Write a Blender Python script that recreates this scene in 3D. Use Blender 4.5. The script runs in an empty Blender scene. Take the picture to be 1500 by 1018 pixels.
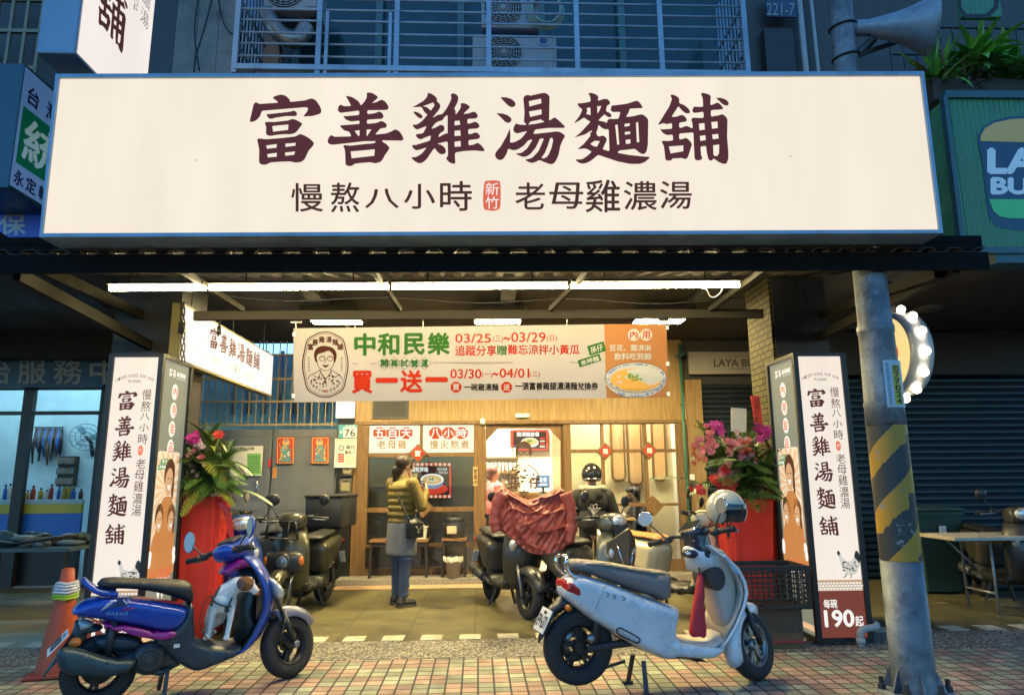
import bpy,bmesh,math,random
from mathutils import Vector as V,Matrix,Euler
from mathutils.geometry import delaunay_2d_cdt,tessellate_polygon
rnd=random.Random(7)
R=math.radians
SC=bpy.context.scene
COL=SC.collection

# ------------------------------------------------------------------ camera, world, exposure
CAM_H=1.38
FPX=1006.0 # focal length in pixels of a 1500 px wide frame
_yd=V((711-750,-(700-509),-FPX)).normalized()
_zd=V((-48.0,5300.0,-FPX));_zd-=_zd.dot(_yd)*_yd;_zd.normalize()
_xd=_yd.cross(_zd)
AX=[V((_xd[i],_yd[i],_zd[i]))for i in range(3)] # camera axes in the world
CC=V((0,0,CAM_H))
cam=bpy.data.cameras.new('camera');cam_o=bpy.data.objects.new('camera',cam);COL.objects.link(cam_o)
cam.sensor_width=36;cam.lens=36*FPX/1500;cam.clip_end=500;cam.clip_start=0.05
mm=Matrix.Identity(4)
for i in range(3):
    for j in range(3):mm[j][i]=AX[i][j]
mm.translation=CC
cam_o.matrix_world=mm
SC.camera=cam_o

W=bpy.data.worlds.new('World');SC.world=W;W.use_nodes=True
nt=W.node_tree;bg=nt.nodes['Background']
sky=nt.nodes.new('ShaderNodeTexSky');sky.sky_type='NISHITA';sky.sun_disc=False
sky.sun_elevation=R(4.5);sky.sun_rotation=R(20);sky.ozone_density=4.2;sky.dust_density=0.4;sky.air_density=1.0
nt.links.new(sky.outputs[0],bg.inputs[0]);bg.inputs[1].default_value=0.78
SC.view_settings.view_transform='Standard';SC.view_settings.look='None'
SC.view_settings.exposure=0.0;SC.view_settings.gamma=1.0
SC.render.engine='CYCLES'
SC.cycles.use_denoising=True
SC.cycles.max_bounces=8;SC.cycles.sample_clamp_indirect=6.0
SC.cycles.caustics_reflective=False;SC.cycles.caustics_refractive=False

# ------------------------------------------------------------------ geometry helpers
def _ray(px,py):return AX[0]*(px-750)+AX[1]*(-(py-509))+AX[2]*(-FPX)
def P(px,py,Y):
    r=_ray(px,py);return CC+r*(Y/r.y)
def G(px,py,z=0.0):
    r=_ray(px,py);return CC+r*((z-CAM_H)/r.z)
def PX(px,py,X):
    r=_ray(px,py);return CC+r*(X/r.x)
def PP(px,py,p0,n):
    r=_ray(px,py);return CC+r*((p0-CC).dot(n)/r.dot(n))

def smooth_poly(pts,sub=4,closed=True):
    n=len(pts);out=[]
    rng=range(n)if closed else range(n-1)
    for i in rng:
        if closed:a,b,c,d=pts[i-1],pts[i],pts[(i+1)%n],pts[(i+2)%n]
        else:a,b,c,d=pts[max(i-1,0)],pts[i],pts[i+1],pts[min(i+2,n-1)]
        for k in range(sub):
            t=k/sub
            out.append(tuple(0.5*((2*q)+(-p+r)*t+(2*p-5*q+4*r-s)*t*t+(-p+3*q-3*r+s)*t**3)
                             for p,q,r,s in zip(a,b,c,d)))
    if not closed:out.append(tuple(pts[-1]))
    return out

_TX={}
def glyph_mesh(s,bold=0.0):
    k=(s,bold)
    if k not in _TX:
        c=bpy.data.curves.new('t','FONT');c.body=s;c.size=1;c.offset=bold;c.resolution_u=3
        o=bpy.data.objects.new('t',c);COL.objects.link(o)
        dg=bpy.context.evaluated_depsgraph_get()
        me=o.evaluated_get(dg).to_mesh()
        _TX[k]=([tuple(v.co[:2])for v in me.vertices],[tuple(p.vertices)for p in me.polygons])
        bpy.data.objects.remove(o);bpy.data.curves.remove(c)
    return _TX[k]
def fill_polys(loops):
    """fill closed 2D loops (outlines and holes) -> verts, faces"""
    vs=[];es=[]
    for lp in loops:
        b=len(vs);n=len(lp)
        vs+=[V(p)for p in lp];es+=[(b+i,b+(i+1)%n)for i in range(n)]
    v2,e2,f2,_,_,_=delaunay_2d_cdt(vs,es,[],2 if False else 0,1e-7)
    def inside(p):
        c=False
        for lp in loops:
            n=len(lp);j=n-1
            for i in range(n):
                yi,yj=lp[i][1],lp[j][1]
                if(yi>p[1])!=(yj>p[1])and p[0]<(lp[j][0]-lp[i][0])*(p[1]-yi)/(yj-yi)+lp[i][0]:c=not c
                j=i
        return c
    fs=[]
    for f in f2:
        m=sum((v2[i]for i in f),V((0,0)))/len(f)
        if inside(m):fs.append(tuple(f))
    return[tuple(v)for v in v2],fs

class MB:
    def __init__(s):s.v=[];s.f=[];s.m=[];s.sm=[]
    def add(s,vs,fs,mi=0,smooth=False):
        b=len(s.v);s.v+=[tuple(v)for v in vs]
        for f in fs:s.f.append(tuple(i+b for i in f));s.m.append(mi);s.sm.append(smooth)
        return s
    def bm(s,bm_,mi=0,smooth=False,mat=None):
        bm_.verts.index_update()
        s.add([(mat@v.co)if mat else v.co.copy()for v in bm_.verts],[[v.index for v in f.verts]for f in bm_.faces],mi,smooth);bm_.free();return s
    def box(s,c,d,rot=None,mi=0,bev=0.0,seg=2,smooth=False):
        b=bmesh.new();bmesh.ops.create_cube(b,size=1)
        for v in b.verts:v.co=V((v.co.x*d[0],v.co.y*d[1],v.co.z*d[2]))
        if bev>0:bmesh.ops.bevel(b,geom=b.edges[:],offset=min(bev,min(d)*0.45),segments=seg,affect='EDGES',profile=0.5)
        m=Matrix.Translation(V(c))
        if rot is not None:m=m@(rot if isinstance(rot,Matrix)else Euler(rot).to_matrix().to_4x4())
        return s.bm(b,mi,smooth or bev>0.02,m)
    def bar(s,a,b,w,h=None,mi=0,bev=0.0,up=(0,0,1)):
        a,b=V(a),V(b);d=b-a;h=w if h is None else h
        x=d.normalized();u=V(up)
        if abs(x.dot(u))>0.98:u=V((0,1,0))
        y=u.cross(x).normalized();z=x.cross(y)
        m=Matrix((x,y,z)).transposed().to_4x4()
        return s.box((a+b)/2,(d.length,w,h),m,mi,bev)
    def tube(s,pts,r,n=10,mi=0,caps=True,closed=False):
        pts=[V(p)for p in pts];k=len(pts)
        rs=r if isinstance(r,(list,tuple))else[r]*k
        tn=[]
        for i in range(k):
            a=pts[(i-1)%k]if closed else pts[max(i-1,0)];b=pts[(i+1)%k]if closed else pts[min(i+1,k-1)]
            tn.append((b-a).normalized())
        u=V((0,0,1))if abs(tn[0].z)<0.9 else V((1,0,0))
        u=(u-tn[0]*u.dot(tn[0])).normalized();vs=[]
        for i in range(k):
            u=u-tn[i]*u.dot(tn[i]);u.normalize();w=tn[i].cross(u)
            rr=rs[i];ra,rb=rr if isinstance(rr,tuple)else(rr,rr)
            for j in range(n):
                t=2*math.pi*j/n;vs.append(pts[i]+u*(ra*math.cos(t))+w*(rb*math.sin(t)))
        fs=[]
        for i in range(k if closed else k-1):
            for j in range(n):
                a=i*n+j;b=i*n+(j+1)%n;i2=(i+1)%k
                fs.append((a,b,i2*n+(j+1)%n,i2*n+j))
        s.add(vs,fs,mi,True)
        if caps and not closed:
            s.add(vs[:n],[tuple(range(n))[::-1]],mi);s.add(vs[-n:],[tuple(range(n))],mi)
        return s
    def lathe(s,prof,n=24,mat=None,mi=0,smooth=True,arc=2*math.pi):
        vs=[];fs=[];k=len(prof);full=abs(arc-2*math.pi)<1e-6;cols=n if full else n+1
        for j in range(cols):
            t=arc*j/n
            for(r,z)in prof:
                p=V((r*math.cos(t),r*math.sin(t),z));vs.append(mat@p if mat else p)
        for j in range(n):
            j2=(j+1)%cols
            for i in range(k-1):fs.append((j*k+i,j2*k+i,j2*k+i+1,j*k+i+1))
        return s.add(vs,fs,mi,smooth)
    def ell(s,c,r,mat=None,mi=0,u=16,v=10):
        b=bmesh.new();bmesh.ops.create_uvsphere(b,u_segments=u,v_segments=v,radius=1)
        r=(r,r,r)if not isinstance(r,(tuple,list))else r
        m=Matrix.Translation(V(c))@(mat if mat else Matrix.Identity(4))@Matrix.Diagonal((r[0],r[1],r[2],1))
        return s.bm(b,mi,True,m)
    def loft(s,rings,mi=0,closed=True,caps=True,smooth=True):
        n=len(rings[0]);vs=[p for r in rings for p in r];fs=[]
        for i in range(len(rings)-1):
            for j in range(n if closed else n-1):
                j2=(j+1)%n;fs.append((i*n+j,i*n+j2,(i+1)*n+j2,(i+1)*n+j))
        s.add(vs,fs,mi,smooth)
        if caps and closed:
            s.add(rings[0],[tuple(range(n))[::-1]],mi);s.add(rings[-1],[tuple(range(n))],mi)
        return s
    def poly(s,pts,mi=0):return s.add(pts,[tuple(range(len(pts)))],mi)
    def prism(s,outline,pos,d,mi=0):
        """outline in 2D, pos(x, y) -> 3D front face, d = depth vector"""
        n=len(outline);a=[V(pos(*p))for p in outline];d=V(d);b=[p+d for p in a]
        t=tessellate_polygon([[V((p[0],p[1],0))for p in outline]])
        s.add(a,t,mi);s.add(b,[x[::-1]for x in t],mi)
        s.add(a+b,[(i,(i+1)%n,n+(i+1)%n,n+i)for i in range(n)],mi);return s
    def pillow(s,outline,w,r,mat=None,mi=0,p=2.3,h=0.035,wf=None,flat=0.0,holes=(),one=False):
        """puffed shell: outline in (x, z); half width w along y, rim radius r"""
        out=list(outline)
        vs=[V(q)for q in out];es=[(i,(i+1)%len(out))for i in range(len(out))];nb=len(vs)
        segs=[(V(out[i]),V(out[(i+1)%len(out)]))for i in range(len(out))]
        for hl in holes:
            b=len(vs);vs+=[V(q)for q in hl];es+=[(b+i,b+(i+1)%len(hl))for i in range(len(hl))]
            segs+=[(V(hl[i]),V(hl[(i+1)%len(hl)]))for i in range(len(hl))]
        loops=[out]+[list(q)for q in holes]
        def ins(q):
            c=False
            for lp in loops:
                j=len(lp)-1
                for i in range(len(lp)):
                    if(lp[i][1]>q[1])!=(lp[j][1]>q[1])and q[0]<(lp[j][0]-lp[i][0])*(q[1]-lp[i][1])/(lp[j][1]-lp[i][1])+lp[i][0]:c=not c
                    j=i
            return c
        def dist(q):
            m=9.0
            for a,b in segs:
                d=b-a;L=d.length_squared
                t=max(0.0,min(1.0,(q-a).dot(d)/L))if L>0 else 0.0
                m=min(m,(q-a-d*t).length)
            return m
        x0=min(q[0]for q in out);x1=max(q[0]for q in out);z0=min(q[1]for q in out);z1=max(q[1]for q in out)
        # rings of points just inside the rim keep the rounding crisp
        for dd in(0.12,0.35,0.7,1.0):
            n=len(out)
            area=sum(out[i][0]*out[(i+1)%n][1]-out[(i+1)%n][0]*out[i][1]for i in range(n))
            sg=1 if area>0 else-1
            for i in range(0,n):
                a,b=V(out[i-1]),V(out[(i+1)%n]);t=(b-a)
                if t.length<1e-6:continue
                nn=V((-t.y,t.x)).normalized()*sg;q=V(out[i])+nn*r*dd
                if ins(q)and dist(q)>r*dd*0.85:vs.append(q)
        x=x0+h/2;row=0
        while x<x1:
            z=z0+h*(0.5 if row%2 else 0.25)
            while z<z1:
                q=V((x,z))
                if ins(q)and dist(q)>r*1.05:vs.append(q)
                z+=h
            x+=h;row+=1
        v2,_,f2,_,_,_=delaunay_2d_cdt(vs,es,[],0,1e-6)
        f2=[f for f in f2 if ins(sum((v2[i]for i in f),V((0,0)))/3)]
        ys=[]
        for q in v2:
            d=min(dist(q)/r,1.0);y=w*(flat+(1-flat)*(1-(1-d)**p)**(1/p))
            if wf:y*=wf(q.x,q.y)
            ys.append(y)
        L=[V((q.x,-y,q.y))for q,y in zip(v2,ys)];Rr=[V((q.x,y,q.y))for q,y in zip(v2,ys)]
        if one:Rr=[]
        if mat:L=[mat@q for q in L];Rr=[mat@q for q in Rr]
        s.add(L,f2,mi,True)
        if not one:
            s.add(Rr,[tuple(f)[::-1]for f in f2],mi,True)
            if flat>0:
                for lp in loops:
                    pass
                n=len(out);s.add(L[:n]+Rr[:n],[(i,n+i,n+(i+1)%n,(i+1)%n)for i in range(n)],mi,True)
        return s
    def text(s,t,rect,pos,mi=0,bold=0.0):
        """rect x0,y0,x1,y1 in the units pos() takes, y down; the lettering fills the rect; bold thickens the strokes"""
        vs,fs=glyph_mesh(t)
        if not vs:return s
        a=min(v[0]for v in vs);b=max(v[0]for v in vs);c=min(v[1]for v in vs);d=max(v[1]for v in vs)
        x0,y0,x1,y1=rect
        f=lambda x,y:pos(x0+(x-a)/(b-a)*(x1-x0),y1-(y-c)/(d-c)*(y1-y0))
        o=f(a,c);n=(f(b,c)-o).cross(f(a,d)-o);n=n.normalized()if n.length>0 else V((0,-1,0))
        if n.dot(CC-o)<0:n=-n
        k=bold*0.8
        for i,(dx,dy)in enumerate([(0,0)]if bold<=0.004 else[(k,0),(-k,0),(0,k),(0,-k)]):
            s.add([f(v[0]+dx,v[1]+dy)+n*(0.00035*i)for v in vs],fs,mi)
        return s
    def fill(s,loops,pos,mi=0):
        vs,fs=fill_polys(loops);return s.add([pos(*v)for v in vs],fs,mi)
    def disc(s,c,rx,ry,pos,mi=0,n=24,inner=None,ph=0.0):
        pt=lambda k,q:(c[0]+rx*q*math.cos(2*math.pi*k/n+ph),c[1]+ry*q*math.sin(2*math.pi*k/n+ph))
        if inner is None:return s.poly([pos(*pt(k,1))for k in range(n)],mi)
        o=[pos(*pt(k,1))for k in range(n)];i_=[pos(*pt(k,inner))for k in range(n)]
        return s.add(o+i_,[(k,(k+1)%n,n+(k+1)%n,n+k)for k in range(n)],mi)
    def build(s,name,mats,parent=None,fix=True):
        me=bpy.data.meshes.new(name);me.from_pydata(s.v,[],s.f)
        mats=mats if isinstance(mats,(list,tuple))else[mats]
        for m in mats:me.materials.append(m)
        me.polygons.foreach_set('material_index',s.m);me.polygons.foreach_set('use_smooth',s.sm)
        me.update()
        if fix:
            b=bmesh.new();b.from_mesh(me);bmesh.ops.remove_doubles(b,verts=b.verts,dist=1e-5);bmesh.ops.recalc_face_normals(b,faces=b.faces);b.to_mesh(me);b.free()
        o=bpy.data.objects.new(name,me);COL.objects.link(o)
        if parent is not None:o.parent=parent
        return o

def blob(prims,mats,name,parent=None,voxel=0.01,smooth=3,paint=None,quiet=True):
    """prims: function(MB) adding closed overlapping solids -> ONE continuous remeshed surface"""
    b=MB();prims(b);me=bpy.data.meshes.new('tmp');me.from_pydata(b.v,[],b.f)
    bb=bmesh.new();bb.from_mesh(me);bmesh.ops.remove_doubles(bb,verts=bb.verts,dist=1e-5);bmesh.ops.recalc_face_normals(bb,faces=bb.faces);bb.to_mesh(me);bb.free()
    o=bpy.data.objects.new('tmp',me);COL.objects.link(o)
    r=o.modifiers.new('r','REMESH');r.mode='VOXEL';r.voxel_size=voxel;r.use_smooth_shade=True
    sm=o.modifiers.new('s','SMOOTH');sm.factor=0.5;sm.iterations=smooth
    dg=bpy.context.evaluated_depsgraph_get()
    m2=bpy.data.meshes.new_from_object(o.evaluated_get(dg));m2.name=name
    bpy.data.objects.remove(o);m2.materials.clear()
    for m in(mats if isinstance(mats,(list,tuple))else[mats]):m2.materials.append(m)
    for p in m2.polygons:
        p.use_smooth=True
        p.material_index=paint(p.center)if paint else 0
    o=bpy.data.objects.new(name,m2);COL.objects.link(o)
    if parent is not None:o.parent=parent
    return o

def cap(b,a,c,r0,r1,n=10):
    """tapered capsule, closed"""
    a,c=V(a),V(c);d=(c-a).normalized();pts=[];rs=[]
    for t in(-1.0,-0.75,-0.4):pts.append(a+d*r0*t);rs.append(max(r0*math.sqrt(max(1-t*t,0)),r0*0.05))
    pts.append(a);rs.append(r0);pts.append(c);rs.append(r1)
    for t in(0.4,0.75,1.0):pts.append(c+d*r1*t);rs.append(max(r1*math.sqrt(max(1-t*t,0)),r1*0.05))
    b.tube(pts,rs,n)

# ------------------------------------------------------------------ things
def tag(o,label=None,cat=None,group=None,kind=None):
    if label:o['label']=label
    if cat:o['category']=cat
    if group:o['group']=group
    if kind:o['kind']=kind
    return o
def thing(name,label,cat,loc=(0,0,0),rz=0.0,group=None):
    o=bpy.data.objects.new(name,None);COL.objects.link(o);o.empty_display_size=0.1
    o.location=loc;o.rotation_euler=(0,0,rz)
    return tag(o,label,cat,group)
def copy_tree(o,parent=None):
    c=o.copy();COL.objects.link(c);c.parent=parent
    for ch in[x for x in COL.objects if x.parent==o]:copy_tree(ch,c)
    return c
class At:
    """builds world-coordinate meshes under an Empty standing at loc"""
    def __init__(s,name,label,cat,loc,group=None):
        s.e=thing(name,label,cat,loc,0,group);s.l=V(loc)
    def part(s,mb,name,mats,parent=None):
        par=parent or s.e
        off=s.l if parent is None else V(parent['_o'])
        o=mb.build(name,mats,par)
        o.data.transform(Matrix.Translation(-s.l));return o
    def sub(s,mb,name,mats,parent):
        o=mb.build(name,mats,parent);o.data.transform(Matrix.Translation(-s.l));return o

# ------------------------------------------------------------------ materials
_M={}
def mat(name,col,rough=0.5,metal=0.0,var=0.0,scale=8.0,bump=0.0,bscale=60.0,emit=None,es=0.0,coat=0.0,dirt=0.0,dcol=(0.05,0.045,0.04),spec=0.5,alpha=1.0,trans=0.0,rvar=0.12,stretch=None):
    if name in _M:return _M[name]
    m=bpy.data.materials.new(name);m.use_nodes=True;t=m.node_tree;N=t.nodes;L=t.links
    b=N['Principled BSDF'];b.inputs['Roughness'].default_value=rough;b.inputs['Metallic'].default_value=metal
    b.inputs['Base Color'].default_value=(*col,1);b.inputs['Coat Weight'].default_value=coat;b.inputs['Coat Roughness'].default_value=0.08
    b.inputs['Specular IOR Level'].default_value=spec
    if trans:b.inputs['Transmission Weight'].default_value=trans
    if alpha<1:b.inputs['Alpha'].default_value=alpha
    tc=N.new('ShaderNodeTexCoord');src=tc.outputs['Object']
    if stretch:
        mp=N.new('ShaderNodeMapping');mp.inputs['Scale'].default_value=stretch;L.new(src,mp.inputs[0]);src=mp.outputs[0]
    if var>0 or dirt>0:
        n=N.new('ShaderNodeTexNoise');n.inputs['Scale'].default_value=scale;n.inputs['Detail'].default_value=6;n.inputs['Roughness'].default_value=0.65
        L.new(src,n.inputs['Vector'])
        r=N.new('ShaderNodeMapRange');r.inputs['From Min'].default_value=0.3;r.inputs['From Max'].default_value=0.7
        r.inputs['To Min'].default_value=1-var;r.inputs['To Max'].default_value=1+var;L.new(n.outputs[0],r.inputs[0])
        mu=N.new('ShaderNodeMix');mu.data_type='RGBA';mu.blend_type='MULTIPLY';mu.inputs[0].default_value=1
        mu.inputs[6].default_value=(*col,1);L.new(r.outputs[0],mu.inputs[7]);out=mu.outputs[2]
        if dirt>0:
            n2=N.new('ShaderNodeTexNoise');n2.inputs['Scale'].default_value=scale*0.35;n2.inputs['Detail'].default_value=8;n2.inputs['Roughness'].default_value=0.7
            L.new(src,n2.inputs['Vector'])
            r2=N.new('ShaderNodeMapRange');r2.inputs['From Min'].default_value=0.5;r2.inputs['From Max'].default_value=0.68;r2.inputs['To Max'].default_value=dirt
            L.new(n2.outputs[0],r2.inputs[0])
            mx=N.new('ShaderNodeMix');mx.data_type='RGBA';L.new(r2.outputs[0],mx.inputs[0]);L.new(out,mx.inputs[6]);mx.inputs[7].default_value=(*dcol,1);out=mx.outputs[2]
        L.new(out,b.inputs['Base Color'])
        rr=N.new('ShaderNodeMapRange');rr.inputs['From Min'].default_value=0.3;rr.inputs['From Max'].default_value=0.7
        rr.inputs['To Min'].default_value=max(rough-rvar,0.02);rr.inputs['To Max'].default_value=min(rough+rvar,1);L.new(n.outputs[0],rr.inputs[0]);L.new(rr.outputs[0],b.inputs['Roughness'])
    if bump>0:
        n=N.new('ShaderNodeTexNoise');n.inputs['Scale'].default_value=bscale;n.inputs['Detail'].default_value=4;L.new(src,n.inputs['Vector'])
        bp=N.new('ShaderNodeBump');bp.inputs['Strength'].default_value=bump;bp.inputs['Distance'].default_value=0.01;L.new(n.outputs[0],bp.inputs['Height']);L.new(bp.outputs[0],b.inputs['Normal'])
    if es>0:
        b.inputs['Emission Color'].default_value=(*(emit or col),1);b.inputs['Emission Strength'].default_value=es
    _M[name]=m;return m

def nodes(m):
    return m.node_tree.nodes,m.node_tree.links,m.node_tree.nodes['Principled BSDF']
def glass(name,tint=(0.9,0.95,0.95),refl=0.03,rough=0.02):
    """thin window pane: mostly see-through with a faint mirror"""
    if name in _M:return _M[name]
    m=bpy.data.materials.new(name);m.use_nodes=True;N=m.node_tree.nodes;L=m.node_tree.links;N.clear()
    o=N.new('ShaderNodeOutputMaterial');t=N.new('ShaderNodeBsdfTransparent');t.inputs[0].default_value=(*tint,1)
    g=N.new('ShaderNodeBsdfGlossy');g.inputs['Roughness'].default_value=rough
    x=N.new('ShaderNodeMixShader');f=N.new('ShaderNodeFresnel');f.inputs[0].default_value=1.45
    a=N.new('ShaderNodeMath');a.operation='ADD';a.inputs[1].default_value=refl;L.new(f.outputs[0],a.inputs[0]);L.new(a.outputs[0],x.inputs[0])
    L.new(t.outputs[0],x.inputs[1]);L.new(g.outputs[0],x.inputs[2]);L.new(x.outputs[0],o.inputs[0]);_M[name]=m;return m

def wood(name,c1,c2,sc=(14,14,1.2),rough=0.45):
    if name in _M:return _M[name]
    m=mat(name,c1,rough);N,L,b=nodes(m)
    tc=N.new('ShaderNodeTexCoord');mp=N.new('ShaderNodeMapping');mp.inputs['Scale'].default_value=sc;L.new(tc.outputs['Object'],mp.inputs[0])
    n=N.new('ShaderNodeTexNoise');n.inputs['Scale'].default_value=2.2;n.inputs['Detail'].default_value=8;n.inputs['Distortion'].default_value=0.6;L.new(mp.outputs[0],n.inputs['Vector'])
    cr=N.new('ShaderNodeValToRGB');cr.color_ramp.elements[0].position=0.33;cr.color_ramp.elements[1].position=0.68
    cr.color_ramp.elements[0].color=(*c2,1);cr.color_ramp.elements[1].color=(*c1,1);L.new(n.outputs[0],cr.inputs[0]);L.new(cr.outputs[0],b.inputs['Base Color']);return m

def lit(name,col,s,var=0.0):
    """a surface that gives off light (lamp, backlit sign, screen)"""
    if name in _M:return _M[name]
    m=mat(name,tuple(min(c,1)*0.12 for c in col),0.6,emit=col,es=s,spec=0.15)
    if var:
        N,L,b=nodes(m);tc=N.new('ShaderNodeTexCoord');mp=N.new('ShaderNodeMapping');mp.inputs['Scale'].default_value=(1.6,1,0.35);L.new(tc.outputs['Object'],mp.inputs[0])
        n=N.new('ShaderNodeTexNoise');n.inputs['Scale'].default_value=1.5;n.inputs['Detail'].default_value=3;L.new(mp.outputs[0],n.inputs['Vector'])
        r=N.new('ShaderNodeMapRange');r.inputs['From Min'].default_value=0.3;r.inputs['From Max'].default_value=0.7;r.inputs['To Min'].default_value=s*(1-var);r.inputs['To Max'].default_value=s*(1+var)
        L.new(n.outputs[0],r.inputs[0]);L.new(r.outputs[0],b.inputs['Emission Strength'])
    return m
# ------------------------------------------------------------------ palette
steel_blue=mat('painted_steel',(0.24,0.36,0.47),0.45,0.2,var=0.2,scale=5,dirt=0.35)
dark_steel=mat('dark_steel',(0.045,0.045,0.045),0.5,0.4,var=0.3,scale=6,dirt=0.3,dcol=(0.09,0.06,0.04))
beam_steel=mat('beam_steel',(0.020,0.017,0.012),0.7,0.0,var=0.25,scale=7,dirt=0.3,dcol=(.035,.028,.02),spec=.15)
black_frame=mat('black_frame',(0.012,0.012,0.013),0.4)
conc_dark=mat('old_render',(0.03,0.029,0.027),0.85,var=0.35,scale=2.5,dirt=0.6,bump=0.3)
ceil_m=mat('ceiling_paint',(0.034,0.03,0.024),0.8,var=0.18,scale=1.5,dirt=0.3)
oak=wood('oak_veneer',(0.36,0.235,0.090),(0.24,0.145,0.052))
oak_dark=wood('oak_frame',(0.22,0.125,0.046),(0.13,0.072,0.026))
pane=glass('window_glass')
white_plaster=mat('warm_plaster',(0.78,0.74,0.66),0.8,var=0.05,scale=2)
lamp_w=lit('lamp_tube',(1.0,0.83,0.45),195.0)
lamp_panel=lit('lamp_panel',(1.0,0.80,0.38),170.0)

# ------------------------------------------------------------------ ground
def ground_mats():
    # brick pavers, two by two patches of pink and green
    m=mat('pavers',(0.4,0.3,0.25),0.75);N,L,b=nodes(m)
    tc=N.new('ShaderNodeTexCoord')
    mp=N.new('ShaderNodeMapping');mp.inputs['Location'].default_value=(0,0.02,0);mp.inputs['Rotation'].default_value=(0,0,R(-0.6));L.new(tc.outputs['Object'],mp.inputs[0])
    br=N.new('ShaderNodeTexBrick');br.offset=0;br.inputs['Scale'].default_value=1;br.inputs['Mortar Size'].default_value=0.0075;br.inputs['Mortar Smooth'].default_value=0.2
    br.inputs['Brick Width'].default_value=0.110;br.inputs['Row Height'].default_value=0.106
    br.inputs['Color1'].default_value=(0.66,0.66,0.68,1);br.inputs['Color2'].default_value=(1.22,1.2,1.16,1);br.inputs['Mortar'].default_value=(0.07,0.07,0.07,1);L.new(mp.outputs[0],br.inputs['Vector'])
    # patch index: columns in pairs, rows in pairs, rows drawn from a cell noise so the mix is not a strict chequer
    dv=N.new('ShaderNodeVectorMath');dv.operation='DIVIDE';dv.inputs[1].default_value=(0.22,0.212,1);L.new(mp.outputs[0],dv.inputs[0])
    fl=N.new('ShaderNodeVectorMath');fl.operation='FLOOR';L.new(dv.outputs[0],fl.inputs[0])
    sx=N.new('ShaderNodeSeparateXYZ');L.new(fl.outputs[0],sx.inputs[0])
    ad=N.new('ShaderNodeMath');ad.operation='ADD';L.new(sx.outputs[0],ad.inputs[0]);L.new(sx.outputs[1],ad.inputs[1])
    mo=N.new('ShaderNodeMath');mo.operation='PINGPONG';mo.inputs[1].default_value=1;L.new(ad.outputs[0],mo.inputs[0])
    wn=N.new('ShaderNodeTexWhiteNoise');wn.noise_dimensions='2D';L.new(fl.outputs[0],wn.inputs['Vector'])
    th=N.new('ShaderNodeMath');th.operation='GREATER_THAN';th.inputs[1].default_value=0.88;L.new(wn.outputs[0],th.inputs[0])
    xr=N.new('ShaderNodeMath');xr.operation='SUBTRACT';L.new(mo.outputs[0],xr.inputs[0]);L.new(th.outputs[0],xr.inputs[1])
    ab=N.new('ShaderNodeMath');ab.operation='ABSOLUTE';L.new(xr.outputs[0],ab.inputs[0])
    mx=N.new('ShaderNodeMix');mx.data_type='RGBA';mx.inputs[6].default_value=(0.41,0.265,0.205,1);mx.inputs[7].default_value=(0.32,0.335,0.235,1);L.new(ab.outputs[0],mx.inputs[0])
    mu=N.new('ShaderNodeMix');mu.data_type='RGBA';mu.blend_type='MULTIPLY';mu.inputs[0].default_value=1;L.new(mx.outputs[2],mu.inputs[6]);L.new(br.outputs[0],mu.inputs[7])
    ns=N.new('ShaderNodeTexNoise');ns.inputs['Scale'].default_value=3;ns.inputs['Detail'].default_value=9;ns.inputs['Roughness'].default_value=0.7;L.new(tc.outputs['Object'],ns.inputs['Vector'])
    rg=N.new('ShaderNodeMapRange');rg.inputs['From Min'].default_value=0.3;rg.inputs['From Max'].default_value=0.7;rg.inputs['To Min'].default_value=0.42;rg.inputs['To Max'].default_value=1.25;L.new(ns.outputs[0],rg.inputs[0])
    m2=N.new('ShaderNodeMix');m2.data_type='RGBA';m2.blend_type='MULTIPLY';m2.inputs[0].default_value=1;L.new(mu.outputs[2],m2.inputs[6]);L.new(rg.outputs[0],m2.inputs[7]);L.new(m2.outputs[2],b.inputs['Base Color'])
    bp=N.new('ShaderNodeBump');bp.inputs['Strength'].default_value=0.5;bp.inputs['Distance'].default_value=0.006;bp.invert=True;L.new(br.outputs['Fac'],bp.inputs['Height']);L.new(bp.outputs[0],b.inputs['Normal'])
    # pebble strip
    k=mat('pebble',(0.3,0.28,0.25),0.8);N,L,b=nodes(k);tc=N.new('ShaderNodeTexCoord')
    v=N.new('ShaderNodeTexVoronoi');v.inputs['Scale'].default_value=75;L.new(tc.outputs['Object'],v.inputs['Vector'])
    sp=N.new('ShaderNodeSeparateColor');L.new(v.outputs['Color'],sp.inputs[0])
    cr=N.new('ShaderNodeValToRGB');e=cr.color_ramp.elements;e[0].color=(0.035,0.032,0.03,1);e[1].color=(0.40,0.36,0.28,1);e[1].position=0.95;e.new(0.55).color=(0.11,0.10,0.08,1);L.new(sp.outputs[0],cr.inputs[0])
    L.new(cr.outputs[0],b.inputs['Base Color']);bp=N.new('ShaderNodeBump');bp.inputs['Strength'].default_value=0.7;bp.inputs['Distance'].default_value=0.006;bp.invert=True;L.new(v.outputs['Distance'],bp.inputs['Height']);L.new(bp.outputs[0],b.inputs['Normal'])
    # arcade tiles
    a=mat('arcade_tile',(0.2,0.18,0.12),0.42);N,L,b=nodes(a);tc=N.new('ShaderNodeTexCoord')
    br=N.new('ShaderNodeTexBrick');br.offset=0.5;br.inputs['Scale'].default_value=1;br.inputs['Mortar Size'].default_value=0.006;br.inputs['Brick Width'].default_value=0.6;br.inputs['Row Height'].default_value=0.6
    mp=N.new('ShaderNodeMapping');mp.inputs['Rotation'].default_value=(0,0,R(90));mp.inputs['Location'].default_value=(0.11,0.1,0);L.new(tc.outputs['Object'],mp.inputs[0]);L.new(mp.outputs[0],br.inputs['Vector'])
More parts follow.
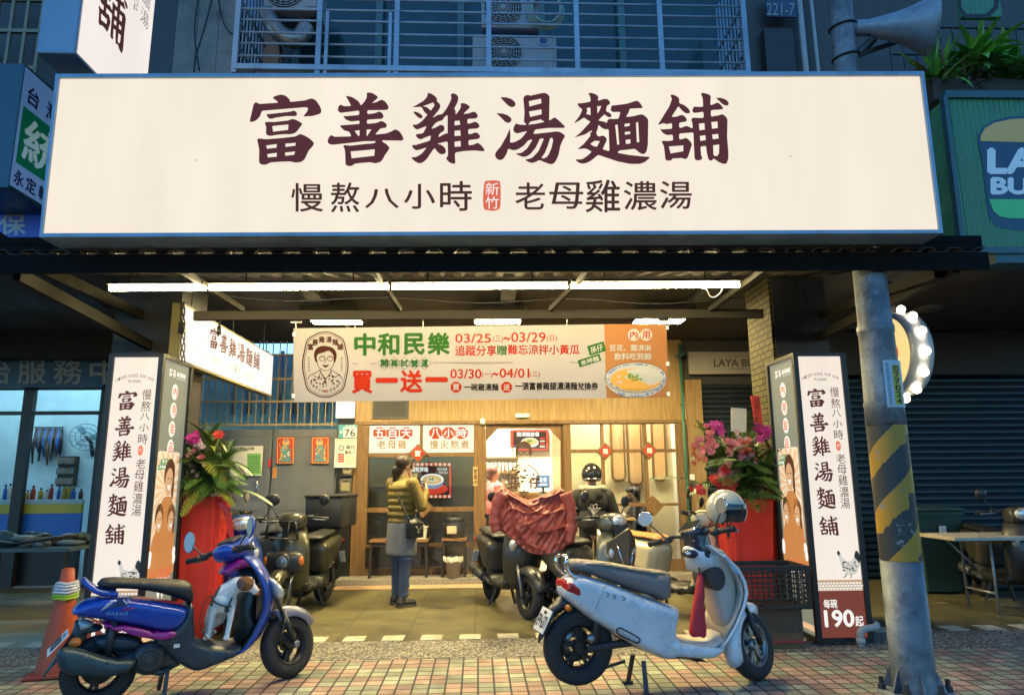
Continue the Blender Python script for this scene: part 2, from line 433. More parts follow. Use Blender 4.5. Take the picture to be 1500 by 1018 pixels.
    br.inputs['Color1'].default_value=(0.105,0.092,0.042,1);br.inputs['Color2'].default_value=(0.145,0.127,0.06,1);br.inputs['Mortar'].default_value=(0.05,0.045,0.035,1)
    ns=N.new('ShaderNodeTexNoise');ns.inputs['Scale'].default_value=4;ns.inputs['Detail'].default_value=8;ns.inputs['Roughness'].default_value=0.7;L.new(tc.outputs['Object'],ns.inputs['Vector'])
    rg=N.new('ShaderNodeMapRange');rg.inputs['From Min'].default_value=0.3;rg.inputs['From Max'].default_value=0.7;rg.inputs['To Min'].default_value=0.32;rg.inputs['To Max'].default_value=1.3;L.new(ns.outputs[0],rg.inputs[0])
    mu=N.new('ShaderNodeMix');mu.data_type='RGBA';mu.blend_type='MULTIPLY';mu.inputs[0].default_value=1;L.new(br.outputs[0],mu.inputs[6]);L.new(rg.outputs[0],mu.inputs[7]);L.new(mu.outputs[2],b.inputs['Base Color'])
    r2=N.new('ShaderNodeMapRange');r2.inputs['To Min'].default_value=0.3;r2.inputs['To Max'].default_value=0.6;L.new(ns.outputs[0],r2.inputs[0]);L.new(r2.outputs[0],b.inputs['Roughness'])
    return m,k,a
pav,peb,arc=ground_mats()
def sheet(name,x0,x1,y0,y1,z,m):
    o=MB().add([(x0,y0,z),(x1,y0,z),(x1,y1,z),(x0,y1,z)],[(0,1,2,3)]).build(name,m);o['kind']='structure';return o
sheet('ground',-120,120,-120,120,-0.16,mat('asphalt',(0.05,0.05,0.052),0.8,var=0.3,scale=3,bump=0.3,bscale=90))
sheet('sidewalk',-9,9,2.2,5.74,0.0,pav)
b=MB();b.box((0,2.1,-0.08),(18,0.2,0.17),bev=0.02);o=b.build('kerb',mat('kerb_stone',(0.28,0.27,0.25),0.8,var=0.2));o['kind']='structure'
b=MB();b.box((0,6.04,-0.046),(18,0.6,0.1));o=b.build('pebble_strip',peb);o['kind']='structure'
sheet('arcade_floor',-9,9,6.34,13.2,0.002,arc)
b=MB();x=-8.9
cream=mat('cream_tile',(0.46,0.42,0.31),0.6,var=0.25,scale=9,dirt=0.4)
while x<9:b.box((x,6.45,0.003),(0.185,0.19,0.008));x+=0.337
o=b.build('tile_inlay_row',cream);o['kind']='structure'
b=MB();b.add([(-1.95,9.2,0.006),(3.0,9.2,0.006),(3.0,9.52,0.006),(-1.95,9.52,0.006)],[(0,1,2,3)])
tm=mat('tactile_tile',(0.50,0.32,0.20),0.6,var=0.12,scale=14,bump=0.4,bscale=25);b.build('tile_band',tm)['kind']='structure'
b=MB();b.box((0.5,9.86,0.04),(4.95,0.66,0.085),bev=0.008);b.build('shop_step',mat('terrazzo',(0.25,0.23,0.19),0.7,var=0.5,scale=60))['kind']='structure'

# ------------------------------------------------------------------ shophouse: columns, ceiling, upper wall
HB=At('shophouse_building','grey old shophouse with a covered arcade behind the big lit sign','building',(0,6.5,0))
tile_wall=mat('small_tile',(0.30,0.27,0.19),0.75,spec=0.1)
N_,L_,B_=nodes(tile_wall);tc=N_.new('ShaderNodeTexCoord');br=N_.new('ShaderNodeTexBrick');br.inputs['Scale'].default_value=1;br.inputs['Brick Width'].default_value=0.14;br.inputs['Row Height'].default_value=0.062;br.inputs['Mortar Size'].default_value=0.007
mp=N_.new('ShaderNodeMapping');mp.inputs['Rotation'].default_value=(R(90),0,R(90));L_.new(tc.outputs['Object'],mp.inputs[0])
sx=N_.new('ShaderNodeSeparateXYZ');L_.new(tc.outputs['Object'],sx.inputs[0]);cx=N_.new('ShaderNodeCombineXYZ');a2=N_.new('ShaderNodeMath');a2.operation='ADD'
L_.new(sx.outputs[0],a2.inputs[0]);L_.new(sx.outputs[1],a2.inputs[1]);L_.new(a2.outputs[0],cx.inputs[0]);L_.new(sx.outputs[2],cx.inputs[1]);L_.new(cx.outputs[0],br.inputs['Vector'])
br.inputs['Color1'].default_value=(0.085,0.075,0.036,1);br.inputs['Color2'].default_value=(0.055,0.048,0.024,1);br.inputs['Mortar'].default_value=(0.015,0.013,0.01,1);L_.new(br.outputs[0],B_.inputs['Base Color'])
dark_tile=mat('dark_column_tile',(0.022,0.022,0.022),0.45,var=0.3,scale=5,dirt=0.4)
b=MB();b.box((3.12,6.86,1.67),(0.56,0.6,3.34));HB.part(b,'column',tile_wall)
b=MB();b.box((3.13,6.545,1.67),(0.53,0.02,3.3));b.box((3.41,6.86,1.67),(0.015,0.58,3.3));HB.part(b,'column_cover',dark_tile)
b=MB();b.box((-3.24,6.86,1.67),(0.62,0.6,3.34));HB.part(b,'column',dark_tile)
b=MB();b.box((0,8.2,3.42),(18,3.9,0.1));HB.part(b,'arcade_ceiling',ceil_m)
for x in(-1.85,0.25,2.4):b=MB();b.box((x,8.2,3.33),(0.16,3.5,0.07));HB.part(b,'ceiling_beam',ceil_m)
b=MB();b.box((0,13.4,1.7),(18,0.1,3.4));HB.part(b,'back_wall',conc_dark)
b=MB();b.box((0,6.5,3.34+0.14),(18,0.34,0.28));HB.part(b,'front_beam',conc_dark)
# upper wall with the window opening behind the cage
mesh_tile=mat('mosaic_wall',(0.05,0.052,0.05),0.5,var=0.25,scale=30,dirt=0.4)
b=MB();b.box((-6.0,6.5,5.6),(6.6,0.3,4.0));b.box((6.0,6.5,5.6),(6.5,0.3,4.0));b.box((0.03,6.5,7.5),(5.4,0.3,1.0));b.box((0.03,6.5,3.75),(5.4,0.3,0.3))
HB.part(b,'upper_wall',mesh_tile)
teal_glass=mat('dark_window_glass',(0.012,0.05,0.06),0.12,var=0.3,scale=2)
f=MB();p_=MB()
xs=[-2.66,-1.95,-1.1,-0.25,0.6,1.45,2.72]
for i in range(6):
    p_.box(((xs[i]+xs[i+1])/2,6.56,5.45),(xs[i+1]-xs[i],0.02,3.1))
    f.box((xs[i],6.5,5.45),(0.07,0.09,3.1));f.box(((xs[i]+xs[i+1])/2,6.51,4.85),(xs[i+1]-xs[i]-0.07,0.07,0.06))
wf=HB.part(f,'window',mat('teal_frame',(0.05,0.13,0.14),0.5));HB.sub(p_,'pane',teal_glass,wf)
# boarded panel left of the cage, wire mesh under it
b=MB()
for i in range(3):b.box((-2.95+i*0.21-0.05,6.33,5.75),(0.205,0.03,1.25),mi=0)
b.box((-2.79,6.3,5.06),(0.72,0.06,0.12),mi=1)
HB.part(b,'boarded_panel',[mat('old_board',(0.26,0.25,0.22),0.7,var=0.3,scale=4,dirt=0.5),mat('old_rail',(0.18,0.13,0.08),0.7,var=0.3)])
b=MB()
for i in range(30):b.bar((-3.15+i*0.025,6.31,4.3),(-3.15+i*0.025,6.31,5.0),0.004)
for i in range(28):b.bar((-3.15,6.30,4.3+i*0.025),(-2.42,6.30,4.3+i*0.025),0.004)
HB.part(b,'wire_mesh',dark_steel)
b=MB()
for px,r in((1178,0.03),(1196,0.018)):
    q=P(px,40,6.2);b.tube([(q.x,6.25,3.7),(q.x,6.25,7)],r,10)
HB.part(b,'drain_pipe',mat('pvc_pipe',(0.35,0.38,0.38),0.5,var=0.2))
b=MB();b.box((3.02,6.28,4.6),(0.3,0.1,2.6));HB.part(b,'wall_pier',dark_tile)

# house number plate high on the wall
q0,q1=P(1121,-14,6.2),P(1168,25,6.2);lp=lambda x,y:P(x,y,6.2)
T=At('number_plate','dark blue number plate with pale digits 221-7 high on the upper wall','sign',((q0.x+q1.x)/2,6.21,q1.z))
b=MB();b.box(((q0.x+q1.x)/2,6.215,(q0.z+q1.z)/2),(q1.x-q0.x,0.02,q0.z-q1.z),bev=0.004);b.box(((q0.x+q1.x)/2,6.28,(q0.z+q1.z)/2),(0.05,0.11,0.05));T.part(b,'plate',mat('plate_blue',(0.02,0.06,0.12),0.4))
b=MB();b.text('221-7',(1123,5,1164,23),lambda x,y:P(x,y,6.2),bold=0.01);T.part(b,'lettering',mat('plate_digit',(0.22,0.27,0.29),0.5))

# ------------------------------------------------------------------ window cage
YC=5.62
c0,c1=P(346,104,YC),P(1096,104,YC);zt=6.15
T=At('window_cage','blue grey steel window cage of horizontal bars above the main sign','window cage',((c0.x+c1.x)/2,YC,c0.z-0.04))
b=MB();zb=c0.z-0.02
vx=[P(px,60,YC).x for px in(346,467,581,716,845,968,1092)]
for x in vx:b.bar((x,YC,zb),(x,YC,zt),0.045,0.03)
b.bar((vx[1]+0.07,YC,zb),(vx[1]+0.07,YC,P(470,18,YC).z),0.03,0.03);b.bar((vx[2]-0.06,YC,zb),(vx[2]-0.06,YC,P(470,18,YC).z),0.03,0.03)
zz=[P(700,y,YC).z for y in(104,86,68,52,34,18,2,-14)]
b.bar((vx[0],YC,zz[0]),(vx[-1],YC,zz[0]),0.05,0.05)
fr=T.part(b,'frame',steel_blue)
b=MB()
for z in zz[1:]:b.tube([(vx[0],YC+0.01,z),(vx[-1],YC+0.01,z)],0.011,6)
for x in(vx[0],vx[-1]):
    for k in range(8):b.tube([(x,YC+0.06+k*0.085,zb),(x,YC+0.06+k*0.085,zt)],0.009,6)
    for z in zz[::2]:b.bar((x,YC,z),(x,6.35,z),0.025)
T.part(b,'bars',steel_blue)
b=MB();b.box(((vx[0]+vx[-1])/2,(YC+6.36)/2,zb-0.035),(vx[-1]-vx[0],6.36-YC,0.02));T.part(b,'floor_tray',dark_steel)

# ------------------------------------------------------------------ canopy
T=At('canopy','dark corrugated steel canopy on struts under the big lit sign','canopy',(0,5.1,2.75))
YR=4.62
ra,rb=P(-40,391,YR),P(1430,386,YR)
b=MB();b.bar(ra,rb,0.06,0.09);
for z in(0.10,0.155):b.bar(ra+V((0,-0.06,z)),rb+V((0,-0.06,z)),0.05,0.05)
T.part(b,'front_rail',mat('fascia_black',(0.008,0.008,0.008),0.8,var=.3,spec=.08))
b=MB();b.bar((ra.x,4.50,2.885+ra.x/150-.062),(rb.x,4.50,2.885+rb.x/150-.062),.012,.128);T.part(b,'flashing',_M['fascia_black'])
YB=5.78
ba,bb=P(285,463,YB),P(1117,460,YB)
b=MB();b.bar(ba,bb,0.05,0.075);T.part(b,'rear_beam',beam_steel)
for pa,pb in(((262,393),(356,459)),((545,393),(586,459)),((866,393),(806,459)),((1128,388),(1040,459))):
    b=MB();b.bar(P(*pa,YR),P(*pb,YB)+V((0,0,0.03)),0.03,0.045);T.part(b,'strut',beam_steel)
for pa,pb,y2 in(((20,400),(224,512),6.6),((1140,470),(1290,395),6.6)):
    pass
b=MB();b.bar(P(25,402,YR),P(222,508,6.6),0.05,0.09);T.part(b,'brace',beam_steel)
b=MB();b.bar(P(1400,392,YR),P(1195,496,6.6),0.05,0.08);T.part(b,'brace',beam_steel)
b=MB();b.bar(P(300,385,4.7)+V((-1.25,0,0.02)),V((-3.3,6.55,2.95)),0.05,0.09);T.part(b,'brace',beam_steel)
b=MB();b.bar(V((3.3,4.7,2.82)),V((3.35,6.55,2.95)),0.05,0.08);T.part(b,'brace',beam_steel)
# corrugated sheet, rising to the wall
corr=mat('corrugated_sheet',(0.014,0.012,0.010),0.6,0.0,var=0.3,scale=3,dirt=0.4)
vs=[];fs=[];x=ra.x;n=0;st=0.030
while x<rb.x:
    k=n%4;dz=0.03 if k in(1,2)else 0.0
    for(y,z)in((4.49,2.885),(6.34,3.27)):
        zx=z+(x/3.0)*0.02+dz;vs+=[(x,y,zx)]
    n+=1;x+=st*(1.0 if k in(0,2)else 2.2)
m_=len(vs)//2
fs=[(2*i,2*i+2,2*i+3,2*i+1)for i in range(m_-1)]
b=MB();b.add(vs,fs);b.add([(v[0],v[1],v[2]+0.006)for v in vs],[f[::-1]for f in fs]);
b.add([v for i in range(m_)for v in(vs[2*i],(vs[2*i][0],vs[2*i][1],vs[2*i][2]+0.006))],[(2*i,2*i+2,2*i+3,2*i+1)for i in range(m_-1)])
T.part(b,'roof_sheet',corr)
# LED tubes under the struts
ta,tb=P(158,423,5.0),P(1085,418,5.0)
n=6;cuts=[0,0.153,0.437,0.5,0.717,0.83,1.0]
cuts=[0,0.1525,0.437,0.7215,1.0]
for i in range(len(cuts)-1):
    p0=ta.lerp(tb,cuts[i]+0.003);p1=ta.lerp(tb,cuts[i+1]-0.003)
    t=At('tube_light',['short lit white tube light at the left end of the row under the canopy','lit white tube light above the hung white sign and noodle banner','lit white tube light in the middle of the row above the banner','lit white tube light at the right end of the row under the canopy'][i],'lamp',(p0+p1)/2,'tube lights in a row under the canopy')
    b=MB();b.tube([p0,p1],0.017,10);t.part(b,'tube',lamp_w)
    b=MB();b.bar(p0+V((0,0,0.03)),p1+V((0,0,0.03)),0.11,0.018)  # housing made extra wide to keep the tube's light off the sheet above
    for q in(p0.lerp(p1,0.2),p0.lerp(p1,0.8)):b.bar(q+V((0,0.0,0.03)),V((q.x,5.0,3.02)),0.008)
    t.part(b,'housing',beam_steel)
# ceiling panel lights of the arcade
for(x0,x1),lb in zip(((438,520),(692,768),(941,1020)),('lit ceiling panel light above the left end of the banner','lit ceiling panel light above the middle of the banner','lit ceiling panel light above the right end of the banner')):
    q0=P(x0+3,457,7.55);q1=P(x1-3,457,7.55)
    t=At('ceiling_light',lb,'lamp',((q0.x+q1.x)/2,7.8,3.36),'panel lights on the arcade ceiling')
    cx_=(q0.x+q1.x)/2;w_=q1.x-q0.x;z_=q0.z
    b=MB();b.box((cx_,7.86,z_+0.04),(w_+0.04,0.66,0.06));b.box((cx_,7.86,(z_+0.07+3.37)/2),(w_*0.8,0.3,3.37-z_-0.07));t.part(b,'frame',beam_steel)
    b=MB();b.box((cx_,7.86,z_+0.005),(w_,0.6,0.012));t.part(b,'diffuser',lamp_panel)
# slim batten lights behind the rear beam
for(x0,x1,y0,lb)in((383,467,467,'slim lit batten light left of the banner top'),(470,533,469,'thin batten light just above the left banner corner'),(692,765,467,'slim lit batten light above the banner middle'),(930,1000,466,'slim lit batten light above the right banner corner')):
    q0,q1=P(x0,y0,8.6),P(x1,y0-1,8.6)
    t=At('batten_light',lb,'lamp',(q0+q1)/2,'batten lights behind the canopy beam')
    b=MB();b.bar(q0,q1,0.04,0.025);t.part(b,'tube',lamp_w)
    b=MB();b.bar(q0+V((0,0,0.025)),q1+V((0,0,0.025)),0.06,0.02)
    for q in(q0.lerp(q1,0.15),q0.lerp(q1,0.85)):b.bar(q+V((0,0,0.03)),V((q.x,q.y,3.37)),0.01)
    t.part(b,'housing',beam_steel)

# ------------------------------------------------------------------ shop front
YF=9.9
SF=At('shopfront','oak framed noodle shop front with glass door and red diamond emblems','shopfront',P(757,842,YF))
pf=lambda x,y:P(x,y,YF)
def fbox(mb,x0,y0,x1,y1,d=0.08,proud=0.0,mi=0,bev=0.0):
    a=P(x0,y1,YF);c=P(x1,y0,YF);a=V((a.x,0,a.z));c=V((c.x,0,c.z))
    # verticals converge, so take the mean edge positions
    a2=P(x0,y0,YF);c2=P(x1,y1,YF)
    l=(a.x+a2.x)/2;r=(c.x+c2.x)/2
    mb.box(((l+r)/2,YF-proud+d/2,(a.z+c.z)/2),(r-l,d,c.z-a.z),mi=mi,bev=bev)
zt_=3.37;zb_=0.085
X=lambda px:P(px,740,YF).x
Z=lambda y:P(750,y,YF).z
def wbox(mb,x0,x1,z0,z1,d=0.08,proud=0.0,mi=0):
    mb.box(((x0+x1)/2,YF-proud+d/2,(z0+z1)/2),(x1-x0,d,z1-z0),mi=mi)
b=MB();pl=[X(x)for x in(516,538,694,711,827,838,996,1011)]
for i in(0,2,4,6):b=MB();wbox(b,pl[i],pl[i+1],zb_,Z(622),0.12,0.03);SF.part(b,'post',oak_dark)
b=MB() # board header, planks of separate tone
x=pl[0]
hb=MB();
vent0,vent1=X(542),X(596)
wbox(hb,pl[0],pl[-1],Z(622),zt_,0.06,0.0)
SF.part(hb,'header',oak)
b=MB();wbox(b,pl[0],pl[-1],Z(621),Z(616),0.03,0.04);SF.part(b,'header_rail',oak_dark)
b=MB();wbox(b,vent0,vent1,Z(612),Z(585),0.03,0.03,0)
for k in range(22):wbox(b,vent0+0.03+k*(vent1-vent0-0.06)/22,vent0+0.045+k*(vent1-vent0-0.06)/22,Z(609),Z(588),0.012,0.04,1)
SF.part(b,'vent_grille',[mat('vent_dark',(0.06,0.06,0.055),0.5),mat('vent_slat',(0.025,0.025,0.025),0.5)])
# left bay
b=MB()
for(y0,y1)in((662,668),(741,748),(794,799),(829,zb_)):
    wbox(b,pl[1],pl[2],Z(y1)if y1!=zb_ else zb_,Z(y0),0.07,0.0)
wbox(b,X(613.5),X(617.5),Z(662),Z(622),0.07)
SF.part(b,'window_bar',oak_dark)
b=MB()
for(y0,y1)in((668,741),(748,794),(799,829)):wbox(b,pl[1],pl[2],Z(y1),Z(y0),0.01,-0.02)
SF.part(b,'window_pane',pane)
backlit=lit('backlit_menu',(1.0,0.93,0.70),0.95)
oct_red=lit('backlit_red',(0.75,0.10,0.03),0.75);lit_white=lit('backlit_white',(1,0.95,0.85),0.9);gold=lit('backlit_gold',(0.75,0.42,0.12),0.6)
for(x0,x1,t1,t2)in((537,613,'五百天','老母雞'),(618,694,'八小時','慢火熬煮')):
    b=MB();wbox(b,X(x0),X(x1),Z(662),Z(622),0.03,-0.005)
    pn=SF.part(b,'menu_panel',backlit)
    b=MB();pq=lambda x,y:P(x,y,YF+0.002);pq2=lambda x,y:P(x,y,YF-0.001)
    for k in range(3):
        c=(x0+(19,38,58)[k]if x0<600 else x0+(20,39,58)[k],634.2);b.disc(c,10.0,9.3,pq,0,8,ph=R(22.5));b.text(t1[k],(c[0]-7,c[1]-6.5,c[0]+7,c[1]+6.5),pq2,1,0.03)
    w_=13 if len(t2)==3 else 13
    for k,ch in enumerate(t2):
        xx=(x0+16+k*15)if len(t2)==3 else(x0+12+k*15);b.text(ch,(xx,645,xx+12,657),pq2,2,0.015)
    SF.sub(b,'lettering',[oct_red,lit_white,gold],pn)
# right bay
b=MB()
wbox(b,pl[5],pl[6],Z(664),Z(659),0.06);wbox(b,X(883),X(888),zb_,Z(622),0.062,0.001);wbox(b,X(947),X(952),zb_,Z(622),0.062,0.001)
wbox(b,pl[5],pl[6],Z(743),Z(739),0.06);wbox(b,pl[5],pl[6],zb_,Z(822),0.07,0.004);wbox(b,pl[5],pl[6],Z(790),Z(786),0.06)
SF.part(b,'window_bar',oak_dark)
b=MB();wbox(b,pl[5],pl[6],Z(822),Z(622),0.01,-0.02);SF.part(b,'window_pane',pane)
# emblem diamonds
def diamond(cx,cy,r,ch,inner,nm='emblem'):
    b=MB();c=P(cx,cy,YF);s=r/FPX*YF
    ol=[(0,s),(s,0),(0,-s),(-s,0)]
    b.prism(ol,lambda x,z:V((c.x+x,YF-0.05,c.z+z)),(0,0.1,0),0)
    if ch:
        b.prism([(x*0.76,z*0.76)for x,z in ol],lambda x,z:V((c.x+x,YF-0.056,c.z+z)),(0,0.004,0),1)
        k=0.30*s;pos=lambda x,y:V((c.x+x,YF-0.058,c.z-y));b.text(ch,(-k,-k,k,k),pos,2,0.035)
    SF.part(b,nm,[oak_dark,inner,mat('emblem_white',(0.85,0.8,0.75),0.5)])
red_pl=mat('emblem_red',(0.45,0.03,0.015),0.4)
diamond(612.5,664,13.5,'富',red_pl);diamond(886,661,12.5,'雞',red_pl);diamond(950,660,12.5,'麵',red_pl)
diamond(620,743,14,None,red_pl,'wood_diamond');diamond(957,741,14,None,red_pl,'wood_diamond')
# door: octagon opening cut from an oak leaf
ol=[(711,842),(711,622),(827,622),(827,842)]
oc=[(711,646),(729,628),(803,628),(822,646),(822,838),(713,838)]
oc=[(713,645),(729,628),(804,628),(821,646),(821,800),(806,836),(736,836),(712,801)]
b=MB();vs,fs=fill_polys([ol,oc]);b.add([P(x,y,YF+0.03)for x,y in vs],fs);b.add([P(x,y,YF+0.08)for x,y in vs],[f[::-1]for f in fs])
n=len(oc);b.add([P(x,y,YF+0.03)for x,y in oc]+[P(x,y,YF+0.08)for x,y in oc],[(i,(i+1)%n,n+(i+1)%n,n+i)for i in range(n)])
dr=SF.part(b,'door',oak_dark)
b=MB();b.fill([oc],lambda x,y:P(x,y,YF+0.055));SF.sub(b,'pane',pane,dr)
b=MB();q=P(765,609,YF);b.box((q.x,YF-0.03,q.z),(0.2,0.06,0.06),bev=0.01);SF.part(b,'door_sensor',mat('white_plastic',(0.7,0.7,0.68),0.4))
for px,py in((707,618),(1012,699)):
    b=MB();q=P(px,py,YF);b.box((q.x,YF-0.06,q.z),(0.07,0.08,0.09),bev=0.02);SF.part(b,'sensor',_M['white_plastic'])
b=MB();q=P(696.5,698,YF);b.box((q.x,YF-0.04,q.z),(0.065,0.02,0.26),bev=0.004,mi=0);b.text('營',(693.5,686,699.5,694),lambda x,y:P(x,y,YF-0.052),1,0.01);b.text('業',(693.5,695,699.5,702),lambda x,y:P(x,y,YF-0.052),1,0.01);b.text('中',(693.5,703,699.5,710),lambda x,y:P(x,y,YF-0.052),1,0.01)
SF.part(b,'open_plate',[mat('pale_wood',(0.55,0.36,0.14),0.5),mat('ink_brown',(0.05,0.025,0.015),0.6)])
# line portrait printed on the door glass: hair, glasses and flowered collar, with writing under it
ink=mat('decal_brown',(0.06,0.025,0.015),0.6);b=MB();pd=lambda x,y:P(x,y,YF+0.05)
hair=[(755,664),(756,654),(762,648),(768,646),(775,649),(779,656),(779,664),(776,668),(775,660),(770,655),(763,654),(759,660),(758,668)]
b.fill([smooth_poly(hair,3)],pd)
for cx_ in(763,772):b.disc((cx_,663),4,3.6,pd,0,16,0.75)
def stroke(pts,w,pos,mi=0,mb=None):
    p=smooth_poly(pts,4,False);L=[];Rr=[]
    for i in range(len(p)):
        a=V(p[max(i-1,0)]);c=V(p[min(i+1,len(p)-1)]);t=(c-a);t=t.normalized()if t.length>0 else V((1,0));nn=V((-t.y,t.x))*w/2
        L.append(V(p[i])+nn);Rr.append(V(p[i])-nn)
    n=len(p);mb.add([pos(*q)for q in L+Rr],[(i,i+1,n+i+1,n+i)for i in range(n-1)],mi)
stroke([(757,668),(760,676),(767,680),(774,676),(777,668)],0.9,pd,0,b);stroke([(763,673),(767,675),(771,673)],1.2,pd,0,b)
stroke([(761,680),(752,686),(746,694),(744,704)],1.8,pd,0,b);stroke([(773,680),(782,686),(788,694),(790,704)],1.8,pd,0,b);stroke([(761,681),(767,690),(773,681)],1.2,pd,0,b)
for k in range(26):
    x,y=rnd.uniform(748,786),rnd.uniform(688,708);b.disc((x,y),rnd.uniform(1.2,2.6),rnd.uniform(1.2,2.4),pd,0,7,rnd.choice([None,0.5]),rnd.uniform(0,3))
b.text('孫',(746,699,762,715),pd,0,0.05);b.text('仔',(775,699,791,715),pd,0,0.05);b.text('來',(760,718,775,732),pd,0,0.05)
SF.sub(b,'printed_portrait',ink,dr)
b=MB()
for k,ch in enumerate('富善'):b.text(ch,(841+k*20,665,857+k*20,683),lambda x,y:P(x,y,YF+0.01),0,0.01)
SF.part(b,'window_lettering',mat('pale_gold',(0.65,0.5,0.3),0.5))
# ------------------------------------------------------------------ noodle shop interior
IN=At('shop_interior','warm bright dining room seen through the noodle shop glass','room',(0.5,11.4,0.08))
x0,x1=pl[0]+0.02,pl[-1]-0.02;yb=13.1
b=MB();b.box(((x0+x1)/2,yb,1.7),(x1-x0,0.1,3.3));b.box((x0-0.03,11.6,1.7),(0.06,3.2,3.3));b.box((x1+0.03,11.6,1.7),(0.06,3.2,3.3));IN.part(b,'wall',white_plaster)
b=MB();b.box(((x0+x1)/2,11.6,3.3),(x1-x0,3.2,0.08));IN.part(b,'ceiling',white_plaster)
b=MB();b.box(((x0+x1)/2,11.55,0.05),(x1-x0,3.1,0.09));IN.part(b,'floor',mat('shop_floor',(0.52,0.38,0.28),0.35,var=0.08,scale=3))
b=MB();b.box((X(607),10.5,1.66),(X(694)-X(518)+0.1,0.06,3.2));IN.part(b,'partition',mat('dark_partition',(0.10,0.085,0.07),0.6,var=0.3,scale=2))
for cx_,cy_,dx,dy in((X(775),11.2,.7,1.1),(X(925),10.28,1.1,.3),(X(617),11.3,.7,.7)):b=MB();b.box((cx_,cy_,3.235),(dx,dy,0.04));IN.part(b,'ceiling_lamp_and_fill',lit('shop_lamp_and_fill',(1,0.86,0.58),140.0))  # the strip over the right bay is added, unseen, to brighten that window
# decorative oak panels on the right wall behind the glass
b=MB()
for(xa,xb,ya,yb2)in((895,916,612,706),(919,941,612,712),(955,976,612,706)):
    a=P(xa,660,10.6).x;c=P(xb,660,10.6).x;z1=P(900,ya,10.6).z;z0=P(900,yb2,10.6).z;k=(c-a)*0.3
    b.prism([(a,z1),(c,z1),(c,z0+k),(c-k,z0),(a+k,z0),(a,z0+k)],lambda x,z:V((x,10.6,z)),(0,0.04,0),0)
    b.prism([(a+.03,z1),(c-.03,z1),(c-.03,z0+k),(c-k,z0+.04),(a+k,z0+.04),(a+.03,z0+k)],lambda x,z:V((x,10.596,z)),(0,0.01,0),1)
IN.part(b,'wall_panel',[oak_dark,mat('pale_panel',(0.62,0.40,0.22),0.5,var=0.1,scale=3)])
b=MB();b.box(((X(838)+x1)/2,10.66,1.7),(x1-X(838)+0.4,0.04,3.2));IN.part(b,'inner_wall',mat('cream_wall',(0.75,0.66,0.48),0.8,var=0.05))

def screen(name,label,rect,Y,draw,mats,frame=0.015,par=None):
    a,c=P(rect[0],rect[3],Y),P(rect[2],rect[1],Y)
    t=At(name,label,'screen',((a.x+c.x)/2,Y+0.05,a.z))
    b=MB();b.box(((a.x+c.x)/2,Y+0.03,(a.z+c.z)/2),(c.x-a.x+2*frame,0.05,c.z-a.z+2*frame),bev=0.006);t.part(b,'casing',black_frame)
    b=MB();pos=lambda x,y,k=0:P(x,y,Y+0.002-0.0015*k)
    b.poly([pos(rect[0],rect[3]),pos(rect[2],rect[3]),pos(rect[2],rect[1]),pos(rect[0],rect[1])],0);draw(b,pos);t.part(b,'display',mats);return t
scr=[lit('scr_red',(0.75,0.06,0.03),1.0),lit('scr_dark',(0.05,0.02,0.02),0.8),lit('scr_cream',(0.95,0.75,0.55),0.9),lit('scr_white',(1,0.95,0.9),1.0),lit('scr_green',(0.12,0.3,0.05),0.9),lit('scr_broth',(0.85,0.55,0.2),0.9),lit('scr_blue',(0.25,0.32,0.5),0.9)]
def d1(b,pos):
    L=lambda k:(lambda x,y:pos(x,y,k))
    # chequered border, dark field, bowl of noodles and lettering
    for i in range(10):
        x=597+i*6.6;b.poly([pos(x,682,1),pos(x+3.3,682,1),pos(x+3.3,678,1),pos(x,678,1)],2);b.poly([pos(x,729,1),pos(x+3.3,729,1),pos(x+3.3,725,1),pos(x,725,1)],2)
    b.poly([pos(600,725,1),pos(658,725,1),pos(658,682,1),pos(600,682,1)],1)
    b.disc((634,716),22,8,L(2),0,28);b.disc((633,705),17,11,L(3),6,28);b.disc((633,702),17,8.5,L(4),3,28);b.disc((633,702.5),14,6.5,L(5),5,28)
    for k in range(9):b.disc((625+rnd.uniform(0,16),700+rnd.uniform(-1,5)),2.6,1.8,L(6),2,9)
    for k in range(7):b.disc((632+rnd.uniform(-4,4),701+rnd.uniform(-2,2)),1.3,1.0,L(7),4,7)
    b.text('阿嬤乾拌麵',(597,684,627,691),L(3),3,0.03);b.text('套餐',(600,693,612,700),L(3),5,0.03)
    b.text('每日限量',(641,685,655,689),L(3),3);b.text('售完為止',(643,690,657,694),L(3),3)
screen('menu_screen','lit menu screen with red border and noodle bowl beside the woman',(597,678,661,729),10.3,d1,scr)
def d2(b,pos):
    L=lambda k:(lambda x,y:pos(x,y,k))
    b.poly([pos(752,657,1),pos(800,657,1),pos(800,632,1),pos(752,632,1)],1)
    b.disc((776,648),13,7,L(2),3,24);b.disc((776,647),11,5,L(3),5,24);b.disc((776,646),4,2,L(4),4,10)
    b.text('雞湯麵套餐',(757,633,790,639),L(3),3,0.03)
    for k in range(4):b.poly([pos(791,641+k*4+2,2),pos(798,643+k*4,2),pos(798,641+k*4,2),pos(791,641+k*4,2)],2 if k%2 else 0)
screen('menu_screen','small red menu screen high on the back wall through the door',(749,630,803,660),12.9,d2,scr)
def d3(b,pos):
    L=lambda k:(lambda x,y:pos(x,y,k));b.text('點餐',(790,699,801,706),L(1),3,0.02);b.poly([pos(790,711,1),pos(801,711,1),pos(801,708,1),pos(790,708,1)],3)
screen('order_screen','blue lit order screen standing on the counter inside the door',(787,697,804,713),11.9,d3,[lit('scr_till',(0.12,0.3,0.6),1.0)]+scr[1:])
